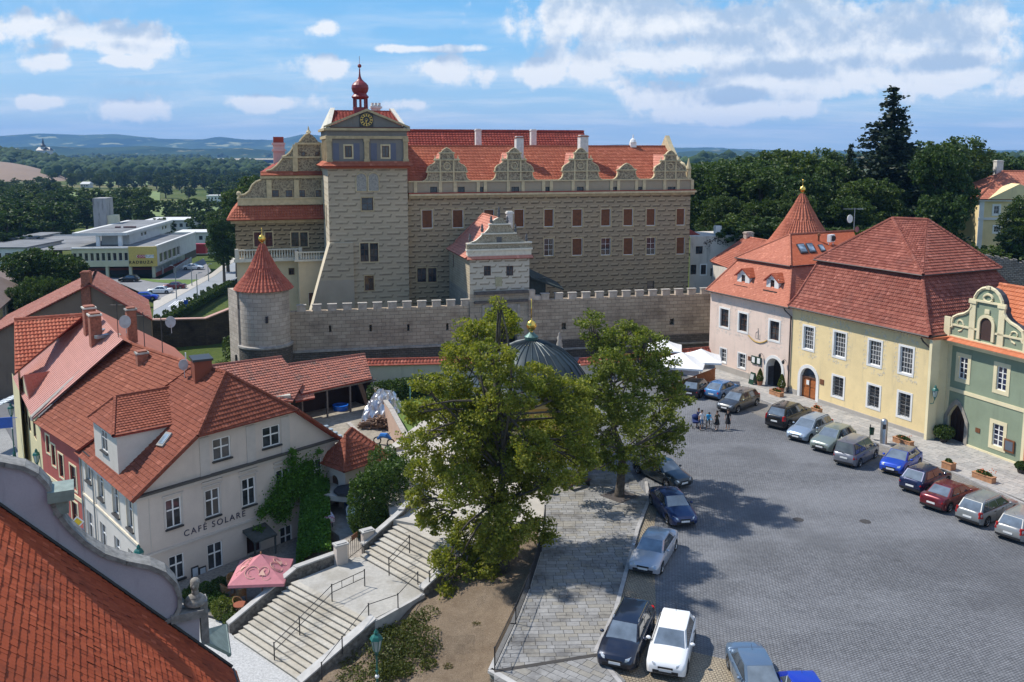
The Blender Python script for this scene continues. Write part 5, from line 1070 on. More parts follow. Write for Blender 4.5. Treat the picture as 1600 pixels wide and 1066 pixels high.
mb=Mb();T1=OBF.P(a-1,OBF.px(1080,345)[1],-5);T2=OBF.P(OBF.px(1104,369)[0],z1,-2);tiles(mb,[OBF.P(a-1,z1,-2),T2,T1],.4,.4);ob.part('roof',mb,[dark_tile,dark_tile])
RH=CF(7);a=RH.px(1109,404)[0];zl=RH.px(1120,408)[1];b=RH.px(1142,419)[0];rh=Thing('small_red_roofed_house','low white house with brick-red hipped roof and stone chimney just left of the pink house','house',RH.P(a,0))
p0=RH.P(a,zl+.1,0);p1=RH.P(RH.px(1143,420)[0],zl-.5,2.0);
P0=RH.P(a,zl,.2);P1=G(1140,420,zl);P2=G(1166,371,zl+3.0);P3=G(1200,377,zl+3.0);P4=G(1175,432,zl-.3) ;P5=G(1138,370,zl+2.2)
mb=Mb();rmt=roofmat('small_house_tile',(.36,.11,.065),(.44,.16,.10),.3)
tiles(mb,[P0,P1,P2],.3,.3,.05,.03);tiles(mb,[P1,P1+(P3-P2)*2.2,P2+(P3-P2)*2.2,P2],.3,.3,.05,.03);ridge(mb,P0,P2,.14);ridge(mb,P2,P2+(P3-P2)*2,.14)
rh.part('roof',mb,[rmt,dark_tile]);FF=Fac(P0+V3((.3,.3,0)),P1+V3((-.1,.3,0)));mb=Mb();wall(mb,FF,0,FF.L,0,zl-.05);F2=Fac(P1+V3((-.1,.3,0)),P1+(P3-P2)*2+V3((0,.4,0)));wall(mb,F2,0,F2.L,0,zl-.05,[(.8,1.5,zl-2.6,zl-1.2)]);rh.part('wall',mb,MATS['stained_white_plaster']);window(rh,F2,.8,1.5,zl-2.6,zl-1.2,cols=2,rows=(1,),frame=brownwood)
chimney(rh,P2+V3((.2,-.3,0)),1.1,.8,P2.z-1,P2.z+.8,plain('mottled_stone',(.40,.33,.28),.9,var=.4,scale=4),rz=.3)
KA=G(222,930,-4.0);KB=G(526,785,-2.5);KF=Fac(KA,KB);zE=2.5
KL_=G(125.7,704,zE);KS=Fac(KL_,KA)         # street side, runs from the far corner to the near corner
cafep=plaster('cafe_plaster',(.60,.52,.45),(.35,.31,.27),.18);cafew=plaster('cafe_side_plaster',(.60,.56,.50),(.35,.31,.27),.12)
cafet=roofmat('cafe_tile',(.20,.055,.03),(.28,.085,.048),.3,(.13,.05,.04),mscale=.6);trimw=plain('cafe_trim',(.52,.47,.42),.9,var=.05)
kf=Thing('cafe','grey-white corner cafe with CAFÉ SOLARE painted on its front and brown tiled roof','cafe',KA)
def krect(cu_x,v0,v1,w,F=KF):
 return rect(F,cu_x,v0,v1,w)
KW=[krect(271,779,824,25),krect(332,764,807,23),krect(388.5,747,790,21),krect(442,733,775,21),krect(493,718,761,20)]
KU=[krect(347,684,718,28.5),krect(424.5,666,698,28)]
KG=[krect(276,867,906,24),krect(336,848,889,24),krect(447,822,862,19)]
kd=krect(397,836,880,22);kd=(kd[0],kd[1],-4.0,kd[3])
s0,z55=4.2,5.55;s1=KF.L-3.75
mb=Mb();wall(mb,KF,0,KF.L,-4.6,zE,KW+KG+[kd],rd=.2)
gr=[(0,zE),(KF.L,zE),(s1,z55),(s0,z55)]
wall(mb,KF,0,KF.L,zE,z55,KU,rd=.2,reg=gr,d=-.05);KR=KF.side(KF.L)
wall(mb,KR,0,12,-4.6,zE)
kf.part('wall',mb,cafep)
for h in KW+KG: window(kf,KF,*h,cols=2,rows=(.62,.38),rd=.12,fr=.07,mu=.09,sill=.1)
for h in KU: window(kf,KF,*h,cols=2,rows=(.58,.42),rd=.14,fr=.08,mu=.09,sill=.1,d=-.05)
mb=Mb()
for h in KW:
 a,b,c,d_=h;mb.fbox(KF,a-.12,a-.03,c,d_+.25,0,.04);mb.fbox(KF,b+.03,b+.12,c,d_+.25,0,.04);mb.fbox(KF,a-.2,b+.2,d_+.25,d_+.33,0,.1);mb.fbox(KF,a-.2,b+.2,d_+.55,d_+.65,0,.14)
kf.part('window_moulding',mb,trimw)
mb=Mb();mb.fbox(KF,-.25,KF.L+.2,zE-.02,zE+.1,-.05,.3,1);mb.fbox(KF,-.18,KF.L+.15,zE-.25,zE-.02,0,.16);mb.fbox(KF,-.05,KF.L,KF.px(300,845)[1]-.06,KF.px(300,845)[1]+.1,0,.09)
for s in (.75,KF.L-.9): mb.fbox(KF,s,s+.05,KF.px(300,845)[1]+.1,zE-.25,0,.03)
for s in (s0+.2,(s0+s1)/2,s1-.9): mb.fbox(KF,s,s+.7,zE+.1,z55-.35,-.05,.01)
kf.part('string_course',mb,[trimw,plain('dark_flashing',(.07,.065,.06),.6)])
T_=text(kf,'CAFÉ SOLARE',.60,KF,krect(337,815,825,10)[0]+.2,0,.01,plain('navy_paint',(.02,.025,.06),.6),spacing=1.3)
tx,tz=KF.px(336.5,818);M=Matrix(((KF.u.x,0,KF.n.x,0),(KF.u.y,0,KF.n.y,0),(0,1,0,0),(0,0,0,1)));T_.matrix_local=Matrix.Translation(KF.P(tx,tz,.02)-kf.loc)@M
mb=Mb();mb.fbox(KF,kd[0],kd[1],kd[2],kd[3],-.25,-.2);kdo=kf.part('door',mb,plain('dark_red_brown_door',(.04,.012,.01),.5))
mb=Mb();z=kd[3]+.1;mb.hexa([KF.P(kd[0]-.3,z,1.5),KF.P(kd[1]+.4,z,1.5),KF.P(kd[1]+.4,z+.35,0),KF.P(kd[0]-.3,z+.35,0),KF.P(kd[0]-.3,z+.12,1.5),KF.P(kd[1]+.4,z+.12,1.5),KF.P(kd[1]+.4,z+.55,0),KF.P(kd[0]-.3,z+.55,0)]);mb.fbox(KF,kd[0]-.25,kd[0]-.15,-4,z,1.3,1.4);mb.fbox(KF,kd[1]+.25,kd[1]+.35,-4,z,1.3,1.4)
kf.part('porch_canopy',mb,plain('moss_dark_board',(.06,.065,.06),.9,var=.3))
for u,w_ in ((304,11),(316,11)):
 a,b,c,d_=krect(u,885,905,w_);mb=Mb();mb.fbox(KF,a,b,c,d_,.02,.1);o=kf.part('menu_board',mb,darkmetal);mb=Mb();mb.fbox(KF,a+.06,b-.06,c+.08,d_-.08,.1,.115);kf.part('menu_sheet',mb,plain('pale_menu_paper',(.45,.5,.55),.6),o)
def srect(cx,v0,v1,w): return rect(KS,cx,v0,v1,w)
SW=[srect(138,718,752,8),srect(157.5,740,779,8),srect(181,761,804,9),srect(203,781,826,9)]
SG=[srect(141.5,802,855,9),srect(162,820,861,9),srect(184,842,885,9),srect(206,862,905,9)]
mb=Mb();wall(mb,KS,0,KS.L,-4.8,zE,SW+SG,rd=.22);kf.part('wall',mb,cafew)
for h in SW+SG: window(kf,KS,*h,cols=2,rows=(.62,.38),rd=.2,fr=.07,mu=.08,sill=.1)
mb=Mb();zs=KS.px(209,845)[1];mb.fbox(KS,0,KS.L+.05,zs-.06,zs+.1,0,.09)
for h in SW: a,b,c,d_=h;mb.fbox(KS,a-.15,b+.15,d_+.3,d_+.42,0,.12,1);mb.fbox(KS,a-.1,a,c,d_+.3,0,.04);mb.fbox(KS,b,b+.1,c,d_+.3,0,.04)
mb.fbox(KS,0,KS.L+.1,zE-.2,zE,0,.25)
kf.part('string_course',mb,[plain('cream_band_paint',(.66,.58,.45),.9),darkmetal]);mb=Mb();mb.tube([KS.P(2.9,zE-.1,.1),KS.P(2.9,-4.4,.1)],.05,6);mb.tube([KS.P(.05,zE-.1,.1),KS.P(.05,-4.4,.1)],.06,6);kf.part('downpipe',mb,zinc)
inn=-KF.n;zRk=8.35;cmid=(s0+s1)/2;apx=KF.P(cmid,zRk,-4.1)
ap=KF.P(cmid,zRk,-4.0)
hipL=KF.P(s0-.35,z55-.2,.35);hipR=KF.P(s1+.35,z55-.2,.35)
su=-KS.u  # direction away along the street
eL0=KS.P(KS.L+.35,zE-.12,.4);eL1=KS.P(-.1,zE-.12,.4)
nS=(eL1-eL0).cross(ap-eL0).normalized();nS=nS if nS.z>0 else -nS
def proj_plane(P,N,O): # vertical projection of P on plane
 return V3((P.x,P.y,O.z-((P.x-O.x)*N.x+(P.y-O.y)*N.y)/N.z))
hipLp=onroof(308,683,eL0,nS)
rb0=onroof(303,574,ap,V3((0,0,1)));rb0.z=zRk
rdir=su;rlen=(eL1-eL0).length
rbk=ap+rdir*9
rbk=proj_plane(rbk,nS,eL0)
mb=Mb()
tiles(mb,[eL0,eL1,proj_plane(eL1+V3((0,0,0))+ (ap-proj_plane(ap,V3((0,0,1)),eL0))*0,nS,eL0),hipLp],.25,.33,.05,.035,.02) if False else None
rk=onroof(352,583,eL0,nS)
far=onroof(300,570,eL0,nS);farE=eL1
tiles(mb,[eL0,farE,far,rk,hipLp],.25,.33,.05,.035,.02)
kf.part('roof_slope',mb,[cafet,dark_tile])
mb=Mb();hipRp=KF.P(s1+.3,z55-.05,.3);tiles(mb,[hipLp,hipRp,rk],.25,.33,.05,.035,.02);kf.part('half_hip',mb,[cafet,dark_tile])
eR=KF.P(KF.L+.35,zE-.12,.35);bR=eR+inn*11;nb=far+V3((0,0,0))
nR=(eR-rk).cross(hipRp-rk).normalized()
mb=Mb();tiles(mb,[hipRp,eR,rk],.25,.33,.05,.035);
mb.face([eR,bR,far+V3((.5,.8,-.2)),rk]);kf.part('roof_slope',mb,[cafet,dark_tile])
mb=Mb()
for p,q in ((hipLp,rk),(hipRp,rk),(rk,far),(hipLp,eL0),(hipRp,eR)): ridge(mb,p,q,.13,.34,.06)
kf.part('ridge_tiles',mb,cafet)
DA=onroof(146,700,eL0,nS);
DF=Fac(G(152,712,zE+.2),G(184,730,zE+.2))
DF=Fac(KS.P(1.6,0,-.15),KS.P(4.9,0,-.15))
a,z0=DF.px(148,688);b,_=DF.px(183,728);
dz0=zE-.1;dz1=DF.px(146,646)[1];zt2=DF.px(180,683)[1]
a,b=DF.px(147,680)[0],DF.px(183,700)[0];zw=(dz1+zt2)/2;ris_=math.hypot(nS.x,nS.y)/nS.z;dd_=(zw-eL0.z)/ris_-.5
wn=rect(DF,163,674,705,9)
mb=Mb();wall(mb,DF,a,b,dz0,zw,[wn],rd=.12)
DS=DF.side(b);mb.face([DS.P(0,dz0),DS.P(dd_,zw),DS.P(0,zw)]);DS=Fac(DF.P(a,0,-dd_),DF.P(a,0,0));mb.face([DS.P(dd_,dz0),DS.P(dd_,zw),DS.P(0,zw)]);kdm=kf.part('dormer',mb,cafew)
w=window(kf,DF,*wn,cols=2,rows=(.65,.35),rd=.1,fr=.06,sill=.08);w.parent=kdm
rise=math.hypot(nS.x,nS.y)/nS.z
def ddep(z,F=None): return (z-eL0.z)/rise-.4-.15
zw=(dz1+zt2)/2;zap=onroof(180,621,DF.P(0,0,-1.5),DF.n).z;am=DF.P(0,0);R0=onroof(180,621,DF.P(0,0,-1.5),DF.n);R1=R0-DF.n*(ddep(zap)-1.2);
D0=DF.P(b+.2,zw-.1,.25);D2=DF.P(a-.25,zw-.1,.25);D1=D0-DF.n*(ddep(zw)+.25);D3=D2-DF.n*(ddep(zw)+.25)
mb=Mb();tiles(mb,[D0,D1,R1,R0],.25,.33,.05,.035,.02,.1);tiles(mb,[D2,D0,R0],.25,.33,.05,.035,.02,.1);tiles(mb,[D3,D2,R0,R1],.25,.33,.05,.035,.02,.1);kf.part('dormer_roof',mb,[cafet,dark_tile],kdm);mb=Mb();ridge(mb,D0,R0,.12,.34);ridge(mb,R0,R1,.12,.34);ridge(mb,D2,R0,.12,.34);kf.part('dormer_ridge',mb,cafet,kdm)
mb=Mb();mb.hexa([DF.P(a,dz0-.15,.55),DF.P(b,dz0-.15,.55),DF.P(b,dz0+.35,0),DF.P(a,dz0+.35,0),DF.P(a,dz0-.1,.55),DF.P(b,dz0-.1,.55),DF.P(b,dz0+.4,0),DF.P(a,dz0+.4,0)]);kf.part('dormer_flashing',mb,zinc,kdm)
P4=[onroof(*w_,eL0,nS) for w_ in ((246,698),(256,700),(271,679),(262,677))];mb=Mb();mb.hexa([w_+nS*.02 for w_ in P4]+[w_+nS*.18 for w_ in P4]);sk=kf.part('skylight',mb,plain('grey_flashing',(.2,.2,.19),.5));c=sum(P4,Vector())/4;mb=Mb();mb.hexa([c+(w_-c)*.7+nS*.17 for w_ in P4]+[c+(w_-c)*.7+nS*.2 for w_ in P4]);kf.part('pane',mb,glz,sk)
p=far+V3((.1,0,0));p=onroof(315,580,far,V3((0,0,1)));mb=Mb();mb.box((p.x,p.y,p.z-1.6),(1.2,1.6,2.5),.5);mb.box((p.x,p.y,p.z+.9),(1.4,1.8,.15),.5,1);kf.part('chimney',mb,[cafet,darkmetal])
def dish(T,p,sc=.4,rz=.4,m=None):
 mb=Mb();Fd=Fac(p,p+V3((1,rz,0)));pts=[(sc*.85*cos(t*pi/8),p.z+sc*sin(t*pi/8)) for t in range(16)];mb.poly(Fd,pts,0,.05);mb.tube([Fd.P(0,p.z-sc*.8,.05),Fd.P(0,p.z-.1,.4)],.02,4);mb.tube([p+V3((0,.1,0)),p+V3((0,.15,-1))],.03,5);T.part('dish',mb,m or plain('grey_dish',(.45,.45,.45),.4))
dish(kf,onroof(299,583,eL0,nS)+nS*.9)
mb=Mb();q=onroof(291,580,eL0,nS);mb.tube([q,q+V3((0,0,1.4))],.05,5);kf.part('aerial',mb,white)
HA=KF.P(KF.L-.6,0,2.2);hut=Thing('porch_hut','small whitewashed porch with hipped red tiled roof at the right end of the cafe','building',HA)
HF=Fac(G(551,0,0) if False else KF.P(KF.L-1.2,0,0),KF.P(KF.L-1.2,0,0)+KF.n*2.4)
h0=KF.P(KF.L-.9,0,.02);h1=h0+KF.n*2.3;HL=Fac(h0,h1);HFr=Fac(h1,h1+KF.u*3.6)
zt=1.0
dh=(.55,1.45,-2.5,.15)
mb=Mb();wall(mb,HL,0,HL.L,-4,zt,[dh],rd=.2);wall(mb,HFr,0,3.6,-4,zt,[(1.6,2.6,-1.2,.1)],rd=.15);wall(mb,HFr.side(3.6),0,3,-4,zt);archwall(mb,HL,*dh,.2);hut.part('wall',mb,cafep);window(hut,HFr,1.6,2.6,-1.2,.1,cols=2,rows=(.6,.4),rd=.12)
mb=Mb();mb.fbox(HL,*dh,-.22,-.18);hut.part('door',mb,brownwood)
o=.45;q0=h0+KF.n*-.6-KF.u*o;q1=h1+KF.n*o-KF.u*o;q2=h1+KF.n*o+KF.u*(3.6+o);q3=h0+KF.u*(3.6+o)-KF.n*1.4;r0=(q0+q1+q2+q3)/4;r1=r0+KF.u*.7-KF.n*.9;r0=r0-KF.u*.7+KF.n*.1
for v in (q0,q1,q2,q3): v.z=zt-.1
r0.z=r1.z=zt+1.9
mb=Mb();
for tri in ([q0,q1,r0],[q1,q2,r0],[q2,r1,r0],[q2,q3,r1],[q3,q0,r0],[q3,r0,r1]): tiles(mb,tri,.25,.33,.05,.035,.02,.08)
hut.part('roof',mb,[cafet,dark_tile]);mb=Mb();ridge(mb,q1,r0,.12,.34);ridge(mb,q2,r1,.12,.34);ridge(mb,r0,r1,.12,.34);hut.part('hip_tiles',mb,cafet)
ze2=2.9;RA=G(62,656,ze2);RBp=G(121,726,ze2-.9);RSF=Fac(RA+V3((0,0,0)),RBp);RSF=Fac(RA,KS.P(-.05,0))
rh_=Thing('red_house','narrow house with brick-red street wall, cream string bands and large brown-red tiled slope','house',RSF.P(0,-5))
redp=plaster('red_plaster',(.42,.11,.09),(.2,.07,.06),.25);ew=RSF.px(60,656)[1];zw1=RSF.px(95,697)[1]
def rrect(cx,v0,v1,w): return rect(RSF,cx,v0,v1,w)
rw=[rrect(75,681,707,5),rrect(84,696,727,5.5),rrect(96,711,745,6.5),rrect(115,729,764,9)];rg=[rrect(118,786,828,9),rrect(102,770,810,6)]
mb=Mb();wall(mb,RSF,0,RSF.L,-6,ze2-.2,rw+rg,rd=.2);rh_.part('wall',mb,redp)
for h in rw+rg: window(rh_,RSF,*h,cols=1,rows=(.5,.5),rd=.15,frame=brownwood,sur=.14,surm=creamp)
mb=Mb();zb_=RSF.px(100,762)[1];mb.fbox(RSF,0,RSF.L,zb_-.15,zb_+.15,0,.06);mb.fbox(RSF,0,RSF.L,ze2-.45,ze2-.2,0,.12);rh_.part('cream_band',mb,creamp)
e0=RSF.P(-.05,ze2-.15,.45);e1=RSF.P(RSF.L+.7,ze2-.5,.45);zrr=8.2
e1.z=e0.z
r0_=onroof(190,533,V3((0,0,zrr)),V3((0,0,1)));r1_=onroof(308,573,V3((0,0,zrr)),V3((0,0,1)))
nn=(e1-e0).cross(r0_-e0).normalized();nn=nn if nn.z>0 else -nn
r1_=onroof(303,571,e0,nn);
mb=Mb();redh=roofmat('brown_red_tile',(.23,.065,.035),(.31,.10,.055),.3,(.16,.06,.045),mscale=.5);tiles(mb,[e0,e1,r1_,r0_],.26,.33,.05,.035,.02);rh_.part('roof_slope',mb,[redh,dark_tile])
bd=V3((nn.x,nn.y,0)).normalized()*-6.;mb=Mb();q0=r0_+bd+V3((0,0,-4.2));q1=r1_+bd+V3((0,0,-4.2));tiles(mb,[q1,q0,r0_,r1_],.4,.4);ridge(mb,r0_,r1_,.14);rh_.part('back_slope',mb,[redh,dark_tile])
for (u,v,w_,h_,m_) in ((206,520,.75,2.2,chimneybrick),(222,565,.8,.9,chimneybrick)):
 p=onroof(u,v,e0,nn);chimney(rh_,p,w_,w_,p.z-.8,p.z+h_,m_,cap=stonegrey,rz=.6)
mb=Mb();P=e0+V3((-.1,0,.1));P2=r0_+V3((0,0,.25));sd=(e0-e1).normalized()
mb.hexa([P,P+sd*.45,P2+sd*.45,P2,P+V3((0,0,.35)),P+sd*.45+V3((0,0,.35)),P2+sd*.45+V3((0,0,.35)),P2+V3((0,0,.35))]);rh_.part('parapet_coping',mb,plain('grey_coping',(.30,.27,.24),.9,var=.2))
PA=G(19,589,2.6);PB=RA.copy();PSF=Fac(PA,PB);ph_=Thing('yellow_street_house','long pale yellow street house under a bright salmon sheet-metal roof','house',PSF.P(0,-6));py=plaster('pale_yellow_plaster',(.66,.58,.34),amt=.2)
zey=ze2+.35
yw2=[rect(PSF,u,v0,v1,w) for u,v0,v1,w in ((36,626,645,3.5),(41,640,662,3.5),(46,652,672,3.5),(54,660,684,4))]
mb=Mb();wall(mb,PSF,0,PSF.L,-6.5,zey-.25,yw2,rd=.15);ph_.part('wall',mb,py)
for h in yw2: window(ph_,PSF,*h,cols=1,rows=(1,),rd=.12,frame=brownwood)
g0_=PSF.P(-.2,zey-.2,.5);g1_=PSF.P(PSF.L,zey-.2,.5)
zz_=9.2;h0=onroof(149,483,V3((0,0,zz_)),V3((0,0,1)));n3=(g1_-g0_).cross(h0-g0_).normalized();n3=n3 if n3.z>0 else -n3
h1=onroof(192,531,g0_,n3);g0_=onroof(20,590,g0_,n3)
ms=plain('salmon_metal',(.52,.23,.18),.5,var=.06,scale=.8);mb=Mb();mb.face([g0_,g1_,h1,h0]);mb.face([p-n3*.1 for p in (h0,h1,g1_,g0_)]);so3=ph_.part('metal_roof',mb,ms)
mb=Mb();N_=30
ed=(g1_-g0_);hd_=(h1-h0)
for k in range(N_+1):
 a=g0_+ed*k/N_;b=h0+hd_*k/N_;
 if k:
  for j in range(4):
   pass
 mb.tube([a+n3*.02,b+n3*.02],.03,3)
for j in range(1,9): a=g0_.lerp(h0,j/9);b=g1_.lerp(h1,j/9);mb.tube([a,b],.02,3)
ph_.part('standing_seam',mb,ms,so3)
bd=V3((n3.x,n3.y,0)).normalized()*-7.;mb=Mb();q0=h0+bd+V3((0,0,-4.6));q1=h1+bd+V3((0,0,-4.6));mb.face([q1,q0,h0,h1]);ph_.part('back_slope',mb,roofmat('faded_red_sheet',(.42,.15,.1),(.46,.18,.12)))
tp=onroof(78,597,g0_,n3)+n3*.4;a=onroof(37,599,g0_,n3);b=onroof(46,624,g0_,n3);ax=onroof(36,585,g0_,n3)
A_=onroof(37,586,g0_+n3*1.6,n3);B_=onroof(78,580,g0_,n3);C_=onroof(46,624,g0_,n3);D_=onroof(34,604,g0_+n3*.9,n3)
mb=Mb();tiles(mb,[A_,B_,C_],.3,.3,.03,.02);kd_=ph_.part('dormer_roof',mb,[roofmat('dormer_red_sheet',(.42,.14,.10),(.45,.17,.12),.1),ms]);mb=Mb();mb.mesh([A_,C_,onroof(37,612,g0_,n3)],[(0,1,2)]);mb.mesh([onroof(33,590,g0_,n3),A_,onroof(37,612,g0_,n3)],[(0,1,2)]);ph_.part('dormer_wall',mb,creamp,kd_)
for (u,v,w_,h_) in ((141,517,.95,2.3),(150,535,.9,2.6)):
 p=onroof(u,v,g0_,n3);chimney(ph_,p,w_,w_*1.2,p.z-1,p.z+h_,chimneybrick,cap=plain('pale_cap',(.5,.48,.42),.8),rz=.6)
for u,v in ((158,520),(164,528)):
 p=onroof(u,v,g0_,n3);mb=Mb();mb.box((p.x,p.y,p.z+.05),(1.6,.5,.25),.9);ph_.part('roof_hatch',mb,zinc)
dish(ph_,h1+V3((-.4,1.5,1.2)),.55,.3,MATS.get('grey_dish'));dish(ph_,h1+V3((2.6,3.5,.8)),.5,.3,MATS.get('grey_dish'))
for q in (h1+V3((-.8,1,0)),r0_+(r1_-r0_)*.35,r0_+(r1_-r0_)*.6): mb=Mb();mb.tube([q,q+V3((0,0,3))],.035,4);mb.tube([q+V3((-.5,0,2.7)),q+V3((.5,0,2.7))],.02,4);ph_.part('aerial',mb,darkmetal)
fh=Thing('tiled_street_house','house with bright red pantiled roof at the far end of the left street row','house',G(40,560,2));
fz=9.0;t0=onroof(22,500,V3((0,0,fz)),V3((0,0,1)));t1=onroof(132,491,V3((0,0,fz)),V3((0,0,1)));t1.z=fz;b0=G(20,585,3.2);
fd=(t1-t0).normalized();n4=V3((fd.y*.62,-fd.x*.62,.78)).normalized();t3=onroof(60,590,t0,n4)
b0=onroof(20,588,t0,n4);t1=onroof(132,492,t0,n4);b1=onroof(110,560,t0,n4)
mb=Mb();ft=roofmat('bright_pantile',(.50,.13,.07),(.56,.18,.10),.1);tiles(mb,[onroof(23,584,t0,n4),t1,t0],.3,.42,.07,.07,.02);ridge(mb,t0,t1,.14);fh.part('roof_slope',mb,[ft,dark_tile]);mb=Mb();b0=onroof(23,584,t0,n4);q=b0+V3((.1,.3,-.3));mb.face([q,q+V3((0,0,-8)),t0+V3((.1,.3,-14)),t0+V3((.1,.1,-.2)),]);fh.part('wall',mb,py)
mb=Mb();tiles(mb,[t0+V3((4,8,-5)),t0,t1,t1+V3((4,8,-5))],.6,.6);fh.part('back_slope',mb,[ft,dark_tile])
bn=Thing('old_barn','old brown rendered barn with patchy mossy red roof and brick chimney','barn',G(150,520,-4))
dB=112.;BP=Fac((-60,dB),(0,dB));BP=Fac((-60,dB-3),(0,dB+4))
bq=lambda u,v,d=0:BP.px(u,v,d)
pk_=bq(142,447);pl0=bq(62,497);pr0=bq(240,500)
sl=(pk_[1]-pr0[1])/(pr0[0]-pk_[0])
pl0=(pl0[0],pk_[1]-(pk_[0]-pl0[0])*sl*.8)
mb=Mb();mb.poly(BP,[(pl0[0]-8,-10),(pr0[0]-.3,-10),(pr0[0]-.3,pr0[1]),pk_,(pl0[0]-8,pl0[1]-8*sl*.8)],-.4,0);brp=plaster('brown_render',(.20,.145,.105),(.07,.05,.04),.6);bn.part('gable_wall',mb,brp)
nb_=onroof(150,423,V3((0,0,pk_[1])),V3((0,0,1)));K0=BP.P(*pk_);K0.z+=.3;K1=K0+ (BP.n*-22)+V3((-1.5,0,0));K1=Q(BP,150,424,24);K1.z=K0.z
eR0=BP.P(pr0[0],pr0[1]+.1,.5);K0=BP.P(pk_[0],pk_[1]+.25,.5)
_r=ray(150,423);K1=V3((0,0,EYE))+_r*(K0.y+23)/_r.y;eR1=eR0+(K1-K0);eL=BP.P(pl0[0]-8,pl0[1]-8*sl*.8+.1,.5)
oldt=roofmat('old_mottled_tile',(.30,.10,.07),(.36,.17,.13),.75,(.09,.065,.05),mscale=.7)
mb=Mb();tiles(mb,[eR0,eR1,K1,K0],.34,.34,.06,.04,.04);tiles(mb,[eL+(K1-K0),eL,K0,K1],.34,.34,.06,.04,.04);bn.part('roof_slope',mb,[oldt,dark_tile]);mb=Mb();ridge(mb,K0,K1,.16);bn.part('ridge_tiles',mb,plain('pale_ridge_mortar',(.42,.34,.30),.9,var=.3,scale=3))
chimney(bn,BP.P(bq(134,440)[0],0,-.3),1.0,1.0,bq(134,480)[1],bq(134,424)[1],chimneybrick,cap=chimneybrick,rz=.1)
mb=Mb();mb.fbox(BP,bq(130,500)[0],bq(140,500)[0],-8,bq(134,445)[1],0,.15);bn.part('brick_pier',mb,chimneybrick)
yl_=Thing('far_left_yellow_house','pale yellow two-storey house cut off by the left edge, grey shed roof behind it','house',G(20,545,-6))
A_=G(0,555,-6)+V3((-3,-1,0));B_=G(40,500,-6);A_=V3((-72,92,0));LF=Fac((-62.5,100.),(-64.5,121.));LFF=Fac(G(-30,562,-6),G(38,520,-6)+V3((2,6,0)))
Lf=Fac(G(-12,570,-6),G(36,515,-6));hs=[rect(Lf,u,v0,v1,5) for u,v0,v1 in ((7,479,495),(18,474,490))]+[rect(Lf,5,456,464,3.5)]
zt_=Lf.px(18,463)[1]
mb=Mb();hs=[h for h in hs if h[3]<zt_];wall(mb,Lf,-6,Lf.L,-8,zt_,hs);wall(mb,Lf.side(Lf.L),0,8,-8,zt_);yl_.part('wall',mb,py)
for h in hs: window(yl_,Lf,*h,cols=2,rows=(.5,.5),rd=.12,sur=.15,surm=white)
mb=Mb();q=Lf;mb.hexa([q.P(-6,zt_,.6),q.P(Lf.L+.4,zt_,.6),q.P(Lf.L+.4,zt_+3.2,-5),q.P(-6,zt_+3.2,-5),q.P(-6,zt_+.2,.6),q.P(Lf.L+.4,zt_+.2,.6),q.P(Lf.L+.4,zt_+3.4,-5),q.P(-6,zt_+3.4,-5)]);yl_.part('roof',mb,roofmat('grey_brown_roof',(.16,.12,.10),(.20,.15,.13),.3))
gs=Thing('grey_roofed_shed','long low building with dark grey-brown roof beside the thuja trees at the left','shed',G(20,450,-7));FF=Fac(G(-30,452,-3),G(44,452,-3));mb=Mb();z1=FF.px(10,422,-9)[1];mb.hexa([FF.P(-4,-3,0),FF.P(FF.L,-3,0),FF.P(FF.L,-3,-10),FF.P(-4,-3,-10),FF.P(-4,-2.6,0),FF.P(FF.L,-2.6,0),FF.P(FF.L-1,z1,-10),FF.P(-4,z1,-10)]);gs.part('roof',mb,MATS['grey_brown_roof']);mb=Mb();mb.fbox(FF,-4,FF.L-.3,-9,-3.05,-9,-.3);gs.part('wall',mb,brp)
shA=G(362,590,1.0);shd=Thing('tiled_yard_shed','old open-fronted shed with patchy red and grey tiled roof in the yard behind the cafe','shed',G(500,640,-2))
t1_=G(444,560,2.7);t2_=G(572,556,2.7);eB=G(471,616,1.0);eA=G(582,594,1.0);
nz=(eA-eB).cross(t2_-eB).normalized();nz=nz if nz.z>0 else -nz
q=[onroof(u,v,eB,nz) for u,v in ((471,616),(581,592),(570,554),(446,571))]
oldt2=roofmat('patchy_shed_tile',(.42,.16,.11),(.30,.13,.10),.85,(.13,.105,.09),mscale=.8)
mb=Mb();tiles(mb,q,.28,.36,.06,.04,.04);
q2=[onroof(u,v,eB,nz) for u,v in ((362,612),(452,632),(486,617),(432,560),(345,575))]
n5=nz;q2=[onroof(u,v,eB+V3((0,0,.25)),n5) for u,v in ((385,622),(457,628),(473,600),(440,558),(330,572))]
tiles(mb,q2,.28,.36,.06,.04,.04);q3=[onroof(u,v,eB-V3((0,0,.2)),n5) for u,v in ((462,628),(492,622),(486,602),(455,605))];tiles(mb,q3,.28,.36,.06,.04,.04);ridge(mb,q[3],q[2],.12);ridge(mb,q2[4],q2[3],.12)
shd.part('roof',mb,[oldt2,dark_tile]);SF_=Fac(q[0]+V3((0,.4,0)),q[1]+V3((0,.4,0)))
mb=Mb();mb.fbox(SF_,-.2,SF_.L+.2,-3,q[0].z-.2,-3.2,-3.0);mb.fbox(SF_,SF_.L-.2,SF_.L,-3,1,-3,-.1);mb.fbox(SF_,-.3,-.1,-3,1,-3,-.1);shd.part('back_wall',mb,plain('dark_shed_boards',(.035,.018,.013),.9));mb=Mb()
for s in (-.1,SF_.L*.33,SF_.L*.66,SF_.L-.1): mb.fbox(SF_,s,s+.15,-3,1.2,-.15,0)
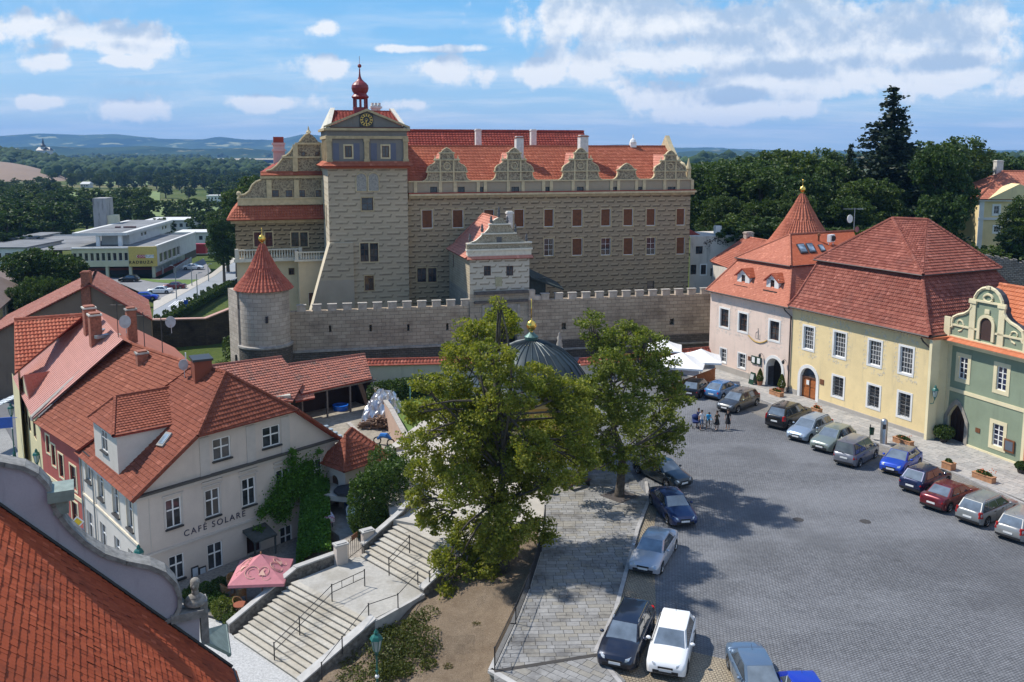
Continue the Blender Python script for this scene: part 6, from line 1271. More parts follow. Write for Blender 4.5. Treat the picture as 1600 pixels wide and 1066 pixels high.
mb.fbox(SF_,-.3,SF_.L+.4,q[0].z-.25,q[0].z-.1,0,.12);shd.part('post',mb,plain('weathered_timber',(.16,.13,.11),.9,var=.3));mb=Mb();S2=Fac(q2[0]+V3((.2,.4,0)),q2[1]+V3((-.2,.2,0)));mb.fbox(S2,0,S2.L,-3,q2[0].z-.2,-2,-.1);shd.part('side_wall',mb,MATS['wall_plaster_pale'])
def pathwall(name,label,pts,z0,z1,th,m,capm=None,cat='wall'):
 T=Thing(name,label,cat,(pts[0][0],pts[0][1],z0));mb=Mb();mc=Mb()
 for (x0,y0),(x1,y1) in zip(pts,pts[1:]):
  F=Fac((x0,y0),(x1,y1));wall(mb,F,0,F.L,z0,z1,d=th/2);wall(mb,Fac((x1,y1),(x0,y0)),0,F.L,z0,z1,d=th/2);mc.fbox(F,-.05,F.L+.05,z1,z1+.1,-th/2-.06,th/2+.06)
 T.part('wall',mb,m);T.part('coping',mc,capm or cop);return T
pts=[G(581,610,-.6),G(612,655,-.6),G(636,700,-.6)];yw1=pathwall('yard_wall','pinkish plaster wall with piers dividing the woodpile yard from the lawn','.' and [(p.x,p.y) for p in pts],-3,.3,.35,plaster('pinkish_plaster',(.50,.36,.28),amt=.5))
wp_=G(598,660,-2);wt=Thing('wood_pile','large wood pile half covered by crumpled silver sheeting in the yard','woodpile',wp_)
mb=Mb();
for k in range(260):
 x=RU(-1.7,1.7);y=RU(-2.3,-.9);z=RU(0,1.1)*(1-abs(x)/2.6)+ .05;a=RU(-.5,.5)+1.5*(random.random()<.3);mb.box((wp_.x+x,wp_.y+y,wp_.z+z),(RU(.6,1.2),.12,.12),a)
wt.part('log_stack',mb,plain('split_wood',(.20,.13,.09),.9,var=.45,scale=6),stuff=True)
mb=Mb();nx_,ny_=22,22
vv=[]
for j in range(ny_+1):
 for i in range(nx_+1):
  x=(i/nx_-.5)*3.8;y=(j/ny_-.5)*4.6;h=2.5*max(0,1-(abs(x)/2.1)**2.5)*max(0,1-(abs(y)/2.5)**3)+.15;h*=(.8+.4*random.random());vv.append((wp_.x+x+RU(-.09,.09),wp_.y+y+.7+RU(-.09,.09),wp_.z+h))
fs=[]
for j in range(ny_):
 for i in range(nx_): k=j*(nx_+1)+i;fs+= [(k,k+1,k+nx_+2),(k,k+nx_+2,k+nx_+1)]
mb.mesh(vv,fs);wt.part('silver_sheeting',mb,plain('silver_sheet',(.55,.56,.58),.28,.75,var=.2,scale=2))
pool=G(532,640,-2);mb=Mb();mb.lathe((pool.x,pool.y,pool.z),[(0,.0),(.75,0),(.8,.5),(.72,.5),(.7,.42),(0,.42)],20);solo('paddling_pool',mb,plain('bright_blue_plastic',(.01,.12,.55),.35),'round bright blue plastic tub in the yard beside the wood pile','tub')
yd=Thing('yard_clutter','blue motorbike parked by the lower end of the yard wall','motorbike',G(600,698,-2));c=G(600,696,-2);mb=Mb()
for s in (-.65,.65): mb.tube([(c.x+s+.32*cos(t*pi/6),c.y-s*.5,c.z+.34+.32*sin(t*pi/6)) for t in range(13)],.07,5)
yd.o.name='motorbike';yd.part('wheel',mb,darkmetal);mb=Mb();mb.tube([(c.x-.6,c.y+.3,c.z+.5),(c.x-.2,c.y+.1,c.z+.9),(c.x+.3,c.y-.15,c.z+.95),(c.x+.7,c.y-.35,c.z+.7)],[.1,.24,.26,.08],8);yd.part('body',mb,plain('blue_bodywork',(.02,.13,.4),.3));mb=Mb();mb.tube([(c.x+.45,c.y-.5,c.z+1.15),(c.x+.55,c.y+.1,c.z+1.15)],.03,5);yd.part('handlebar',mb,darkmetal)
for k,(u,v) in enumerate(((508,672),(515,677),(522,682),(529,687))):
 p=G(u,v,-2);mb=Mb();mb.box((p.x,p.y,p.z),(.55,.4,.35),.6);mb.box((p.x,p.y,p.z+.35),(.6,.45,.05),.6);o=solo('crate',mb,plain('grey_blue_crate',(.25,.32,.38),.6),'grey-blue crate in the row of four behind the porch roof','crate',group='row of crates in the yard')
pathwall('yard_kerb_wall','low concrete kerb wall across the yard below the wood pile',[(p.x,p.y) for p in (G(545,665,-1.8),G(592,712,-1.8))],-3,-1.6,.25,MATS['grey_plinth'])
mb=Mb();F=Fac(G(612,725,-1),G(640,718,-1));
for k in range(8): mb.fbox(F,k*F.L/8,k*F.L/8+.22,-2,.3,0,.06)
solo('wooden_yard_gate',mb,plain('grey_timber',(.30,.26,.21),.9,var=.3),'grey boarded yard gate between the hedge and the yard wall','gate')
grassm=groundmat()
ctrl=[(10,40,-.5),(30,40,-.5),(60,40,-.5),(20,70,-.5),(40,70,-.5),(60,60,-.5),(15,95,-.5),(5,75,-.5),(0,70,-.5),(0,90,-.3),(-5,65,-.7),(-4,80,-.5),(-3,100,-.3),(30,100,0),(50,90,1),(70,90,4),(60,130,5),(40,130,4),(90,120,7),
  (-16,46,-4.4),(-12,43,-4.4),(-20,50,-4.4),(-30,50,-4.6),(-25,40,-4.6),(-40,60,-6.5),(-50,80,-7.5),(-60,95,-8),(-66,110,-8.5),(-50,60,-7),(-70,85,-8),(-56,75,-7.5),(-50,100,-8),(-75,105,-9),(-40,40,-5),(-10,30,-3.8),(-20,25,-4.2),(0,20,-3),(0,30,-3),
  (-13,66,-2.6),(-14,75,-2.6),(-18,84,-2.6),(-10,92,-2),(-12,97,-2.2),(-25,92,-4),(-30,85,-5),(-40,90,-6),(-35,100,-6),(-45,110,-7),(-8,88,-2.6),(-10,80,-3.4),(-12,78,-3.4),
  (-20,54,-5),(-15,56,-5),(-13,54.5,-5),(-16,60,-5),(-18,57,-5),(-9,45,-5.2),(-6,45,-4.5),(-4,48,-4),(-2,44,-4.5),(-1,50,-3),(1,52,-2.5),(1,47,-3.5),(-4,40,-5.2),(0,54,-2),(-12,47,-5),(-8,50,-4),(-5,53,-3.5),(-44,125,-7.5),(-38,118,-7.5),(-50,128,-8),(-34,112,-7.5),(-55,135,-9),(-38,108,-7),(24,106,-3),(10,104,-3),(30,106,-3),(40,104,-2),
  (0,116,3),(-20,116,3),(20,120,3),(-30,124,2),(30,130,3),(-50,150,-8),(-70,150,-9),(-60,180,-9),(-80,200,-9),(-90,150,-9),(-30,170,-5),(0,170,2),(40,180,6),(90,180,8),(150,150,9),(130,80,6),(100,50,1),
  (-70,230,-11),(-150,250,-12),(-30,240,-10),(20,260,-4),(80,260,4),(150,250,8),(-130,130,-9),(-100,60,-7),(0,360,-11),(-200,400,-13),(150,400,-8),(-100,350,-12)]
CT=np.array(ctrl)
def hz(x,y):
 x=np.asarray(x,float);y=np.asarray(y,float)
 d=(x[...,None]-CT[:,0])**2+(y[...,None]-CT[:,1])**2+3
 w=1/d**2;z=(w*CT[:,2]).sum(-1)/w.sum(-1)
 r=np.hypot(x,y);t=np.clip((r-300)/200,0,1);far=-12+1.5*np.sin(x/310.)*np.cos(y/270.)-(r>2500)*0
 return z*(1-t)+far*t
def grid(name,xs,ys,fn,mat,smooth=True,kind='structure'):
 X,Y=np.meshgrid(xs,ys);Z=fn(X,Y);nx,ny=len(xs),len(ys);V=np.stack([X.ravel(),Y.ravel(),Z.ravel()],1)
 i=np.arange(nx-1)[None,:]+np.arange(ny-1)[:,None]*nx;i=i.ravel();Fq=np.stack([i,i+1,i+nx+1,i+nx],1)
 return npmesh(name,V,Fq,mat,smooth,kind)
def npdata(name,V,Fq,mats,smooth=False,mi=None):
 me=bpy.data.meshes.new(name);n=Fq.shape[1];me.vertices.add(len(V));me.vertices.foreach_set('co',np.ascontiguousarray(V,dtype=np.float32).ravel())
 me.loops.add(Fq.size);me.loops.foreach_set('vertex_index',np.ascontiguousarray(Fq,dtype=np.int32).ravel());me.polygons.add(len(Fq));me.polygons.foreach_set('loop_start',np.arange(0,Fq.size,n,dtype=np.int32));
 if smooth: me.polygons.foreach_set('use_smooth',np.ones(len(Fq),bool))
 for m in (mats if isinstance(mats,(list,tuple)) else [mats]): me.materials.append(m)
 if mi is not None: me.polygons.foreach_set('material_index',mi)
 me.update(calc_edges=True);me.validate();return me
def npmesh(name,V,Fq,mat,smooth=False,kind='structure'):
 o=bpy.data.objects.new(name,npdata(name,V,Fq,mat,smooth));link(o)
 if kind: o['kind']=kind
 return o
def axis(a,b,near0,near1,fine,ratio=1.18):
 L=list(np.arange(near0,near1+.01,fine));s=fine;x=near1
 while x<b: s*=ratio;x+=s;L.append(min(x,b))
 s=fine;x=near0;P=[]
 while x>a: s*=ratio;x-=s;P.append(max(x,a))
 return np.array(P[::-1]+L)
grid('ground',axis(-9000,9000,-80,80,2.),axis(-60,11000,20,170,2.),hz,grassm)
def hills(name,dist,prof,base,mat,rough,depth,seed=0):
 r=np.random.default_rng(seed);us=np.arange(-500,2101,9.);pv=np.interp(us,[p[0] for p in prof],[p[1] for p in prof])
 rows=9;V=[];
 n1=np.convolve(r.normal(0,1,len(us)),np.ones(5)/5,'same')
 for j in range(rows):
  t=j/(rows-1);D=dist+depth*t*.8
  for k,u in enumerate(us):
   d=ray(u,pv[k]);d=d/d.y;zt=EYE+d.z*dist;x=d.x*D
   prof_h=sin(t*pi/2)**.8 if True else t
   z=base+(zt+ (D-dist)*d.z*1.0 -base)*prof_h+ (n1[k]*rough + r.normal(0,rough*.35))*t*(1.02-t)*3;V.append((x,D,z))
 nx=len(us);i=(np.arange(nx-1)[None,:]+np.arange(rows-1)[:,None]*nx).ravel();Fq=np.stack([i,i+1,i+nx+1,i+nx],1)
 V=np.array(V);
 back=V[(rows-1)*nx:].copy();back[:,1]+=depth;back[:,2]=base;V=np.vstack([V,back]);i=(np.arange(nx-1)+(rows-1)*nx);Fq=np.vstack([Fq,np.stack([i,i+1,i+nx+1,i+nx],1)])
 return npmesh(name,V,Fq,mat,True)
def hillmat(name,c1,c2,c3,s):
 m,nt,p=new_mat(name);b=NB(nt);v=b.scaled((1,1,1));n=b.noise(s,6,.6);c=b.mix(b.rng(n,.42,.6,smooth=True),c1,c2);c=b.mix(b.rng(b.noise(s*2.2,4,.5,vec=b.scaled((1,1,4),loc=(7,3,0))),.6,.66,smooth=True),c,c3);b.l(c,p.inputs['Base Color']);p.inputs['Roughness'].default_value=1;p.inputs['Specular IOR Level'].default_value=0;return m
hm=hillmat('wooded_hill',(.025,.045,.02),(.055,.085,.035),(.30,.30,.14),.0022)
hills('hills',7600,[(-500,214),(-100,216),(0,212.5),(60,208.5),(130,211),(180,209.5),(250,217),(315,218),(342,213.5),(380,218),(430,219),(475,210),(560,216),(700,228),(860,229),(980,226),(1050,231),(1100,231),(1150,233),(1250,236),(2100,232)],-14,hm,14,1500,3)
hills('hills',4300,[(-500,236),(0,233),(60,228),(140,231),(230,228),(300,233),(380,231),(430,236),(520,238),(700,240),(1040,240),(1080,236),(1140,235),(1250,240),(2100,238)],-14,hillmat('nearer_hill',(.025,.045,.02),(.045,.07,.03),(.22,.20,.10),.004),8,700,5)
cob=cobble('granite_setts',(.135,.139,.148),(.195,.20,.21),(.06,.062,.066),.21,.14,math.radians(-27),big=.08,dirt=.3)
cobb=cobble('brown_setts',(.27,.215,.15),(.33,.28,.20),(.06,.05,.04),.17,.16,.4,big=.6,dirt=.3,warp=.2)
def sheet(name,pts,z,mat,thick=0,kind='structure'):
 mb=Mb();P=[(p[0],p[1]) for p in pts]
 if area2(P)<0: P.reverse()
 zz=[z]*len(P) if not callable(z) else [z(*p) for p in P]
 mb.face([(x,y,h) for (x,y),h in zip(P,zz)])
 if thick:
  for i in range(len(P)):
   j=(i+1)%len(P);mb.face([(*P[j],zz[j]),(*P[i],zz[i]),(*P[i],zz[i]-thick),(*P[j],zz[j]-thick)])
 return struct(name,mb,mat)
W2=lambda *a:[(G(u,v,z).x,G(u,v,z).y) for u,v,z in a]
kerb=W2((1100,1300,0),(985,1085,0),(934,1022,0),(965,957,0),(1000,825,0),(1016,785,0),(1012,755,0))
sheet('square',kerb+[(7.2,70),(7,80),(6,103),(9.5,103),(12,98),(24,100.5),(45,102),(75,60),(70,20),(20,18)],0,cob)
pav=plain('light_gravel_paving',(.42,.39,.34),.95,var=.15,scale=.6,bump=.2)
sheet('path',[(-8,56.8),(-9.3,62),(-10.3,70),(-8,78),(-4.5,84),(-2.8,92),(-3,104),(6,104),(7,80),(7.2,70),(5,62.5),(2.4,62),(2.3,54.5),(-3,54.8)],lambda x,y:.02 if y>60 else -.42+ (y-54)*.06,pav,.4)
sheet('path',[(-9.8,61),(-16,62.5),(-15.5,66.5),(-10.4,70)],-.6,pav,.4)
sheet('square',[(4,56),(13,56),(13,72),(4,72)],-.03,cob)
def strip(name,pts,w,z,h,mat):
 mb=Mb()
 for a,b in zip(pts,pts[1:]): F=Fac(a,b);mb.fbox(F,0,F.L,z-.3,z+h,-w,0)
 return struct(name,mb,mat)
kst=plain('kerb_granite',(.33,.32,.31),.85,var=.2)
strip('kerb',kerb[1:],.22,0,.13,kst)
sheet('parking_bay_setts',kerb[1:6]+[(kerb[5][0]+.3,kerb[5][1]-1),(kerb[4][0]+.7,kerb[4][1]-1),(kerb[3][0]+1.6,kerb[3][1]-3),(9.3,40.2),(13,38.5),(16.5,36.5),(20,33),(18,28),(7,28)],.005,cobb)
un=YF.u;nn_=YF.n
wk0=PKF.P(-3,0,5.0);wk1=YF.P(0,0,4.3);wk2=YF.P(YF.L,0,4.6);wk3=GRF.P(Lg,0,6.0);wk4=GRF.P(Lg+14,0,7.0)
sheet('parking_bay_setts',[(p.x,p.y) for p in (YF.P(-4,0,4.5),YF.P(YF.L,0,4.5),GRF.P(Lg+10,0,6),GRF.P(Lg+10,0,10.5),YF.P(YF.L,0,9.2),YF.P(0,0,7.5),YF.P(-4,0,7.5))],.004,cobble('mixed_setts',(.20,.19,.18),(.27,.25,.22),(.07,.065,.06),.2,.15,.3,big=.4))
def slabs(S_,poly,z,w,h,ang,mats,count=300,gap=.012,jit=.006,key=None,stagger=True,th=.06,name='slab'):
 """poly: 2D convex ccw;slabs laid in rows;the nearest ones become parts"""
 P=[tuple(p[:2]) for p in poly]
 if area2(P)<0: P.reverse()
 ca,sa=cos(ang),sin(ang);R=[(x*ca+y*sa,-x*sa+y*ca) for x,y in P]
 x0=min(r[0] for r in R);x1=max(r[0] for r in R);y0=min(r[1] for r in R);y1=max(r[1] for r in R);L=[]
 r=0;y=y0
 while y<y1:
  hh=h*random.choice((.85,1,1,1.2));x=x0-random.random()*w
  while x<x1:
   ww=w*RU(.65,1.35);q=clip([(x+gap,y+gap),(x+ww-gap,y+gap),(x+ww-gap,y+hh-gap),(x+gap,y+hh-gap)],R)
   if len(q)>=3 and area2(q)>.02: L.append([(a*ca-b*sa,a*sa+b*ca) for a,b in q])
   x+=ww
  y+=hh
 def zf(x,y): return z(x,y) if callable(z) else z
 L.sort(key=lambda q:sum(p[1] for p in q)/len(q))
 near=L[:count];rest=L[count:]
 for q in near:
  cx=sum(p[0] for p in q)/len(q);cy=sum(p[1] for p in q)/len(q);j=RU(0,jit);mb=Mb();zc=zf(cx,cy)
  top=[(x-cx,y-cy,zf(x,y)-zc+j) for x,y in q];mb.face(top);n=len(q)
  for i in range(n): k=(i+1)%n;mb.face([top[k],top[i],(top[i][0],top[i][1],top[i][2]-th),(top[k][0],top[k][1],top[k][2]-th)])
  me=mb.build(name,random.choice(mats));o=bpy.data.objects.new(name,me);link(o);o.parent=S_.o;o.location=V3((cx,cy,zc))-S_.loc
 if rest:
  mb=Mb()
  for q in rest:
   j=RU(0,jit);top=[(x,y,zf(x,y)+j) for x,y in q];mi=random.randrange(len(mats));mb.face(top,mi);n=len(q)
   for i in range(n): k=(i+1)%n;mb.face([top[k],top[i],(top[i][0],top[i][1],top[i][2]-th),(top[k][0],top[k][1],top[k][2]-th)],mi)
  me=mb.build('slab_field',mats,S_.loc);o=bpy.data.objects.new('slab_field',me);link(o);o.parent=S_.o;o['kind']='stuff'
def slabmat(name,c,blot=(.09,.085,.08),amt=.6):
 m,nt,p=new_mat(name);b=NB(nt);k=b.rng(b.noise(.42,5,.6),.48,.66,smooth=True);c_=b.mix(b.rng(b.noise(5,4,.6),.3,.7),tuple(x*.85 for x in c),tuple(x*1.1 for x in c));c_=b.mix(b.m('MULTIPLY',k,amt),c_,blot);b.l(c_,p.inputs['Base Color']);p.inputs['Roughness'].default_value=.8;p.inputs['Specular IOR Level'].default_value=.3;b.bump(p,b.noise(12,4),.2,.02);return m
sm=[slabmat('walkway_slab_light',(.27,.265,.255),amt=.75),slabmat('walkway_slab_mid',(.225,.22,.21),amt=.75),slabmat('walkway_slab_warm',(.25,.235,.205),amt=.75)]
joint=plain('slab_joint',(.07,.065,.06),.95)
wkp=W2((772,1050,.1),(772,1100,.1),(1000,1085,.1),(934,1024,.1),(965,957,.1),(1000,825,.1),(1016,783,.1),(985,738,.1),(930,740,.1),(852,762,.1),(846,862,.1))
def convex_parts(P): return P
mb=Mb();q=[(x,y,.06) for x,y in wkp];
if area2(wkp)<0: q.reverse()
mb.face(q);
for i in range(len(q)): k=(i+1)%len(q);mb.face([q[k],q[i],(q[i][0],q[i][1],-.6),(q[k][0],q[k][1],-.6)])
walk=Setting('walkway',mb,joint,(3,50,.06))
wkdir=math.atan2(wkp[4][1]-wkp[3][1],wkp[4][0]-wkp[3][0]) if False else math.radians(4)
PA=[wkp[0],wkp[1],wkp[2],wkp[3],wkp[4],wkp[5],wkp[10]];PB_=[wkp[10],wkp[5],wkp[6],wkp[7],wkp[8],wkp[9]]
PA=[wkp[0],wkp[1],wkp[2],wkp[3]];PC=[wkp[0],wkp[3],wkp[4],wkp[5],wkp[10]]
slabs(walk,PA,.12,.62,.42,math.radians(-38),sm,70);slabs(walk,PC,.12,.62,.36,math.radians(2),sm,230);slabs(walk,PB_,.12,.62,.36,math.radians(2),sm,0)
mb=Mb();F=Fac(wkp[0],wkp[3]);mb.fbox(F,0,F.L,.1,.135,-.12,.12);walk.part('drain_channel',mb,plain('drain_iron',(.05,.045,.04),.6))
tg=G(968,775,.12);mb=Mb();mb.box((tg.x,tg.y,.1),(1.9,1.9,.045),.75);
tp_=solo('tree_grate',mb,plain('rusty_tree_grate',(.06,.05,.045),.8,var=.3,scale=8),'square dark tree grate set in the slabs at the foot of the right lime tree','tree grate')
sm2=[slabmat('pavement_slab_light',(.40,.38,.35),amt=.25),slabmat('pavement_slab_mid',(.34,.33,.31),amt=.25)]
pv=[(p.x,p.y) for p in (wk0,wk1,PKF.P(PKF.L,0,-.2),PKF.P(-3,0,-.2))];pv2=[(p.x,p.y) for p in (wk1,wk2,YF.P(YF.L,0,-.2),YF.P(0,0,-.2))];pv3=[(p.x,p.y) for p in (wk2,wk3,wk4,GRF.P(Lg+14,0,-.2),GRF.P(0,0,-.3),YF.P(YF.L,0,-.2))]
mb=Mb()
for P in (pv,pv2,pv3):
 q=[(x,y,.05) for x,y in P];
 if area2(P)<0: q.reverse()
 mb.face(q);
 for i in range(len(q)): k=(i+1)%len(q);mb.face([q[k],q[i],(q[i][0],q[i][1],-.4),(q[k][0],q[k][1],-.4)])
pave=Setting('pavement',mb,joint,(30,75,.05));ang=math.atan2(YF.u.y,YF.u.x)
slabs(pave,pv3,.1,.8,.55,ang+.08,sm2,160);slabs(pave,pv2,.1,.8,.55,ang,sm2,140);slabs(pave,pv,.1,.8,.55,ang,sm2,0)
mb=Mb()
for a,b in ((wk0,wk1),(wk1,wk2),(wk2,wk3),(wk3,wk4)): F=Fac(a,b);mb.fbox(F,-.02,F.L,-.2,.125,-.16,.06)
struct('kerb',mb,kst)
stc=cobble('street_setts',(.30,.30,.29),(.36,.36,.35),(.16,.16,.155),.2,.15,.8,big=.2,dirt=.2);asph=plain('asphalt',(.12,.125,.135),.9,var=.12,scale=.4)
def ptz(F,s,d,z): p=F.P(s,z,d);return p
SA=KS.P(KS.L+14,0,.0);
st=[KS.P(KS.L+12,-4.25,-4),KS.P(KS.L,-4.25,-.3),KS.P(0,-4.5,-.3),RSF.P(0,-4.9,-.3),PSF.P(0,-5.6,-.3),PSF.P(-14,-6.2,-.3),PSF.P(-14,-6.2,8),PSF.P(0,-5.6,9),RSF.P(0,-4.9,9.5),KS.P(0,-4.5,10),KS.P(KS.L,-4.25,12),KS.P(KS.L+12,-4.25,14)]
mb=Mb();
n=len(st)
for i in range(5): mb.face([st[i],st[i+1],st[n-2-i],st[n-1-i]][::-1])
for f in mb.f: pass
struct('street',mb,stc)
far_=[PSF.P(-14,-6.2,-.3),PSF.P(-14,-6.2,8),PSF.P(-45,-6.8,9),PSF.P(-45,-6.8,-.3)];mb=Mb();mb.face(far_);mb.face([PSF.P(-45,-6.84,-12),PSF.P(-.1,-6.3,-12),PSF.P(-.1,-6.2,-.2),PSF.P(-45,-6.84,-.2)]);mb.face([PSF.P(-45,-6.85,9),PSF.P(-14,-6.25,8),PSF.P(0,-5.65,9),RSF.P(0,-4.95,9.5),KS.P(0,-4.55,10),KS.P(0,-4.6,30),PSF.P(-14,-6.3,34),PSF.P(-45,-6.9,34)]);struct('street',mb,asph)
grav=plain('pale_gravel',(.42,.42,.41),.95,var=.25,scale=9,bump=.3)
sheet('gravel_forecourt',[(-9,39),(-25,38),(-27,52),(-23.6,53.4),(-17.5,50.5),(-16.2,48.8),(-11.2,44.2)],-3.98,grav,.3)
stp=[slabmat('stair_stone_light',(.46,.43,.37),(.22,.2,.16),.45),slabmat('stair_stone_warm',(.42,.385,.32),(.20,.18,.14),.45)]
stairs=Setting('staircase',(lambda m:(m.hexa([(-16.6,48.6,-5),(-11.4,43.9,-5),(-7.6,46.7,-5),(-13.4,51.6,-5),(-16.4,48.8,-4.3),(-11.3,44.1,-4.3),(-7.9,46.9,-2.4),(-13.2,51.5,-2.4)]),m)[1])(Mb()),kst,(-12,48,-4))
def flight(S_,bl,br,tl,tr,z0,z1,n):
 bl,br,tl,tr=[V3((*p,0)) for p in (bl,br,tl,tr)]
 rsm=slabmat('stair_riser_stone',(.20,.18,.15),amt=.5) if 'stair_riser_stone' not in MATS else MATS['stair_riser_stone']
 for i in range(n):
  a=bl.lerp(tl,i/n);b=br.lerp(tr,i/n);c=br.lerp(tr,(i+1)/n);d=bl.lerp(tl,(i+1)/n);zt=z0+(z1-z0)*(i+1)/n;c=c+(c-b)*.2;d=d+(d-a)*.2
  k=3+(i%2);cuts=[j/k+RU(-.06,.06)*(0<j<k) for j in range(k+1)]
  for j in range(k):
   u0,u1=cuts[j]+.0015,cuts[j+1]-.0015;mb=Mb();p=[a.lerp(b,u0),a.lerp(b,u1),d.lerp(c,u1),d.lerp(c,u0)];o=RU(-.008,.008);zb=zt-(z1-z0)/n-.12
   mb.hexa([(q.x,q.y,zb) for q in (p[0],p[1],p[2],p[3])]+[(q.x,q.y,zt+o) for q in (p[0],p[1],p[2],p[3])])
   mb.m[2]=1;nv=(p[0]-p[3]).normalized()*.035;q4=[p[0]+nv,p[1]+nv,p[2]+nv,p[3]+nv];mb.hexa([(q.x,q.y,zt+o-.055) for q in q4]+[(q.x,q.y,zt+o+.004) for q in q4]);me=mb.build('step_stone',[random.choice(stp),rsm],S_.loc);ob=bpy.data.objects.new('step_stone',me);link(ob);ob.parent=S_.o
BL,BR,TL,TR=(-16.15,48.7),(-11.2,44.2),(-13.15,51.45),(-7.85,46.85)
flight(stairs,BL,BR,TL,TR,-4.0,-1.9,13)
UL,UR=(-9.75,54.7),(-5.35,50.1);d_=V3((.70,.71));VL,VR=(UL[0]+2.4,UL[1]+2.2),(UR[0]+2.4,UR[1]+2.2)
land=slabmat('landing_concrete',(.40,.385,.35),(.25,.23,.19),.5)
sheet('landing',[TL,TR,(-5.2,49.95),UR,UL,(-10.3,54.6)],-1.9,land,.9)
flight(stairs,UL,UR,VL,VR,-1.9,-.45,9)
sheet('landing',[VL,VR,(-1.8,53.4),(-2.5,56),(-4,58.5),(-8.2,57.5)],-.44,pav,1.6)
def slopewall(T,a,b,za,zb,w,h,zf,m,mc,side=1):
 F=Fac(a,b);mb=Mb();mc_=Mb();L=F.L
 mb.hexa([F.P(0,zf,0),F.P(L,zf,0),F.P(L,zf,-w),F.P(0,zf,-w),F.P(0,za+h,0),F.P(L,zb+h,0),F.P(L,zb+h,-w),F.P(0,za+h,-w)])
 mc_.hexa([F.P(-.05,za+h,.06),F.P(L+.05,zb+h,.06),F.P(L+.05,zb+h,-w-.06),F.P(-.05,za+h,-w-.06),F.P(-.05,za+h+.1,.06),F.P(L+.05,zb+h+.1,.06),F.P(L+.05,zb+h+.1,-w-.06),F.P(-.05,za+h+.1,-w-.06)])
 T.part('wall',mb,m);T.part('coping',mc_,mc)
rubble=plain('rubble_stone',(.17,.155,.135),.95,var=.5,scale=5,bump=.8);pcop=plain('pale_coping_slab',(.40,.39,.37),.85,var=.15,scale=2)
lw_=Thing('stair_wall','stone parapet wall with flat coping along the cafe side of the stairs','wall',(-14,51,-4));
slopewall(lw_,(-16.5,49.1),(-13.2,51.95),-4,-1.9,.3,.55,-4.8,rubble,pcop);slopewall(lw_,(-13.2,51.95),(-10.7,54.35),-1.9,-1.9,.3,.55,-4.8,rubble,pcop)
rw_=Thing('stair_wall','broad sloping stone parapet on the planted side of the lower stairs','wall',(-9,45,-4));slopewall(rw_,(-11.1,43.95),(-7.6,46.55),-4.1,-1.95,.5,.22,-5.2,rubble,pcop);mb=Mb();F=Fac((-7.6,46.6),(-5.15,49.75));mb.fbox(F,0,F.L,-3.4,-1.86,-.2,.02);rw_.part('landing_kerb',mb,pcop)
uw_=Thing('stair_wall','low stone parapet on the right of the upper stairs beneath the large tree','wall',(-4,51,-2));slopewall(uw_,(-5.2,49.85),(-2.75,52.1),-1.95,-.5,.4,.3,-3,rubble,pcop)
hw=Thing('stair_wall','stone parapet beside the upper stairs below the thuja hedge','wall',(-8,57,-2));slopewall(hw,(-9.6,55.2),(-7.3,57.3),-1.9,-.45,.3,.55,-3.5,rubble,pcop);slopewall(hw,(-7.3,57.3),(-6.2,60.5),-.45,-.2,.3,.6,-3.5,rubble,pcop)
iron=plain('black_iron',(.018,.018,.02),.5)
def rail(label,pts,h=1.0,bars=(1.,.55),name='handrail',r=.022):
 T=Thing(name,label,'railing',pts[0]);mb=Mb()
 for p in pts: m=Mb();p=Vector(p);m.tube([p-V3((0,0,.1)),p+V3((0,0,h+.04))],.035,6);m.lathe((p.x,p.y,p.z+h+.02),[(.05,0),(.05,.04),(.01,.07)],6);T.part('post',m,iron)
 for p,q in zip(pts,pts[1:]):
  for b in bars: mb.tube([Vector(p)+V3((0,0,h*b)),Vector(q)+V3((0,0,h*b))],r,5)
 T.part('rail',mb,iron);return T
def onflight(u,v):
 n=V3((*BR,-4))-V3((*BL,-4));m_=V3((*TL,-1.9))-V3((*BL,-4));N=n.cross(m_).normalized();return onroof(u,v,V3((*BL,-3.92)),N)
c1=[onflight(429,1032),onflight(468.5,992),G(519,940,-1.9),G(570,916,-1.9)]
T=rail('black iron handrail down the middle of the lower stairs',c1);mb=Mb();a,b=c1[2],c1[3]
for k in (.3,.65): p=Vector(a).lerp(Vector(b),k);mb.tube([p+V3((0,0,.55)),p+V3((0,0,1))],.02,4)
T.part('baluster_bar',mb,iron)
rail('short black posts and rail along the right parapet of the lower stairs',[onflight(503,1060),onflight(535,1019),V3((-8.0,47.0,-1.9)),G(622,951,-1.9),G(653,916,-1.85)],.85,(1.,))
rail('black handrail beside the upper stairs under the tree',[G(608,897,-1.5),Vector(G(640,862,-.9)),],1.0,(1.,.6))
rail('thin black rail on the right side of the upper stairs',[V3((-4.9,50.2,-1.6)),V3((-2.9,52.1,-.3))],.9,(1.,.5))
FE=[V3((*W2((773,1046,.12))[0],.12)),V3((*W2((806,975,.12))[0],.12)),V3((*W2((828,920,.12))[0],.12)),V3((*W2((846,862,.12))[0],.12)),V3((*W2((852,815,.12))[0],.12))]
T=rail('black iron fence along the left edge of the slab walkway',FE,1.05,(1.,.12),'iron_fence',.02);mb=Mb()
for p,q in zip(FE,FE[1:]):
 n=int((q-p).length/.13)
 for k in range(1,n): o=p.lerp(q,k/n);mb.tube([o+V3((0,0,.12)),o+V3((0,0,1.04))],.012,3)
T.part('fence_bars',mb,iron,stuff=True)
rt_=Thing('retaining_wall','rough stone retaining wall beneath the iron fence, above the bare soil','wall',FE[0]-V3((0,0,3)))
mb=Mb();mc_=Mb()
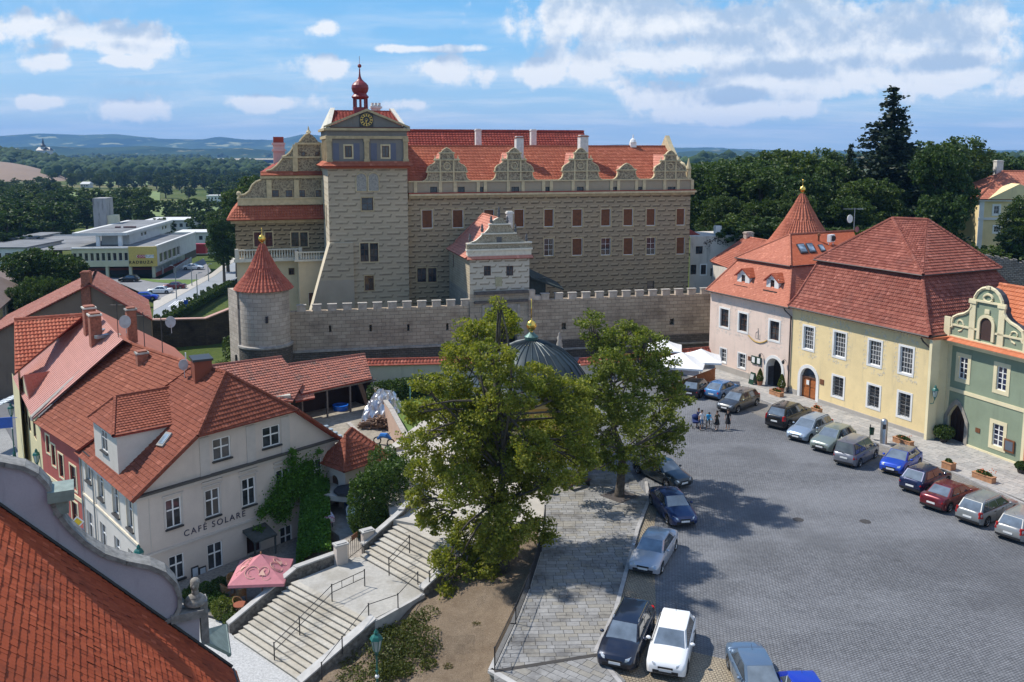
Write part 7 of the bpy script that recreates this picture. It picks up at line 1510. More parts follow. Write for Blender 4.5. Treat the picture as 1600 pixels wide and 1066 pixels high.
for p,q in zip(FE,FE[1:]): F=Fac((p.x-.1,p.y),(q.x-.1,q.y));F.n=-F.n if F.n.x>0 else F.n;wall(mb,F,0,F.L,-4,.0,d=.12);mc_.fbox(F,-.05,F.L+.05,0,.13,-.1,.2)
F=Fac((-14,35.5),(FE[0].x-.1,FE[0].y));F=Fac((FE[0].x-.15,FE[0].y),(FE[0].x+5,FE[0].y-5));wall(mb,F,0,F.L,-4,0,d=.12);mc_.fbox(F,-.05,F.L+.05,0,.13,-.1,.2);rt_.part('wall',mb,ashlar('retaining_rubble',(.34,.30,.24),(.24,.21,.17),(.08,.07,.06),.45,.25,bump=1.));rt_.part('coping',mc_,pcop)
soil=new_mat('bare_soil')[0];nt=soil.node_tree;b=NB(nt);p_=[n for n in nt.nodes if n.type=='BSDF_PRINCIPLED'][0]
c=b.mix(b.rng(b.noise(.8,6,.65),.35,.68),(.155,.11,.07),(.25,.19,.13));c=b.mix(b.rng(b.noise(16,5,.75),.5,.75),c,(.34,.27,.19));c=b.mix(b.rng(b.noise(22,4,.8,vec=b.scaled((1,1,1),loc=(3,3,3))),.5,.62),c,(.09,.065,.04));b.l(c,p_.inputs['Base Color']);p_.inputs['Roughness'].default_value=1;b.bump(p_,b.noise(14,5,.75),.9,.08)
sc=np.array([(-8,51,-3.6),(-6,52.5,-3),(-10,48,-4.8),(-11,43.5,-4.1),(-9,45,-3.5),(-7.4,46.4,-2.7),(-5.1,49.6,-2.1),(-3,51.6,-1.1),(-2,53.3,-.6),(0,54,-.3),(2,54,-.2),(2.2,50,-.6),(1.5,47,-1.2),(.4,43,-2.0),(-.8,39.5,-2.8),(-3,43,-2.7),(-3,47,-1.9),(-1,50,-1.0),(-6,40,-3.9),(-10,38,-4.4),(-2,34,-3.6),(2,58,-.2)])
def hs_(x,y):
 d=(x[...,None]-sc[:,0])**2+(y[...,None]-sc[:,1])**2+.6;w=1/d**2;z=(w*sc[:,2]).sum(-1)/w.sum(-1);return z+.05*np.sin(x*3.1)*np.cos(y*2.7)+.03*np.sin(x*7+y*5)
def draped(name,poly,fn,step,mat):
 P=[tuple(p) for p in poly]
 if area2(P)<0: P.reverse()
 x0=min(p[0] for p in P);x1=max(p[0] for p in P);y0=min(p[1] for p in P);y1=max(p[1] for p in P);mb=Mb()
 for i in range(int((x1-x0)/step)+1):
  for j in range(int((y1-y0)/step)+1):
   q=clip([(x0+i*step,y0+j*step),(x0+(i+1)*step,y0+j*step),(x0+(i+1)*step,y0+(j+1)*step),(x0+i*step,y0+(j+1)*step)],P)
   if len(q)>2: z=fn(np.array([a[0] for a in q]),np.array([a[1] for a in q]));mb.face([(a[0],a[1],float(k)) for a,k in zip(q,z)])
 return struct(name,mb,mat,smooth=True)
draped('soil_bank',[(-12,43),(-6,52),(-1,57),(3.2,56.5),(3,52),(-2.4,34),(-12,36)],hs_,.5,soil)
def soilz(x,y): return float(hs_(np.array([x]),np.array([y]))[0])
terr=plain('terrace_gravel',(.20,.18,.155),.95,var=.3,scale=6)
sheet('cafe_terrace',[(-23.3,53.5),(-17.3,50.6),(-13.2,52),(-10.9,54.5),(-12,58),(-15.5,62.5)],-3.95,terr,.3)
sheet('porch_yard',[(-11.9,58.6),(-10.7,54.5),(-9.3,55.6),(-7.2,57.6),(-7,62),(-9.5,66),(-12.7,65),(-14.6,62.4),(-13,60)],-2.2,plain('yard_paving',(.30,.27,.23),.95,var=.2,scale=3),2.2)
sheet('yard',[(-13.5,66.4),(-9,62.5),(-6.5,67),(-8.6,74),(-12,86),(-15,92),(-24,90),(-24,76)],-2.0,plain('yard_dirt',(.27,.24,.19),.95,var=.25,scale=2),.6)
sheet('lawn',[(-9.1,73.5),(-8,78),(-4.5,84),(-4.2,94.5),(-14.5,94.5),(-13,88)],-.9,plain('lawn_grass',(.10,.16,.03),1,var=.2,scale=1),1.4)
def leafmesh(name,C,size,mat,up=.35,seed=0,extra=None):
 r=np.random.default_rng(seed);n=len(C);a=r.normal(0,1,(n,3));a[:,2]*=.6;a/=np.linalg.norm(a,axis=1)[:,None];t=r.normal(0,1,(n,3));t[:,2]*=1-up;b=np.cross(a,t);b/=np.linalg.norm(b,axis=1)[:,None]+1e-9
 s=size*r.uniform(.6,1.25,(n,1));A=a*s*.5;B=b*s*.38
 V=np.stack([C-A,C+B*.9-A*.1,C+A,C-B],1).reshape(-1,3);Fq=np.arange(n*4).reshape(-1,4);return V,Fq
def ball_pts(r,n,fill=.5):
 d=r.normal(0,1,(n,3));d/=np.linalg.norm(d,axis=1)[:,None];return d*(r.uniform(fill**3,1,(n,1))**(1/3))
def clumps(r,lobes,per,leaves,cr,fill=.55,squash=.8):
 out=[]
 for (x,y,z,R) in lobes:
  k=max(4,int(per*R*R));c=ball_pts(r,k,fill)*R;c[:,2]*=squash;c+=np.array([x,y,z]);
  crr=cr*r.uniform(.5,1.3,(k,1,1));L=ball_pts(r,k*leaves,.2).reshape(k,leaves,3)*crr;L[:,:,2]*=.65;out.append((c[:,None,:]+L).reshape(-1,3))
 return np.vstack(out)
bark=plain('bark',(.085,.07,.055),.95,var=.35,scale=6,bump=.6)
lime1=leafmat('lime_leaf',(.085,.125,.016),(.29,.30,.06),.42,.5);darkleaf=leafmat('dark_leaf',(.022,.048,.010),(.085,.135,.028),.28,.12);midleaf=leafmat('mid_leaf',(.03,.06,.012),(.085,.125,.028),.28,.12);firleaf=leafmat('fir_needles',(.010,.022,.010),(.024,.042,.018),.1);yelleaf=leafmat('shrub_leaf',(.06,.09,.015),(.15,.18,.03),.3)
thleaf=leafmat('thuja_leaf',(.04,.075,.012),(.09,.16,.02),.25);ivyleaf=leafmat('ivy_leaf',(.05,.12,.014),(.14,.30,.04),.35,.6)
def limb(mb,p,q,r0,r1,r,bend=.12):
 p,q=Vector(p),Vector(q);L=(q-p).length;pts=[];off=V3((r.normal(0,1),r.normal(0,1),abs(r.normal(0,.6))))*L*bend
 for k in range(6): t=k/5;pts.append(p.lerp(q,t)+off*sin(pi*t)*.8)
 mb.tube(pts,[r0+(r1-r0)*k/5 for k in range(6)],7)
def bigtree(name,label,base,lobes,seed,per,leaves,cr,size,mat,trunk_r,fork,fill=.5):
 r=np.random.default_rng(seed);T=Thing(name,label,'tree',base);C=clumps(r,lobes,per,leaves,cr,fill);V,Fq=leafmesh('crown',C,size,mat,seed=seed);me=npdata('crown',V-np.array(base),Fq,mat);o=bpy.data.objects.new('crown',me);link(o);o.parent=T.o
 mb=Mb();b=Vector(base);f=Vector(fork);
 mb.tube([b-V3((0,0,.4)),b+V3((0,0,.25)),b.lerp(f,.3),b.lerp(f,.7),f],[trunk_r*1.6,trunk_r*1.15,trunk_r,trunk_r*.92,trunk_r*.8],10)
 top=max(lobes,key=lambda l:l[2]);mid=f.lerp(Vector(top[:3]),.5);limb(mb,f,mid,trunk_r*.75,trunk_r*.4,r,.06);limb(mb,mid,top[:3],trunk_r*.4,.04,r,.06)
 for l in lobes:
  q=Vector(l[:3]);s=f if q.z<f.z+3 else mid.lerp(f,r.uniform(0,.7));limb(mb,s,q,trunk_r*.26,.035,r)
  for k in range(5): e=q+Vector(ball_pts(r,1,.6)[0])*l[3]*.9;limb(mb,s.lerp(q,r.uniform(.6,.95)),e,.06,.015,r)
 T.part('trunk',mb,bark,smooth=True);return T
def lobes_px(L,y0,dy,seed):
 r=np.random.default_rng(seed);out=[]
 for u,v,R in L:
  y=y0+r.uniform(-dy,dy);d=ray(u,v);t=y/d.y;out.append((d.x*t,y,EYE+d.z*t,R/FOC*y*1.02))
 return out
b1=V3((-.5,51.0,soilz(-.5,51)))
L1=[(785,505,32),(742,520,34),(718,560,36),(770,560,40),(700,600,34),(655,640,30),(745,615,40),(805,610,46),(862,615,34),(890,640,36),(690,660,40),(650,690,28),(740,680,44),(800,680,52),(860,680,42),(905,690,28),(670,740,36),(650,780,24),(720,760,44),(785,760,52),(840,755,36),(680,810,32),(735,830,42),(795,820,46),(845,830,26),(700,880,32),(755,890,38),(815,880,32),(700,920,18),(640,640,20),(845,590,28),(888,612,34),(905,655,32),(872,700,38),(868,745,32),(745,700,42),(700,720,36),(765,735,44),(805,722,40),(775,850,38),(745,865,34),(720,640,40),(830,700,40),(760,640,44),(915,720,20),(655,600,18),(780,470,14),(760,940,14)]
L1=[(u,v,R*.92) for u,v,R in L1]
bigtree('lime_tree','largest lime tree, broad loose green crown standing on the bare soil right of the stairs',tuple(b1),lobes_px(L1,50.8,3.0,4),11,28,50,.48,.18,lime1,.34,tuple(b1+V3((-.3,.2,4.2))))
b2=V3((tg.x,tg.y,.12))
L2=[(922,500,18),(935,530,26),(975,520,26),(1010,535,26),(955,570,34),(1005,580,36),(1045,600,26),(930,610,32),(980,630,40),(1035,640,30),(1065,625,18),(905,650,28),(950,670,38),(1005,680,36),(1045,690,24),(915,710,28),(965,715,32),(1015,715,20),(1060,665,16),(880,700,22),(1040,560,18),(900,740,20),(960,545,18)]
bigtree('lime_tree','slimmer lime tree growing from the square grate at the edge of the parking square',tuple(b2),lobes_px(L2,60.2,3.0,5),12,24,50,.5,.19,lime1,.3,tuple(b2+V3((.2,0,3.2))))
def bush(name,label,cat,pts,size,mat,group=None,base=None,stuff=False,stem=None):
 base=base if base is not None else (float(pts[:,0].mean()),float(pts[:,1].mean()),float(pts[:,2].min()));r_=np.random.default_rng(len(pts));V,Fq=leafmesh(name,pts,size,mat,seed=len(pts));me=npdata(name,V-np.array(base),Fq,mat);o=bpy.data.objects.new(name,me);link(o);o.location=base
 if stuff: o['kind']='stuff'
 else: o['label']=label;o['category']=cat
 if group: o['group']=group
 return o
R_=np.random.default_rng(3)
def boxpts(F,s0,s1,z0,z1,d0,d1,n,round_=.5):
 c=R_.uniform(0,1,(n,3));f=R_.integers(0,6,n);c[f==0,0]=0;c[f==1,0]=1;c[f==2,1]=1;c[f==3,2]=1;c[f==4,2]=1;c+=R_.normal(0,.025,(n,3));s=s0+(s1-s0)*c[:,0];z=z0+(z1-z0)*c[:,2];d=d0+(d1-d0)*c[:,1];
 z+=.18*np.sin(s*3.3)*np.cos(d*2.9)*(c[:,2]>.8);P=np.stack([F.A.x+F.u.x*s+F.n.x*d,F.A.y+F.u.y*s+F.n.y*d,z],1);return P
TH=[]
for (u,v,w,h) in ((570,835,1.1,4.0),(585,832,1.2,4.2),(598,826,1.25,4.4),(612,815,1.3,4.3),(622,800,1.2,4.0),(600,800,1.3,4.6)):
 p=G(u,v,-2.2);c=R_.normal(0,1,(5200,3));c/=np.linalg.norm(c,axis=1)[:,None];c=np.sign(c)*np.abs(c)**.75;c*=R_.uniform(.86,1.05,(5200,1))*(1+.08*np.sin(c[:,:1]*9+c[:,2:]*11));TH.append(np.array([p.x,p.y,-2.2+h*.5])+c*np.array([w*.95,w*.95,h*.55]))
bush('thuja_hedge','dense clipped thuja hedge by the porch yard above the stairs','hedge',np.vstack(TH),.15,thleaf)
iv=[]
A_,B_,C_,D_=G(455,880,-3.9),G(518,858,-2.2),G(492,742,-1.2),G(445,770,-1.4)
for n_,(P,Q,R2,S2) in ((16000,(G(462,885,-3.7),G(517,860,-2.3),V3((-13.6,64,-.3)),V3((-15.3,62.3,-.6)))),):
 t=R_.uniform(0,1,(n_,2));P,Q,R2,S2=[np.array(x) for x in (P,Q,R2,S2)];X=(P*(1-t[:,:1])+Q*t[:,:1])*(1-t[:,1:])+(S2*(1-t[:,:1])+R2*t[:,:1])*t[:,1:];X[:,2]+=.5*np.sin(pi*t[:,0])+R_.normal(0,.1,n_)+.1*np.sin(X[:,0]*5)*np.cos(X[:,1]*4);iv.append(X)
for (u,v,s,n_) in ((470,745,34,2600),(455,760,30,2200),(440,770,26,1600),(425,790,16,900),(408,800,10,350),(455,720,12,300),(480,730,12,420),(497,705,5,160),(455,705,6,160),(490,760,26,1500),(402,828,9,200),(440,800,18,900)):
 a,z=KF.px(u,v,.35);c=R_.normal(0,.48,(n_,3));m=s/24.
 iv.append(np.stack([KF.P(a,0,.3).x+KF.u.x*c[:,0]*m+KF.n.x*np.abs(c[:,1])*.5,KF.P(a,0,.3).y+KF.u.y*c[:,0]*m+KF.n.y*np.abs(c[:,1])*.5,z+c[:,2]*m],1))
bush('ivy','thick bright ivy covering the bank and climbing the cafe wall beside the entrance','ivy',np.vstack(iv),.17,ivyleaf)
mb=Mb();P,Q=G(462,885,-3.8),G(517,860,-2.4);mb.hexa([P-V3((0,0,1)),Q-V3((0,0,1.5)),V3((-13.6,64,-4)),V3((-15.3,62.3,-4)),P,Q,V3((-13.6,64,-.5)),V3((-15.3,62.3,-.8))]);struct('ivy_bank',mb,soil)
def shrub(label,p,r,h,n,mat,size=.14,cat='shrub',group=None,name='shrub'):
 c=ball_pts(R_,n,.7);c*=1+.15*np.sin(c[:,:1]*7+c[:,1:2]*6);P=np.array([p[0],p[1],p[2]+h*.45])+c*np.array([r,r,h*.55]);return bush(name,label,cat,P,size,mat,group,base=tuple(p))
for k,(u,v,r,h,m) in enumerate(((350,962,.85,1.1,yelleaf),(338,948,.7,.9,thleaf),(322,925,.7,.6,thleaf),(345,915,.6,.5,darkleaf),(370,905,.6,.5,darkleaf),(330,935,.8,.9,midleaf),(303,925,.35,.6,darkleaf),(297,935,.5,.7,darkleaf),(360,975,.5,.7,midleaf))):
 shrub(('bright round shrub at the terrace end nearest the stairs','green shrub behind the bust on the terrace','green shrub below the cafe menu boards','low dark shrub at the foot of the cafe wall between menu board and porch','low dark plant below the right ground-floor cafe window','mid green shrub in the middle of the terrace border','small dark shrub directly under the left menu board','small dark shrub left of the menu boards','small bush at the corner of the stair wall')[k],G(u,v,-3.95),r,h,int(900*r*r*2+300),m,.13)
J=[]
for k in range(46):
 u=R_.uniform(590,672);v=R_.uniform(995,1070);x,y,_=G(u,v,-3.4);z=soilz(x,y);c=ball_pts(R_,260,.6)*np.array([.75,.75,.38])*R_.uniform(.6,1.2);J.append(np.array([x,y,z+.15])+c)
for k in range(16):
 u=R_.uniform(540,600);v=R_.uniform(1030,1075);x,y,_=G(u,v,-3.6);z=soilz(x,y);c=ball_pts(R_,120,.6)*np.array([.7,.7,.15]);J.append(np.array([x,y,z+.05])+c)
bush('ground_cover_juniper','',None,np.vstack(J),.12,leafmat('juniper_leaf',(.05,.065,.012),(.12,.13,.02),.2),stuff=True)
G_=[]
for k in range(5):
 u,v=[(668,1000),(745,1000),(700,1045),(630,985),(664,1045)][k];x,y,_=G(u,v,-2.8);G_.append(np.array([x,y,soilz(x,y)+.05])+ball_pts(R_,90,.3)*np.array([.3,.3,.12]))
bush('weeds','',None,np.vstack(G_),.1,leafmat('weed_leaf',(.07,.07,.02),(.12,.11,.03),.2),stuff=True)
def shrubrow(name,label,cat,pts,mat,group=None,size=.2): return bush(name,label,cat,pts,size,mat,group)
p=G(590,632,-1);P=[]
for k in range(7): q=G(592+k*14,628-k*2,-1);P.append(np.array([q.x,q.y,-.1])+ball_pts(R_,1100,.7)*np.array([1.3,1.1,1.3]))
bush('evergreen_hedge','low dark evergreen hedge in front of the pale garden wall','hedge',np.vstack(P),.22,darkleaf)
P=[]
for k in range(9): q=G(280+k*10,503-k*7,-8);
hA,hB=G(262,497,-6.5),G(362,441,-6.5);F=Fac(hA,hB);bush('clipped_hedge','long clipped hedge along the main road above the moat wall','hedge',boxpts(F,0,F.L,-7.8,-6.5,-1.4,0,22000),.42,midleaf)
for k in range(9):
 q=F.P(F.L*(k+.5)/9.3,-6,-2.8);shrub('small dark shrub in the row behind the clipped roadside hedge',(q.x,q.y,-7.3),.6,1.1,300,darkleaf,.3,group='shrubs behind the roadside hedge')
mw=Thing('moat_wall','dark stained retaining wall with reddish coping left of the round tower','wall',(-36,104,-6));p0,p1,p2=G(236,501,-3.6),G(321,499,-3.6),G(372,478,-2.0)
mb=Mb();mc_=Mb()
for a,b,za,zb in ((p0,p1,-3.6,-3.6),(p1,p2+V3((0.2,0,0)),-3.6,-2.)):
 F=Fac(a,b);q=[F.P(0,-12),F.P(F.L,-12),F.P(F.L,zb),F.P(0,za)];mb.face(q,0,[(0,-12),(F.L,-12),(F.L,zb),(0,za)]);mc_.hexa([F.P(-.05,za,.25),F.P(F.L,zb,.25),F.P(F.L,zb,-.6),F.P(-.05,za,-.6),F.P(-.05,za+.2,.25),F.P(F.L,zb+.2,.25),F.P(F.L,zb+.25,-.6),F.P(-.05,za+.25,-.6)])
mw.part('wall',mb,ashlar('moat_wall_stone',(.10,.075,.055),(.075,.055,.045),(.05,.04,.035),.8,.3,(.02,.016,.014),.8,.8));mw.part('coping',mc_,plain('pinkish_coping',(.45,.27,.22),.9))
sheet('lawn',[(p0.x-2,p0.y+.5),(p1.x,p1.y+.5),(p2.x+1,p2.y+.5),(p2.x+4,p2.y+14),(G(362,452,-5).x,G(362,452,-5).y),(G(270,505,-6.).x,G(270,505,-6.).y)],lambda x,y:-3.9-(y-100)*.06,MATS['lawn_grass'])
for k,(u,v,r,h) in enumerate(((350,590,1.3,2.4),(358,560,1.0,3.2),(340,600,1.2,1.6),(372,545,.8,2.5))): shrub(('round bush in the moat left of the round tower base','tall dark bush against the foot of the moat wall','low bush behind the cafe chimney in the moat','climbing shrub against the round tower buttress')[k],G(u,v,-5.8),r,h,900,darkleaf,.25)
zg=-7.5;Cn=G(247,434,zg);ef=V3((-.995,-.10,0));ff=V3((-.10,.995,0));SFf=Fac(Cn+ef*60,Cn);SFr=Fac(Cn,Cn+ff*60)
sup=Thing('supermarket','modernist two-storey white and yellow supermarket on pillars with RADBUZA lettering','shop',Cn);zr0=SFf.px(240,387)[1];zf=SFf.px(240,416)[1];yh_=.9*0
wsh=plaster('white_concrete',(.62,.62,.60),amt=.15);ycon=plaster('yellowish_concrete',(.62,.58,.42),amt=.12)
aF=SFf.px(112,400)[0];L_=SFf.L;wz0=SFf.px(180,408)[1];wz1=SFf.px(180,395)[1];
wnd=[];xs=[SFf.px(u,400)[0] for u in np.arange(112,201.5,8.9)]
for a,b in zip(xs,xs[1:]): wnd.append((a+.2,b-.2,wz0,wz1))
mb=Mb();wall(mb,SFf,aF,L_,zf,zr0,wnd,rd=.4);
sl=SFr.px(306,380)[0];zt0=SFr.px(250,387)[1]
rwn=[];xr=[SFr.px(u,400)[0] for u in (249,256,263,270,277,282)]
for a,b in zip(xr,xr[1:]): rwn.append((a+.15,b-.15,zr0-4.2,zr0-1.8))
wall(mb,SFr,0,sl,zf,zr0,rwn,rd=.3,mi=1);Bk=Fac(SFr.P(sl,0),SFr.P(sl,0)+ef*50);wall(mb,Bk,0,50,zf,zr0,mi=1)
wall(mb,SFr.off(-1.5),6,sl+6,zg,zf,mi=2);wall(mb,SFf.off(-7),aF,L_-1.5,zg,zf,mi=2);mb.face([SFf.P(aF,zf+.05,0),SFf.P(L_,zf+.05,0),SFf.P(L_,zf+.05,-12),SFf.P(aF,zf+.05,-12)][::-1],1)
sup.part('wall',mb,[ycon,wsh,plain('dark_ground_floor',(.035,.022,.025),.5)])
for h in wnd+rwn:
 F=SFf if h in wnd else SFr;window(sup,F,*h,cols=1,rows=(1,),rd=.35,fr=.1)
mb=Mb();rf=zr0-.35;roofg=plain('roof_felt',(.17,.175,.18),.9,var=.3,scale=.15);mb.face([SFf.P(aF-20,rf,0),SFf.P(L_,rf,0),SFr.P(sl,rf,0),SFr.P(sl,rf,0)+ef*70]);sup.part('roof',mb,roofg)
mb=Mb();mb.fbox(SFf,aF,L_+.3,zr0,zr0+.25,-.6,.25);mb.fbox(SFr,0,sl,zr0,zr0+.5,-.6,.2);mb.fbox(SFf,aF,SFf.px(201,400)[0],zr0-.1,zr0+.0,0,.5);sup.part('roof_edge',mb,wsh)
mb=Mb();a0=SFf.px(202,400)[0];mb.fbox(SFf,a0,L_+.05,zf,zr0+.3,0,.45);sup.part('yellow_panel',mb,plain('yellow_panel',(.60,.44,.12),.6,var=.1))
red_s=plain('sign_red',(.45,.04,.05),.4);
a,z=SFf.px(214.5,400.5,.5)[0],SFf.px(220,403)[1];b=SFf.px(226.7,400,.5)[0];c=SFf.px(240.5,400,.5)[0];z1=SFf.px(220,398)[1]
mb=Mb();mb.fbox(SFf,a,b,z,z1,.45,.6);o=sup.part('sign',mb,red_s);text(sup,'COOP',.78,SFf,(a+b)/2,(z+z1)/2,.6,white,o,spacing=1.1)
mb=Mb();mb.fbox(SFf,b+.15,c,z,z1,.45,.6);o=sup.part('sign',mb,white);text(sup,'TUTY',.75,SFf,(b+.15+c)/2,(z+z1)/2,.6,plain('navy_letters',(.03,.05,.25),.5),o,spacing=1.15)
T_=text(sup,'RADBUZA',1.05,SFf,SFf.px(221.5,410)[0],SFf.px(220,409.7)[1],.46,plain('black_letters',(.01,.01,.01),.5),spacing=1.32,ext=.06)
for u in (167,203.5,239.5):
 s=SFf.px(u,425)[0];mb=Mb();mb.fbox(SFf,s-.35,s+.35,zg,zf,-.9,-.2);sup.part('pillar',mb,ycon)
mb=Mb();mb.fbox(SFr,2,30,zg+1,zg+3.6,-1.45,-1.0);sup.part('shopfront',mb,plain('pale_shopfront',(.35,.38,.40),.3,var=.5,scale=.6));mb=Mb();mb.fbox(SFr,1,34,zg,zg+1.,-1.45,-.9);mb.fbox(SFf,aF,L_-1,zg+1.2,zg+1.8,-6.9,-6.4);sup.part('red_base_band',mb,plain('red_band',(.30,.05,.03),.6))
PZ=zr0+3.0;F=SFf.off(-9);pa=F.px(132,370)[0];pb=F.px(201,370)[0];zt=F.px(180,363)[1];zs=F.px(180,367.5)[1]
mb=Mb();mb.hexa([F.P(pa-2.5,zs,1.5),F.P(pb,zs,1.5),F.P(pb,zs,-42),F.P(pa-2.5,zs,-42),F.P(pa-2.5,zt,1.5),F.P(pb,zt,1.5),F.P(pb,zt,-42),F.P(pa-2.5,zt,-42)]);pho=sup.part('penthouse_roof',mb,wsh);mb=Mb();mb.fbox(F,pa-1,pb-1.5,zt,zt+.06,-41,.9);sup.part('roof_felt',mb,roofg,pho)
mb=Mb();W3=F.off(-3);wall(mb,W3,F.px(152,370)[0],pb-.8,rf,zs);WR=Fac(F.P(pb-.8,0,-3),F.P(pb-.8,0,-42));ph=[(10,12,zs-1.6,zs-.6),(13,15,zs-1.6,zs-.6),(30,32,zs-1.6,zs-.6),(33,35,zs-1.6,zs-.6)];wall(mb,WR,0,39,rf,zs,ph);sup.part('penthouse_wall',mb,wsh);
for h in ph: window(sup,WR,*h,cols=1,rows=(1,),rd=.2)
for u in (154.5,189): s=F.px(u,370)[0];mb=Mb();mb.fbox(F,s-.45,s+.45,rf,zs,.2,1.0);sup.part('pillar',mb,white)
F=SFf.off(-38);a=F.px(145.5,330)[0];b=F.px(166,330)[0];zt=F.px(155,310)[1];mb=Mb();mb.fbox(F,a,b,rf,zt,-6,0);
mb.fbox(F,b,F.px(178,340)[0],rf,F.px(170,337)[1],-5,-.5,1);sup.part('lift_tower',mb,[plaster('grey_streaked_concrete',(.36,.35,.34),(.06,.05,.06),.9),ycon])
for u,v in ((184,352),(197,351),(203,351),(208,350)):
 q=SFf.off(-22).px(u,v);p=SFf.P(q[0],0,-22);mb=Mb();mb.box((p.x,p.y,zr0+1),(1.2,1.,2.6));sup.part('roof_vent',mb,plain('dark_red_vent',(.12,.05,.05),.7))
for (u0,u1,v0,v1,dd,lab) in ((14,44,374,398,12,'low white flat-roofed hall left of the supermarket'),(-30,40,388,410,-14,'small white gabled outbuilding at the left edge behind the dark roof')):
 F=Fac(G(-60,432,zg-1)-V3((0,dd*-1,0)),G(300,432,zg-1)-V3((0,dd*-1,0)));a=F.px(u0,400)[0];b=F.px(u1,400)[0];z1=F.px(30,v0)[1];mb=Mb();mb.fbox(F,a,b,zg-3,z1,-18,0);mb.fbox(F,a-.4,b+.4,z1,z1+.3,-18.4,.4,1);T=Thing('low_hall',lab,'building',F.P(a,zg-2));m2=Mb();m2.fbox(F,a,b,zg-3,z1,-18,0);T.part('wall',m2,wsh);m3=Mb();m3.fbox(F,a-.4,b+.4,z1,z1+.3,-18.4,.4);T.part('roof',m3,roofg);m4=Mb();s=a+1.2
 while s<b-2: m4.fbox(F,s,s+1.4,z1-3,z1-1.2,0,.05);s+=2.4
 T.part('window_row',m4,winglass)
def farhouse(u,v,w,h,zg_,lab,roof=None,rh=.4,dep=10,col=None,name='far_house'):
 p=G(u,v,zg_);T=Thing(name,lab,'house',p);F=Fac(p,p+V3((1,.1,0)));mb=Mb();mb.fbox(F,-w/2,w/2,zg_-2,zg_+h,-dep,0);T.part('wall',mb,col or wsh);mb=Mb()
 if roof: mb.hexa([F.P(-w/2-.5,zg_+h,.5),F.P(w/2+.5,zg_+h,.5),F.P(w/2+.5,zg_+h,-dep-.5),F.P(-w/2-.5,zg_+h,-dep-.5),F.P(-w/2+.2,zg_+h+rh,-dep/2+.2),F.P(w/2-.2,zg_+h+rh,-dep/2+.2),F.P(w/2-.2,zg_+h+rh,-dep/2-.2),F.P(-w/2+.2,zg_+h+rh,-dep/2-.2)])
 else: mb.fbox(F,-w/2-.4,w/2+.4,zg_+h,zg_+h+.4,-dep-.4,.4)
 T.part('roof',mb,roof or wsh);m=Mb();s=-w/2+.8;
 while s<w/2-1.4: m.fbox(F,s,s+1.1,zg_+h-2.2,zg_+h-.9,0,.04);s+=2.2
 T.part('window_row',m,winglass)
farhouse(265,380,16,8,-9,'white block half hidden by trees right of the supermarket',dep=14);farhouse(212,277,24,7,-12,'white building in the middle of the distant woods');farhouse(345,318,18,5,-11,'low white hall at the edge of the meadow left of the castle');farhouse(133,296,8,5,-12,'tiny white house among trees below the ploughed hill',roof=wsh,rh=2);farhouse(310,388,14,5,-8,'white annex with brown door at the far end of the supermarket');farhouse(298,246,60,7,-12,'far white village house below the hills');farhouse(322,248,40,6,-12,'second far white house beside the village below the hills')
for k,(u,v) in enumerate(((268,236+5),(290,241),(282,243),(306,240),(180,246))): farhouse(u,v+6,30,6,-12,('far pale house at the left of the distant village','far pale house in the middle of the distant village','small far house on the near side of the distant village','far pale house at the right end of the distant village','lone far house left of the distant village')[k],roof=dark_tile,rh=4)
ploughed=plain('ploughed_field',(.24,.17,.12),1,var=.1,scale=.02)
def field(u0,v0,u1,v1,m,z=-11.8,sk=0): sheet('field',W2((u0,v1,z),(u1,v1,z),(u1+sk,v0,z),(u0+sk,v0,z)),z+.6,m)
meadow=plain('meadow',(.15,.20,.06),1,var=.15,scale=.03);straw=plain('straw_field',(.38,.31,.18),1,var=.1,scale=.01)
field(100,300,250,321,meadow,-11.2);field(235,315,345,345,meadow,-11);field(325,246,430,258,straw);field(380,250,470,262,meadow);field(150,284,260,290,meadow,-11.2);field(0,243,120,247,straw);field(430,240,500,248,straw)
hx,hy=G(75,262,-12).x,G(75,262,-12).y
def knoll(name,u0,u1,vt,D,mat,zb=-13):
 us=np.linspace(u0,u1,25);V=[];Fq=[]
 for j in range(8):
  for i,u in enumerate(us):
   t=(i/24-.5)*2;e=max(0,1-t*t)**1.0;d=ray(u,vt);zt=EYE+d.z/d.y*D;k=sin(pi*j/7);V.append((d.x/d.y*(D+(j-3.5)*D*.03),D+(j-3.5)*D*.03,zb+(zt-zb)*e*k))
 i=(np.arange(24)[None,:]+np.arange(7)[:,None]*25).ravel();npmesh(name,np.array(V),np.stack([i,i+1,i+26,i+25],1),mat,True)
knoll('ploughed_hill',-160,108,251,1150,ploughed);knoll('wooded_hill',-220,150,240,1500,hm)
D=1500;d=ray(70,237);cz=EYE+d.z/d.y*D;T=Thing('hilltop_church','tiny dark spired church on the wooded hill at the far left','church',(d.x/d.y*D,D,cz));mb=Mb();c=T.loc;mb.box((c.x,c.y,c.z-12),(22,10,14));mb.box((c.x-2,c.y,c.z-12),(6,6,20));T.part('wall',mb,wsh);mb=Mb();mb.lathe((c.x-2,c.y,c.z+8),[(4.5,0),(4.2,2),(1.5,5),(1.8,7),(.2,14)],8);T.part('spire',mb,darkmetal);mb=Mb();mb.hexa([(c.x-12,c.y-6,c.z+2),(c.x+12,c.y-6,c.z+2),(c.x+12,c.y+6,c.z+2),(c.x-12,c.y+6,c.z+2),(c.x-10,c.y-.2,c.z+7),(c.x+9,c.y-.2,c.z+7),(c.x+9,c.y+.2,c.z+7),(c.x-10,c.y+.2,c.z+7)]);T.part('roof',mb,darkmetal)
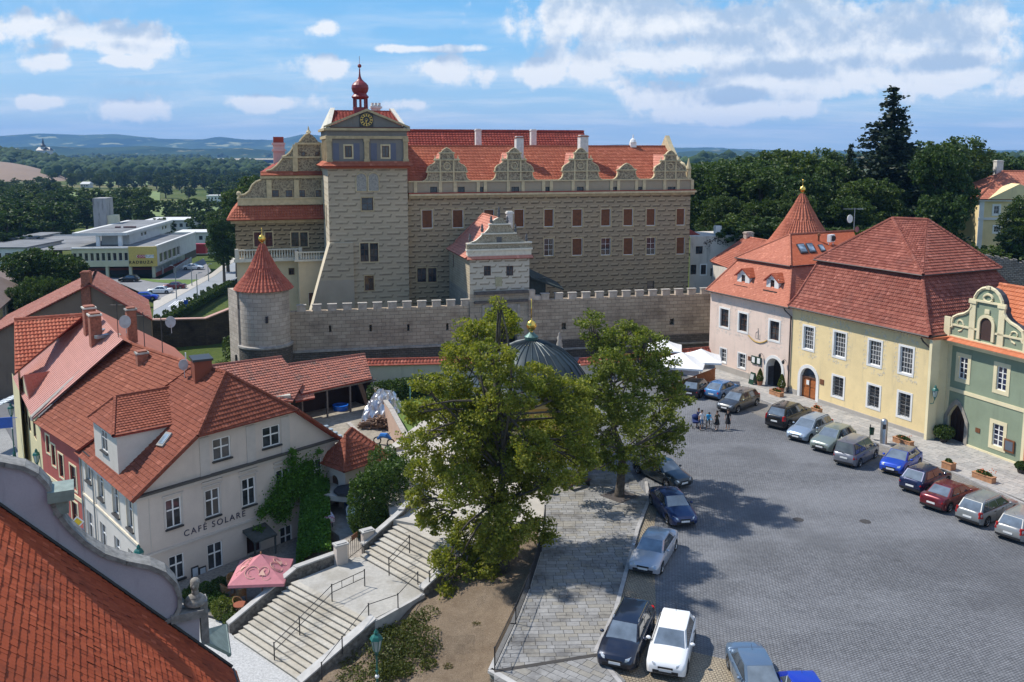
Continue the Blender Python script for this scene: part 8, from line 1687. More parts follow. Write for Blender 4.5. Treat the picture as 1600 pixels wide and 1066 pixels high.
zq=-7.35;sheet('car_park',W2((190,444,zq),(250,470,zq),(300,447,zq),(330,424,zq),(318,404,zq),(250,436,zq),(160,434,zq)),zq,plain('car_park_asphalt',(.20,.20,.205),.9,var=.12,scale=.2))
sheet('grass_strip',W2((205,434,zq),(250,437.5,zq),(312,437,zq),(296,445,zq),(240,441,zq)),zq+.05,MATS['lawn_grass'])
sheet('pavement',W2((240,486,zq),(240,472,zq),(330,428,zq),(362,403,zq),(372,405,zq),(335,432,zq)),zq+.1,plain('pale_paving',(.42,.39,.34),.9))
sheet('main_road',W2((238,512,zq),(240,486,zq),(335,432,zq),(372,405,zq),(385,420,zq),(365,440,zq),(262,500,zq)),zq+.06,plain('road_asphalt',(.27,.29,.31),.9,var=.06,scale=.1))
for k in range(6):
 u=262+k*5.5;sheet('zebra_stripe',W2((u,480-k*1.0,zq),(u+2.5,479.6-k,zq),(u+14,471-k*1.2,zq),(u+11.5,471.4-k*1.2,zq)),zq+.075,white)
def pole(label,p,h,arm=None,name='street_lamp',cat='street lamp',m=None):
 T=Thing(name,label,cat,p);mb=Mb();p=Vector(p);mb.tube([p,p+V3((0,0,h))],[.12,.07],6);T.part('pole',mb,m or zinc)
 if arm: mb=Mb();mb.tube([p+V3((0,0,h)),p+V3((arm,0,h+.3))],.05,5);mb.box((p.x+arm,p.y,p.z+h+.25),(.7,.3,.12));T.part('lamp_head',mb,m or zinc)
 return T
pole('roadside lamp post in front of the clipped hedge',G(309,473,zq),6,.8);pole('lamp post between the two white cars in the supermarket car park',G(276,468,zq),7,-.8);pole('lamp post at the end of the grass strip',G(300,447,zq),5,.8);T=pole('lamp post beside the supermarket stair wall',G(326,440,zq),4,.6)
ps=G(291,487,zq);mb=Mb();mb.tube([ps,ps+V3((0,0,2.2))],.05,5);mb.box((ps.x,ps.y,ps.z+1.5),(.8,.08,.8));solo('traffic_sign',mb,plain('sign_blue',(.02,.09,.42),.4),'small blue traffic sign by the zebra crossing','sign')
mb=Mb();F=Fac(G(273,427,zq),G(300,409,zq));mb.fbox(F,0,F.L,zq-.2,zq+1.3,-.3,0);mb.fbox(F.off(-3),0,F.L,zq-.2,zq+1.6,-.3,0);solo('ramp_wall',mb,plain('painted_concrete',(.40,.39,.38),.8,var=.4,scale=.6),'low pale ramp wall beside the supermarket entrance','wall');
p=G(313,396,zq);mb=Mb();mb.box(tuple(p),(4,2,3));solo('kiosk',mb,red_s,'small red kiosk at the right end of the supermarket','kiosk')
MFa=Fac(G(1530,383,6),G(1640,380,6));MFa=Fac((96,152),(120,150));ml=MFa.px(1528,350)[0];mr_=MFa.px(1650,350)[0];mz=MFa.px(1570,311)[1];mz0=3
mh=Thing('park_manor','yellow and white manor with hipped salmon roof among park trees at the right edge','house',MFa.P(ml,mz0));mws=[]
for u in (1557,1581,1608): addw(MFa,u-4,u+4,322,334.5,mws,cols=2,rows=(.5,.5),rd=.2,sur=.3,surm=white);addw(MFa,u-4,u+4,354,363,mws,cols=2,rows=(.5,.5),rd=.2,sur=.25,surm=white)
mb=Mb();wall(mb,MFa,ml,mr_,mz0,mz,[w[:4] for w in mws]);M2=Fac(MFa.P(ml,0,-14),MFa.P(ml,0,0));wall(mb,M2,0,14,mz0,mz);mh.part('wall',mb,yelp);place_wins(mh,MFa,mws);mb=Mb();zb=MFa.px(1560,342)[1];mb.fbox(MFa,ml-.1,mr_,zb-.2,zb+.2,0,.2);mb.fbox(MFa,ml-.3,mr_,mz-.4,mz,0,.5);mb.fbox(MFa,ml,ml+.8,mz0,mz,0,.12);mh.part('white_band',mb,whitep)
mb=Mb();zt=MFa.off(-9).px(1575,268)[1];e0,e1=MFa.P(ml-.8,mz,.8),MFa.P(mr_,mz,.8);r0,r1=MFa.P(ml+7,zt,-8),MFa.P(mr_,zt,-8);tiles(mb,[e0,e1,r1,r0],.5,.5,.05,.03);tiles(mb,[MFa.P(ml-.8,mz,-15.),e0,r0],.5,.5,.05,.03);ridge(mb,e0,r0,.2);ridge(mb,r0,r1,.2);mh.part('roof',mb,[salm,dark_tile]);c=MFa.px(1588,312)[0];mb=Mb();mb.poly(MFa,[(c-5,mz),(c+5,mz),(c,mz+2.6)],-3,.9);mh.part('pediment',mb,[yelp]);q=MFa.P(MFa.px(1597,266)[0],0,-9);chimney(mh,q,1.2,1.2,zt-1,zt+2,MATS['chimney_plaster'])
RWf=Fac((49,103),(88,84));a0=RWf.px(1488,388);a1=RWf.px(1640,435);mb=Mb();s=a0[0]-12
rwl=Thing('rubble_wall','long rough rubble stone wall behind the maroon roof at the right','wall',RWf.P(10,0));top=[]
xs=np.linspace(a0[0]-8,a1[0],40);sl_=(RWf.px(1598,410)[1]-a0[1])/(RWf.px(1598,410)[0]-a0[0])
for x0,x1 in zip(xs,xs[1:]): z0_=a0[1]+sl_*(x0-a0[0])+RU(-.18,.18);z1_=a0[1]+sl_*(x1-a0[0])+RU(-.18,.18);mb.face([RWf.P(x0,-2),RWf.P(x1,-2),RWf.P(x1,z1_),RWf.P(x0,z0_)],0,[(x0,-2),(x1,-2),(x1,z1_),(x0,z0_)]);mb.face([RWf.P(x0,z0_),RWf.P(x1,z1_),RWf.P(x1,z1_,-1),RWf.P(x0,z0_,-1)],0,[(x0,0),(x1,0),(x1,1),(x0,1)])
rwl.part('wall',mb,ashlar('park_rubble',(.30,.27,.24),(.17,.15,.13),(.05,.045,.04),.38,.2,(.06,.05,.045),.5,1.))
E0=G(352,1040,4.0);fd_=V3((.90,.436,0));FG=Fac(E0-fd_*20,E0);toC=FG.n
fg=Thing('town_hall_roof','near red-brown plain tile roof with curved grey scroll gable in the bottom left corner','building',E0-V3((0,0,8)))
rk0=FG.px(-60,750);rk1=FG.px(360,1043);
r0=FG.P(*rk0);r1=FG.P(*rk1);rdn=(r1-r0).normalized();r0=r0-rdn*3;r2=r1+rdn*.3
B0=r0+toC*16;B1=r2+toC*16
fgt=roofmat('near_plain_tile',(.30,.055,.02),(.40,.085,.032),.55,(.10,.03,.018),mscale=.7,rough=.9);fgt2=MATS['near_plain_tile']
colc=[];mb=Mb();tiles(mb,[r0,B0,B1,r2],.19,.26,.035,.0,.014,.12,1,collect=colc);fgo=fg.part('roof_underlay',mb,[fgt,plain('roof_gap',(.06,.02,.015),.95)])
tme=Mb();tme.mesh([(0,0,0),(.187,0,0),(.187,.27,-.03),(0,.27,-.03),(0,0,-.025),(.187,0,-.025),(.187,.27,-.05),(0,.27,-.05),(.0935,-.018,0),(.0935,-.018,-.025)],[(0,8,1,2,3),(4,5,9),(4,9,8,0),(9,5,1,8),(5,6,2,1),(7,4,0,3)])
tmm=tme.build('roof_tile',fgt)
vis=[]
for c in colc:
 p=c[0];f=p.y*cos(PIT)-(p.z-EYE)*sin(PIT)
 if f<1: continue
 u=CX+FOC*p.x/f;v=CY-FOC*(p.y*sin(PIT)+(p.z-EYE)*cos(PIT))/f
 if -30<u<400 and 700<v<1100: vis.append((f,c))
vis.sort(key=lambda t:t[0]);
for f,(p,e,b_,N,w,h) in vis[:300]:
 sz=RU(.0,.012);P_=p+N*sz;M=Matrix(((e.x,b_.x,N.x,P_.x),(e.y,b_.y,N.y,P_.y),(e.z,b_.z,N.z,P_.z),(0,0,0,1)));fg.piece('roof_tile',tmm,M)
mb=Mb()
for f,(p,e,b_,N,w,h) in vis[300:]:
 o=p+N*RU(0,.012);q=[o,o+e*.187,o+e*.187+b_*.27-N*.03,o+b_*.27-N*.03];mb.mesh([q[0],o+e*.0935-b_*.018,q[1],q[2],q[3],q[0]-N*.03,o+e*.0935-b_*.018-N*.03,q[1]-N*.03],[(0,1,2,3,4),(5,6,1,0),(6,7,2,1)])
fg.part('tile_field',mb,fgt,stuff=True)
lil=plaster('lilac_grey_render',(.40,.38,.42),(.16,.15,.18),.55);gc=plain('weathered_grey_coping',(.22,.215,.20),.9,var=.35,scale=4,bump=.3)
gp_=lambda u,v:FG.px(u,v,0)
ol=[(-70,720),(-30,722),(5,728),(35,734),(55,744),(70,760),(77,778),(80,792),(90,808),(105,827),(130,850),(160,869),(195,881),(232,888),(255,898),(270,914),(277,932),(277,948),(270,962),(250,972),(250,974)]
O=[gp_(u,v) for u,v in ol];bot=[gp_(252,976),gp_(-70,744-2)]
mb=Mb();mb.poly(FG,(bot+O)[::-1] if False else [bot[1],bot[0]]+O[::-1][1:],-.55,0);fg.part('scroll_gable',mb,lil)
mb=Mb();
for p,q in zip(O[:-2],O[1:-1]):
 a0,z0=p;a1,z1=q;dx,dz=a1-a0,z1-z0;L=math.hypot(dx,dz);nx,nz=-dz/L,dx/L
 if nz<0 and a1<O[15][0]: nx,nz=-nx,-nz
 nx,nz=-dz/L,dx/L
 t=.16;mb.hexa([FG.P(a0,z0,.12),FG.P(a1+dx*.06,z1+dz*.06,.12),FG.P(a1+dx*.06,z1+dz*.06,-.75),FG.P(a0,z0,-.75),FG.P(a0+nx*t,z0+nz*t,.12),FG.P(a1+nx*t+dx*.06,z1+nz*t+dz*.06,.12),FG.P(a1+nx*t+dx*.06,z1+nz*t+dz*.06,-.75),FG.P(a0+nx*t,z0+nz*t,-.75)])
fg.part('coping',mb,gc)
mb=Mb();a,z=gp_(80,790);mb.fbox(FG,a-.1,a+.75,z+.15,z+.55,-.9,.25);mb.fbox(FG,a+.05,a+.55,z-.35,z+.15,-.7,.1);fg.part('stepped_block',mb,[plain('verdigris_grey_sheet',(.20,.25,.22),.6,var=.2)])
mb=Mb();P4=[gp_(252,976),gp_(312,1003),gp_(312,958),gp_(285,960),gp_(265,968)];mb.poly(FG,P4,-.5,-.02);fg.part('pedestal_wall',mb,lil);mb=Mb();a,z=gp_(280,962);b,_=gp_(318,956);mb.fbox(FG,a-.3,b,gp_(300,966)[1],gp_(300,954)[1],-.75,.15);a2,_=gp_(314,970);mb.fbox(FG,a2,a2+.28,gp_(318,1008)[1],gp_(318,940)[1],-.6,.0);fg.part('pedestal',mb,gc)
mb=Mb();rN=(B0-r0).cross(r1-r0).normalized();rN=rN if rN.z>0 else -rN;mb.tube([r0+rN*.08+toC*.05,r1+rN*.08+toC*.05],.07,5);fg.part('rake_flashing',mb,plain('black_flashing',(.015,.015,.015),.6))
st_=FG.P(gp_(307,945)[0],gp_(307,948)[1],-.3);bs=Thing('stone_bust','weathered stone bust on the gable pedestal beside the cafe terrace','statue',st_);mb=Mb();c=st_
mb.lathe((c.x,c.y,c.z),[(.42,0),(.46,.12),(.3,.2),(.28,.3)],10);
def blob(mb,c,rx,ry,rz,n=10,m=8,rz_=0):
 b=len(mb.v)
 for j in range(m+1):
  t=pi*j/m
  for k in range(n):
   w=2*pi*k/n;x,y=rx*sin(t)*cos(w),ry*sin(t)*sin(w);mb.v.append((c[0]+x*cos(rz_)-y*sin(rz_),c[1]+x*sin(rz_)+y*cos(rz_),c[2]-rz*cos(t)))
 for j in range(m):
  for k in range(n): mb.f.append((b+j*n+k,b+j*n+(k+1)%n,b+(j+1)*n+(k+1)%n,b+(j+1)*n+k));mb.m.append(0)
c=c-V3((0,0,.25));blob(mb,(c.x,c.y,c.z+.42),.38,.24,.24,rz_=.4);blob(mb,(c.x,c.y,c.z+.7),.14,.13,.2);bs.part('torso',mb,plain('bust_stone',(.24,.22,.19),.95,var=.35,scale=7,bump=.4),smooth=True);mb=Mb();blob(mb,(c.x,c.y,c.z+1.0),.17,.19,.25);blob(mb,(c.x+.03,c.y-.22,c.z+1.0),.04,.06,.07);blob(mb,(c.x,c.y+.04,c.z+1.1),.19,.2,.17);bs.part('head',mb,MATS['bust_stone'],smooth=True)
q=[FG.P(gp_(325,980)[0],gp_(330,1003)[1],.1),FG.P(gp_(352,1006)[0],gp_(352,1010)[1],.15),G(361,1012,4.2),G(352,976,4.2)+V3((0,0,.3))]
mb=Mb();A=G(318,1000,5.2);B=G(358,1020,4.2);C=G(352,975,4.2);D=G(316,985,5.3);mb.mesh([A,B,C,D,A-V3((0,0,.15)),B-V3((0,0,.15)),C-V3((0,0,.15)),D-V3((0,0,.15))],[(0,1,2,3),(4,7,6,5),(0,4,5,1),(1,5,6,2)]);mb.tube([B-V3((0,0,.1)),C-V3((0,0,.1))],.09,6);fg.part('metal_skirt_roof',mb,MATS['verdigris_grey_sheet'])
mb=Mb();wall(mb,FG,0,FG.px(345,1040)[0]-.3,-5,rk1[1]-.5,d=-.6);EF=Fac(r1-rdn*.6-FG.n*.3,r1-rdn*.6+toC*16);wall(mb,EF,0,EF.L,-5,r1.z-.2);fg.part('wall',mb,lil)
mb=Mb();mb.tube([r1+V3((.08,0,-.12)),B1+V3((0,0,-.1))],.1,6);fg.part('gutter',mb,darkmetal)
def tree_proto(kind,seed,mat,n=2600,leaf=.62):
 """unit tree, 10 m high, as thing with trunk and crown"""
 r=np.random.default_rng(seed);T=Thing('broadleaf_tree' if kind!='fir' else 'fir_tree','','tree',(0,0,0));mb=Mb()
 if kind=='fir':
  C=[];
  for t in np.linspace(.06,1,26):
   z=10*t;R=2.9*(1-t)**.85+.12;k=max(6,int(R*11))
   for j in range(k):
    a=r.uniform(0,2*pi);L=R*r.uniform(.6,1.12);m=int(16+L*30);s=r.uniform(0.1,1,(m,1));P=np.array([cos(a),sin(a),-.28])*L*s;P[:,2]+=z+.3*L*s[:,0]**2*.4;P+=r.normal(0,.07+.10*L/3,(m,3));C.append(P)
  C=np.vstack(C);mb.tube([(0,0,-.5),(0,0,5),(0,0,9.9)],[.28,.16,.02],7);V,Fq=leafmesh('crown',C,leaf*.6,mat,up=.1,seed=seed)
 else:
  lob=[];k=r.integers(12,17);sp={'round':(2.6,6.1,3.3),'tall':(1.7,5.8,3.9),'wide':(3.3,5.6,2.9)}[kind]
  for j in range(k):
   d=ball_pts(r,1,.55)[0];lob.append((d[0]*sp[0],d[1]*sp[0],sp[1]+d[2]*sp[2],r.uniform(.85,1.6)))
  lob.append((0,0,sp[1]+sp[2]*.6,1.6));lob.append((0,0,sp[1]-1,1.9));lob.append((r.normal(0,.6),r.normal(0,.6),3.6,1.7))
  per=n/ (30*sum(l[3]**2 for l in lob));C=clumps(r,lob,per,30,.42,.6);V,Fq=leafmesh('crown',C,leaf,mat,up=.3,seed=seed);mb.tube([(0,0,-.6),(0,0,2.5),(.1,0,5),(0,.1,7.5)],[.32,.24,.15,.05],7)
  for l in lob[:8]: mb.tube([(0,0,r.uniform(2,4.5)),(l[0]*.5,l[1]*.5,l[2]*.75+.6),l[:3]],[.12,.07,.02],5)
 me=npdata('crown',V,Fq,mat);o=bpy.data.objects.new('crown',me);link(o);o.parent=T.o;T.part('trunk',mb,bark);return T.o
PR={'round':[tree_proto('round',s,darkleaf,6500,.40) for s in (1,2,3)],'tall':[tree_proto('tall',s,darkleaf,6000,.40) for s in (4,5)],'wide':[tree_proto('wide',6,midleaf,6500,.40)],'mid':[tree_proto('round',7,midleaf,6500,.40),tree_proto('tall',8,midleaf,6000,.40)],
 'hroundd':[tree_proto('round',21,darkleaf,22000,.24),tree_proto('wide',22,darkleaf,22000,.24)],'hmid':[tree_proto('round',23,midleaf,22000,.24),tree_proto('tall',24,midleaf,20000,.24)],'hfir':[tree_proto('fir',25,firleaf,0,.34)]}
used_p=set()
def btree(p,h,kind,label,group=None,wide=1.,rz=None):
 src=random.choice(PR[kind])
 if src.name in used_p: o=copy_tree(src)
 else: used_p.add(src.name);o=src
 o.location=p;s=h/10.;o.scale=(s*wide,s*wide,s);o.rotation_euler=(0,0,RU(0,6.28) if rz is None else rz);o['label']=label
 if group: o['group']=group
 elif 'group' in o.keys(): del o['group']
 return o
def bt(u,vt,D,zg_,kind,label,group=None,wide=1.):
 d=ray(u,vt);d=d/d.y;zt=EYE+d.z*D;return btree((d.x*D,D,zg_),max(3,zt-zg_)/(1.0 if kind in('fir','hfir') else .985),kind,label,group,wide)
bt(1396,140,150,5,'hfir','tallest dark fir rising above the park trees at the right',None,1.5)
bt(1484,214,128,4,'hroundd','large rounded dark tree to the right of the tall fir',None,.72)
bt(1478,198,165,5,'hroundd','flat-topped dark tree just behind and right of the tall fir',None,1.1)
bt(1330,228,150,5,'hfir','small dark fir left of the tall fir',None,1.)
GP='park trees behind the right-hand roofs';LPS=['park tree nearest the palace end gable','park tree above the white outbuilding','park tree behind the white outbuilding chimney','park tree just left of the turret spire','broad park tree directly behind the turret spire','brighter park tree right behind the gilded turret ball','brighter park tree over the skylights','brighter tree over the air conditioner','dark tree behind the satellite dish','dark tree at the left foot of the tall fir','dark tree at the right foot of the tall fir','tree behind the right flank of the tall fir','tree left of the manor chimney','tree directly behind the manor roof','tree at the right edge behind the manor','hazy tree peak left of the manor roof','tree between the rounded dark tree and the manor','low dark tree behind the small hipped red roof','low dark tree behind the turret','bright low tree right of the turret cone','dark low tree above the maroon roof ridge','bright low tree beside the palace corner','low dark tree left of the maroon roof ridge'];LPI=iter(LPS*2)
for u,vt,D,k,w in ((1100,245,185,'hroundd',1),(1135,238,160,'hroundd',1.1),(1160,236,175,'hroundd',1.1),(1195,234,150,'hroundd',1.2),(1225,226,170,'hmid',1.1),(1250,228,155,'hmid',1.1),(1285,224,165,'hmid',1.),(1305,240,150,'hroundd',1),(1350,258,150,'hroundd',1.1),(1420,240,150,'hroundd',1.1),(1440,220,170,'hroundd',1.1),(1540,232,190,'hroundd',1.2),(1580,234,200,'hroundd',1.2),(1620,236,190,'hroundd',1.2),(1550,226,215,'hroundd',1.1),(1510,240,180,'hroundd',1.1),(1375,270,140,'hroundd',1.1),(1180,300,140,'hroundd',1),(1270,262,140,'hroundd',1.),(1240,290,135,'hmid',.9),(1600,300,142,'hmid',.9),(1125,300,142,'hmid',.8),(1340,300,135,'hroundd',1)):
 bt(u,vt,D,4,k,next(LPI),GP,w)
for u,vt,D in ((1110,355,136),(1155,335,130),(1185,338,126),(1145,352,128),(1210,345,124),(1290,355,120),(1320,358,118),(1345,352,118),(1560,385,118),(1622,330,125),(1530,380,122)): bt(u,vt,D,4,'mid','bushy green undergrowth tree at the foot of the park trees','undergrowth below the park trees',1.3)
for u,vt,D in ((1085,250,240),(1100,246,260),(1068,252,300),(1120,243,280)): bt(u,vt,D,-4,'round','distant tree just right of the palace gable','distant trees right of the palace',1.2)
for u,vt,D,k,w in ((346,332,214,'hroundd',.75),(366,312,222,'hroundd',.8),(352,322,232,'hroundd',.9),(380,285,236,'hroundd',.8),(394,268,245,'hmid',.8)): bt(u,vt,D,-7,k,'big dark tree against the left side of the castle wing','trees left of the castle',w)
for u,vt,D,k,w in ((70,378,150,'hroundd',1.0),(45,385,160,'hroundd',.9),(98,390,155,'hroundd',.8)): bt(u,vt,D,-9,k,'dark round tree in front of the supermarket','trees in front of the supermarket',w)
for u,vt,D in ((52,418,138),(72,424,136),(90,428,136),(108,436,136),(34,432,140)): bt(u,vt,D,-9,'hroundd','narrow dark conifer-like tree in the row left of the brown barn','row of narrow trees beside the barn',.55)
GL='trees of the river valley';n_ind=0
def gap(u,v):
 if 96<u<255 and 298<v<322: return True
 if 232<u<345 and 314<v<346: return True
 if 300<u<345 and 336<v<352: return random.random()<.5
 return False
def rowtrees(v,u0,u1,sp,h0,h1,zg_,kinds,label,skip=None):
 global n_ind
 u=u0+RU(0,sp)
 while u<u1:
  vv=v+RU(-4,4)*(v-235)/100
  if not gap(u,vv) and not (skip and skip(u,vv)): p=G(u,vv,zg_);k=random.choice(kinds);btree((p.x,p.y,zg_-.5),RU(h0,h1),k,label,GL,RU(1.0,1.4));n_ind+=1
  u+=sp*RU(.7,1.3)
ks=['round','tall','round','mid','mid','wide']
lbl=lambda a:a
rowtrees(418,-60,35,26,15,19,-9,['round','tall'],'dark valley tree behind the left outbuildings')
rowtrees(398,-60,100,24,16,20,-10,['round','tall'],'dark valley tree behind the supermarket tower')
rowtrees(380,-60,110,24,15,20,-10.5,['round','tall','round'],'dark valley tree behind the supermarket tower')
rowtrees(384,255,345,26,12,15,-10.5,['round','mid'],'valley tree right of the supermarket',None)
rowtrees(366,-60,240,24,15,20,-11,['round','tall','round','mid'],'dark valley tree behind the supermarket tower')
rowtrees(356,250,380,22,12,16,-11,ks,'valley tree near the meadow by the castle')
rowtrees(350,-60,240,20,15,20,-11,ks,'valley tree beyond the supermarket')
rowtrees(338,-50,110,18,15,19,-11,['round','tall','mid'],'valley tree left of the near meadow');rowtrees(338,165,235,17,13,17,-11,ks,'valley tree between the two meadows')
rowtrees(330,340,400,16,12,16,-11.5,ks,'valley tree close to the castle west wing')
rowtrees(322,-40,95,16,13,18,-11.5,ks,'valley tree left of the far meadow')
rowtrees(312,245,400,16,12,17,-11.5,ks,'valley tree beyond the near meadow')
rowtrees(306,-40,98,14,12,17,-11.5,ks,'valley tree left of the far meadow')
rowtrees(298,70,410,13,12,18,-12,ks,'valley tree beyond both meadows')
rowtrees(290,110,410,12,12,18,-12,ks,'distant valley tree in front of the fields')
rowtrees(282,100,412,11,12,18,-12,['round','tall'],'distant valley tree in front of the fields')
for L_ in PR.values():
 for o in L_:
  if o.name not in used_p:
   for c in list(o.children): bpy.data.objects.remove(c)
   bpy.data.objects.remove(o)
def woods(name,rows,mat,seed):
 r=np.random.default_rng(seed);V=[];Fq=[];base=[(0,0,1),(.89,0,.45),(.28,.85,.45),(-.72,.53,.45),(-.72,-.53,.45),(.28,-.85,.45),(1,0,-.4),(.31,.95,-.4),(-.81,.59,-.4),(-.81,-.59,-.4),(.31,-.95,-.4)]
 fc=[(0,1,2),(0,2,3),(0,3,4),(0,4,5),(0,5,1),(1,6,7),(1,7,2),(2,7,8),(2,8,3),(3,8,9),(3,9,4),(4,9,10),(4,10,5),(5,10,6),(5,6,1)]
 bb=np.array(base);ff_=np.array(fc)
 for (v,u0,u1,n,zg_,h,dep) in rows:
  for k in range(n):
   u=r.uniform(u0,u1);vv=v+r.normal(0,dep);p=G(u,min(vv,410) if vv>238 else 238,zg_) ;hh=h*r.uniform(.5,1.25)
   for q in range(3):
    R=hh*r.uniform(.35,.6);P=bb*np.array([R,R,R*1.0])*(1+r.normal(0,.14,(11,1)));c=np.array([p.x+r.normal(0,hh*.3),p.y+r.normal(0,hh*.3),zg_+hh*r.uniform(.3,.8)]);b0=len(V)*11;V.append(P+c);Fq.append(ff_+b0)
 npmesh(name,np.vstack(V),np.vstack(Fq),mat,False,'stuff')
wm=roofmat('woodland',(.014,.032,.009),(.05,.085,.024),.3,(.012,.022,.008),1.,.01)
woods('distant_woods',[(276,-60,415,420,-12,14,2),(270,100,415,380,-12,15,2),(266,115,415,380,-12,15,1.5),(262,110,330,300,-12,16,1.2),(253,120,330,200,-12,18,.8),(251,-60,300,120,-12,18,.5),(247,-60,600,200,-12,20,.6)],wm,5)
r=np.random.default_rng(8);V=[]
rows_=[]
D=1480
def knolltrees():
 bb=np.array([(0,0,1),(.89,0,.45),(.28,.85,.45),(-.72,.53,.45),(-.72,-.53,.45),(.28,-.85,.45),(1,0,-.4),(.31,.95,-.4),(-.81,.59,-.4),(-.81,-.59,-.4),(.31,-.95,-.4)]);ff_=np.array([(0,1,2),(0,2,3),(0,3,4),(0,4,5),(0,5,1),(1,6,7),(1,7,2),(2,7,8),(2,8,3),(3,8,9),(3,9,4),(4,9,10),(4,10,5),(5,10,6),(5,6,1)]);V=[];F_=[]
 for k in range(900):
  t=r.uniform(-1,1);u=-35+t*185;j=r.uniform(.12,.62);e=max(0,1-t*t);d=ray(u,240);Dk=1500+(j*7-3.5)*45;zt=EYE+ray(u,240).z/ray(u,240).y*1500;zz_=-13+(zt+13)*e*sin(pi*j);R=r.uniform(5,10);P=bb*R*(1+r.normal(0,.14,(11,1)));V.append(P+np.array([d.x/d.y*Dk,Dk,zz_+4]));F_.append(ff_+11*k)
 npmesh('hill_woods',np.vstack(V),np.vstack(F_),wm,False,'stuff')
knolltrees()
woods('park_woods',[(262,1060,1700,260,0,16,3),(300,1500,1700,60,4,12,3)],wm,6)
tyre=plain('tyre_rubber',(.012,.012,.012),.85);rimm=plain('alloy_rim',(.45,.46,.48),.3,.9);rimd=plain('steel_rim',(.10,.10,.10),.5,.6);trim=plain('black_trim',(.015,.015,.016),.6);cgl=glassmat('car_glass',(.03,.036,.04),.03,.3); [n for n in cgl.node_tree.nodes if n.type=='BSDF_PRINCIPLED'][0].inputs['IOR'].default_value=2.1;cgs=plain('screen_glass_sky_tint',(.22,.26,.29),.05,.42,var=.25,scale=1.5);hl=plain('headlight_lens',(.62,.66,.7),.08,.3);tl_m=plain('tail_light_lens',(.35,.01,.01),.15);plate=plain('number_plate',(.75,.75,.73),.5);chrome=plain('chrome',(.6,.6,.62),.15,1)  # screens: pale half-metal tint paints in the sky reflection, side windows stay dark
def paint(name,c,metal=.35):
 m,nt,p=new_mat('paint_'+name);p.inputs['Base Color'].default_value=(*c,1);p.inputs['Roughness'].default_value=.32;p.inputs['Metallic'].default_value=metal;p.inputs['Coat Weight'].default_value=.8;p.inputs['Coat Roughness'].default_value=.05
 b=NB(nt);n=b.noise(1.2,4,.6);b.l(b.mix(b.m('MULTIPLY',b.rng(n,.5,.8),.07),c,(.3,.27,.22)),p.inputs['Base Color']);return m
KIND={ # L,W,H, belt heights [(x,z)], windscreen base/top, roof rear, rear glass base, rear end top
  'hatch':dict(L=4.1,W=1.72,H=1.46,hood=[(2.05,.55),(1.95,.72),(1.6,.84),(1.05,.95)],ws=(1.05,.35),rr=(-1.35,-1.88),deck=[(-1.9,.95),(-2.02,.80),(-2.05,.5)],belt=.93),
  'small':dict(L=3.85,W=1.68,H=1.45,hood=[(1.92,.55),(1.8,.74),(1.5,.88),(1.15,.97)],ws=(1.15,.45),rr=(-1.0,-1.72),deck=[(-1.75,.95),(-1.88,.78),(-1.92,.5)],belt=.93),
  'sedan':dict(L=4.6,W=1.76,H=1.40,hood=[(2.3,.52),(2.2,.68),(1.7,.80),(1.15,.90)],ws=(1.15,.42),rr=(-.95,-1.6),deck=[(-1.62,.96),(-2.15,.93),(-2.28,.78),(-2.3,.5)],belt=.90),
  'wagon':dict(L=4.65,W=1.78,H=1.48,hood=[(2.32,.54),(2.2,.70),(1.75,.84),(1.25,.94)],ws=(1.25,.5),rr=(-1.75,-2.15),deck=[(-2.2,.92),(-2.3,.78),(-2.32,.5)],belt=.92),
  'suv':dict(L=4.65,W=1.88,H=1.68,hood=[(2.32,.7),(2.2,.92),(1.8,1.02),(1.3,1.10)],ws=(1.3,.55),rr=(-1.75,-2.12),deck=[(-2.2,1.08),(-2.3,.9),(-2.32,.6)],belt=1.07),
  'mpv':dict(L=4.15,W=1.76,H=1.80,hood=[(2.07,.6),(1.95,.85),(1.65,1.0),(1.3,1.08)],ws=(1.3,.55),rr=(-1.95,-2.05),deck=[(-2.06,.98),(-2.07,.8),(-2.07,.5)],belt=1.02)}
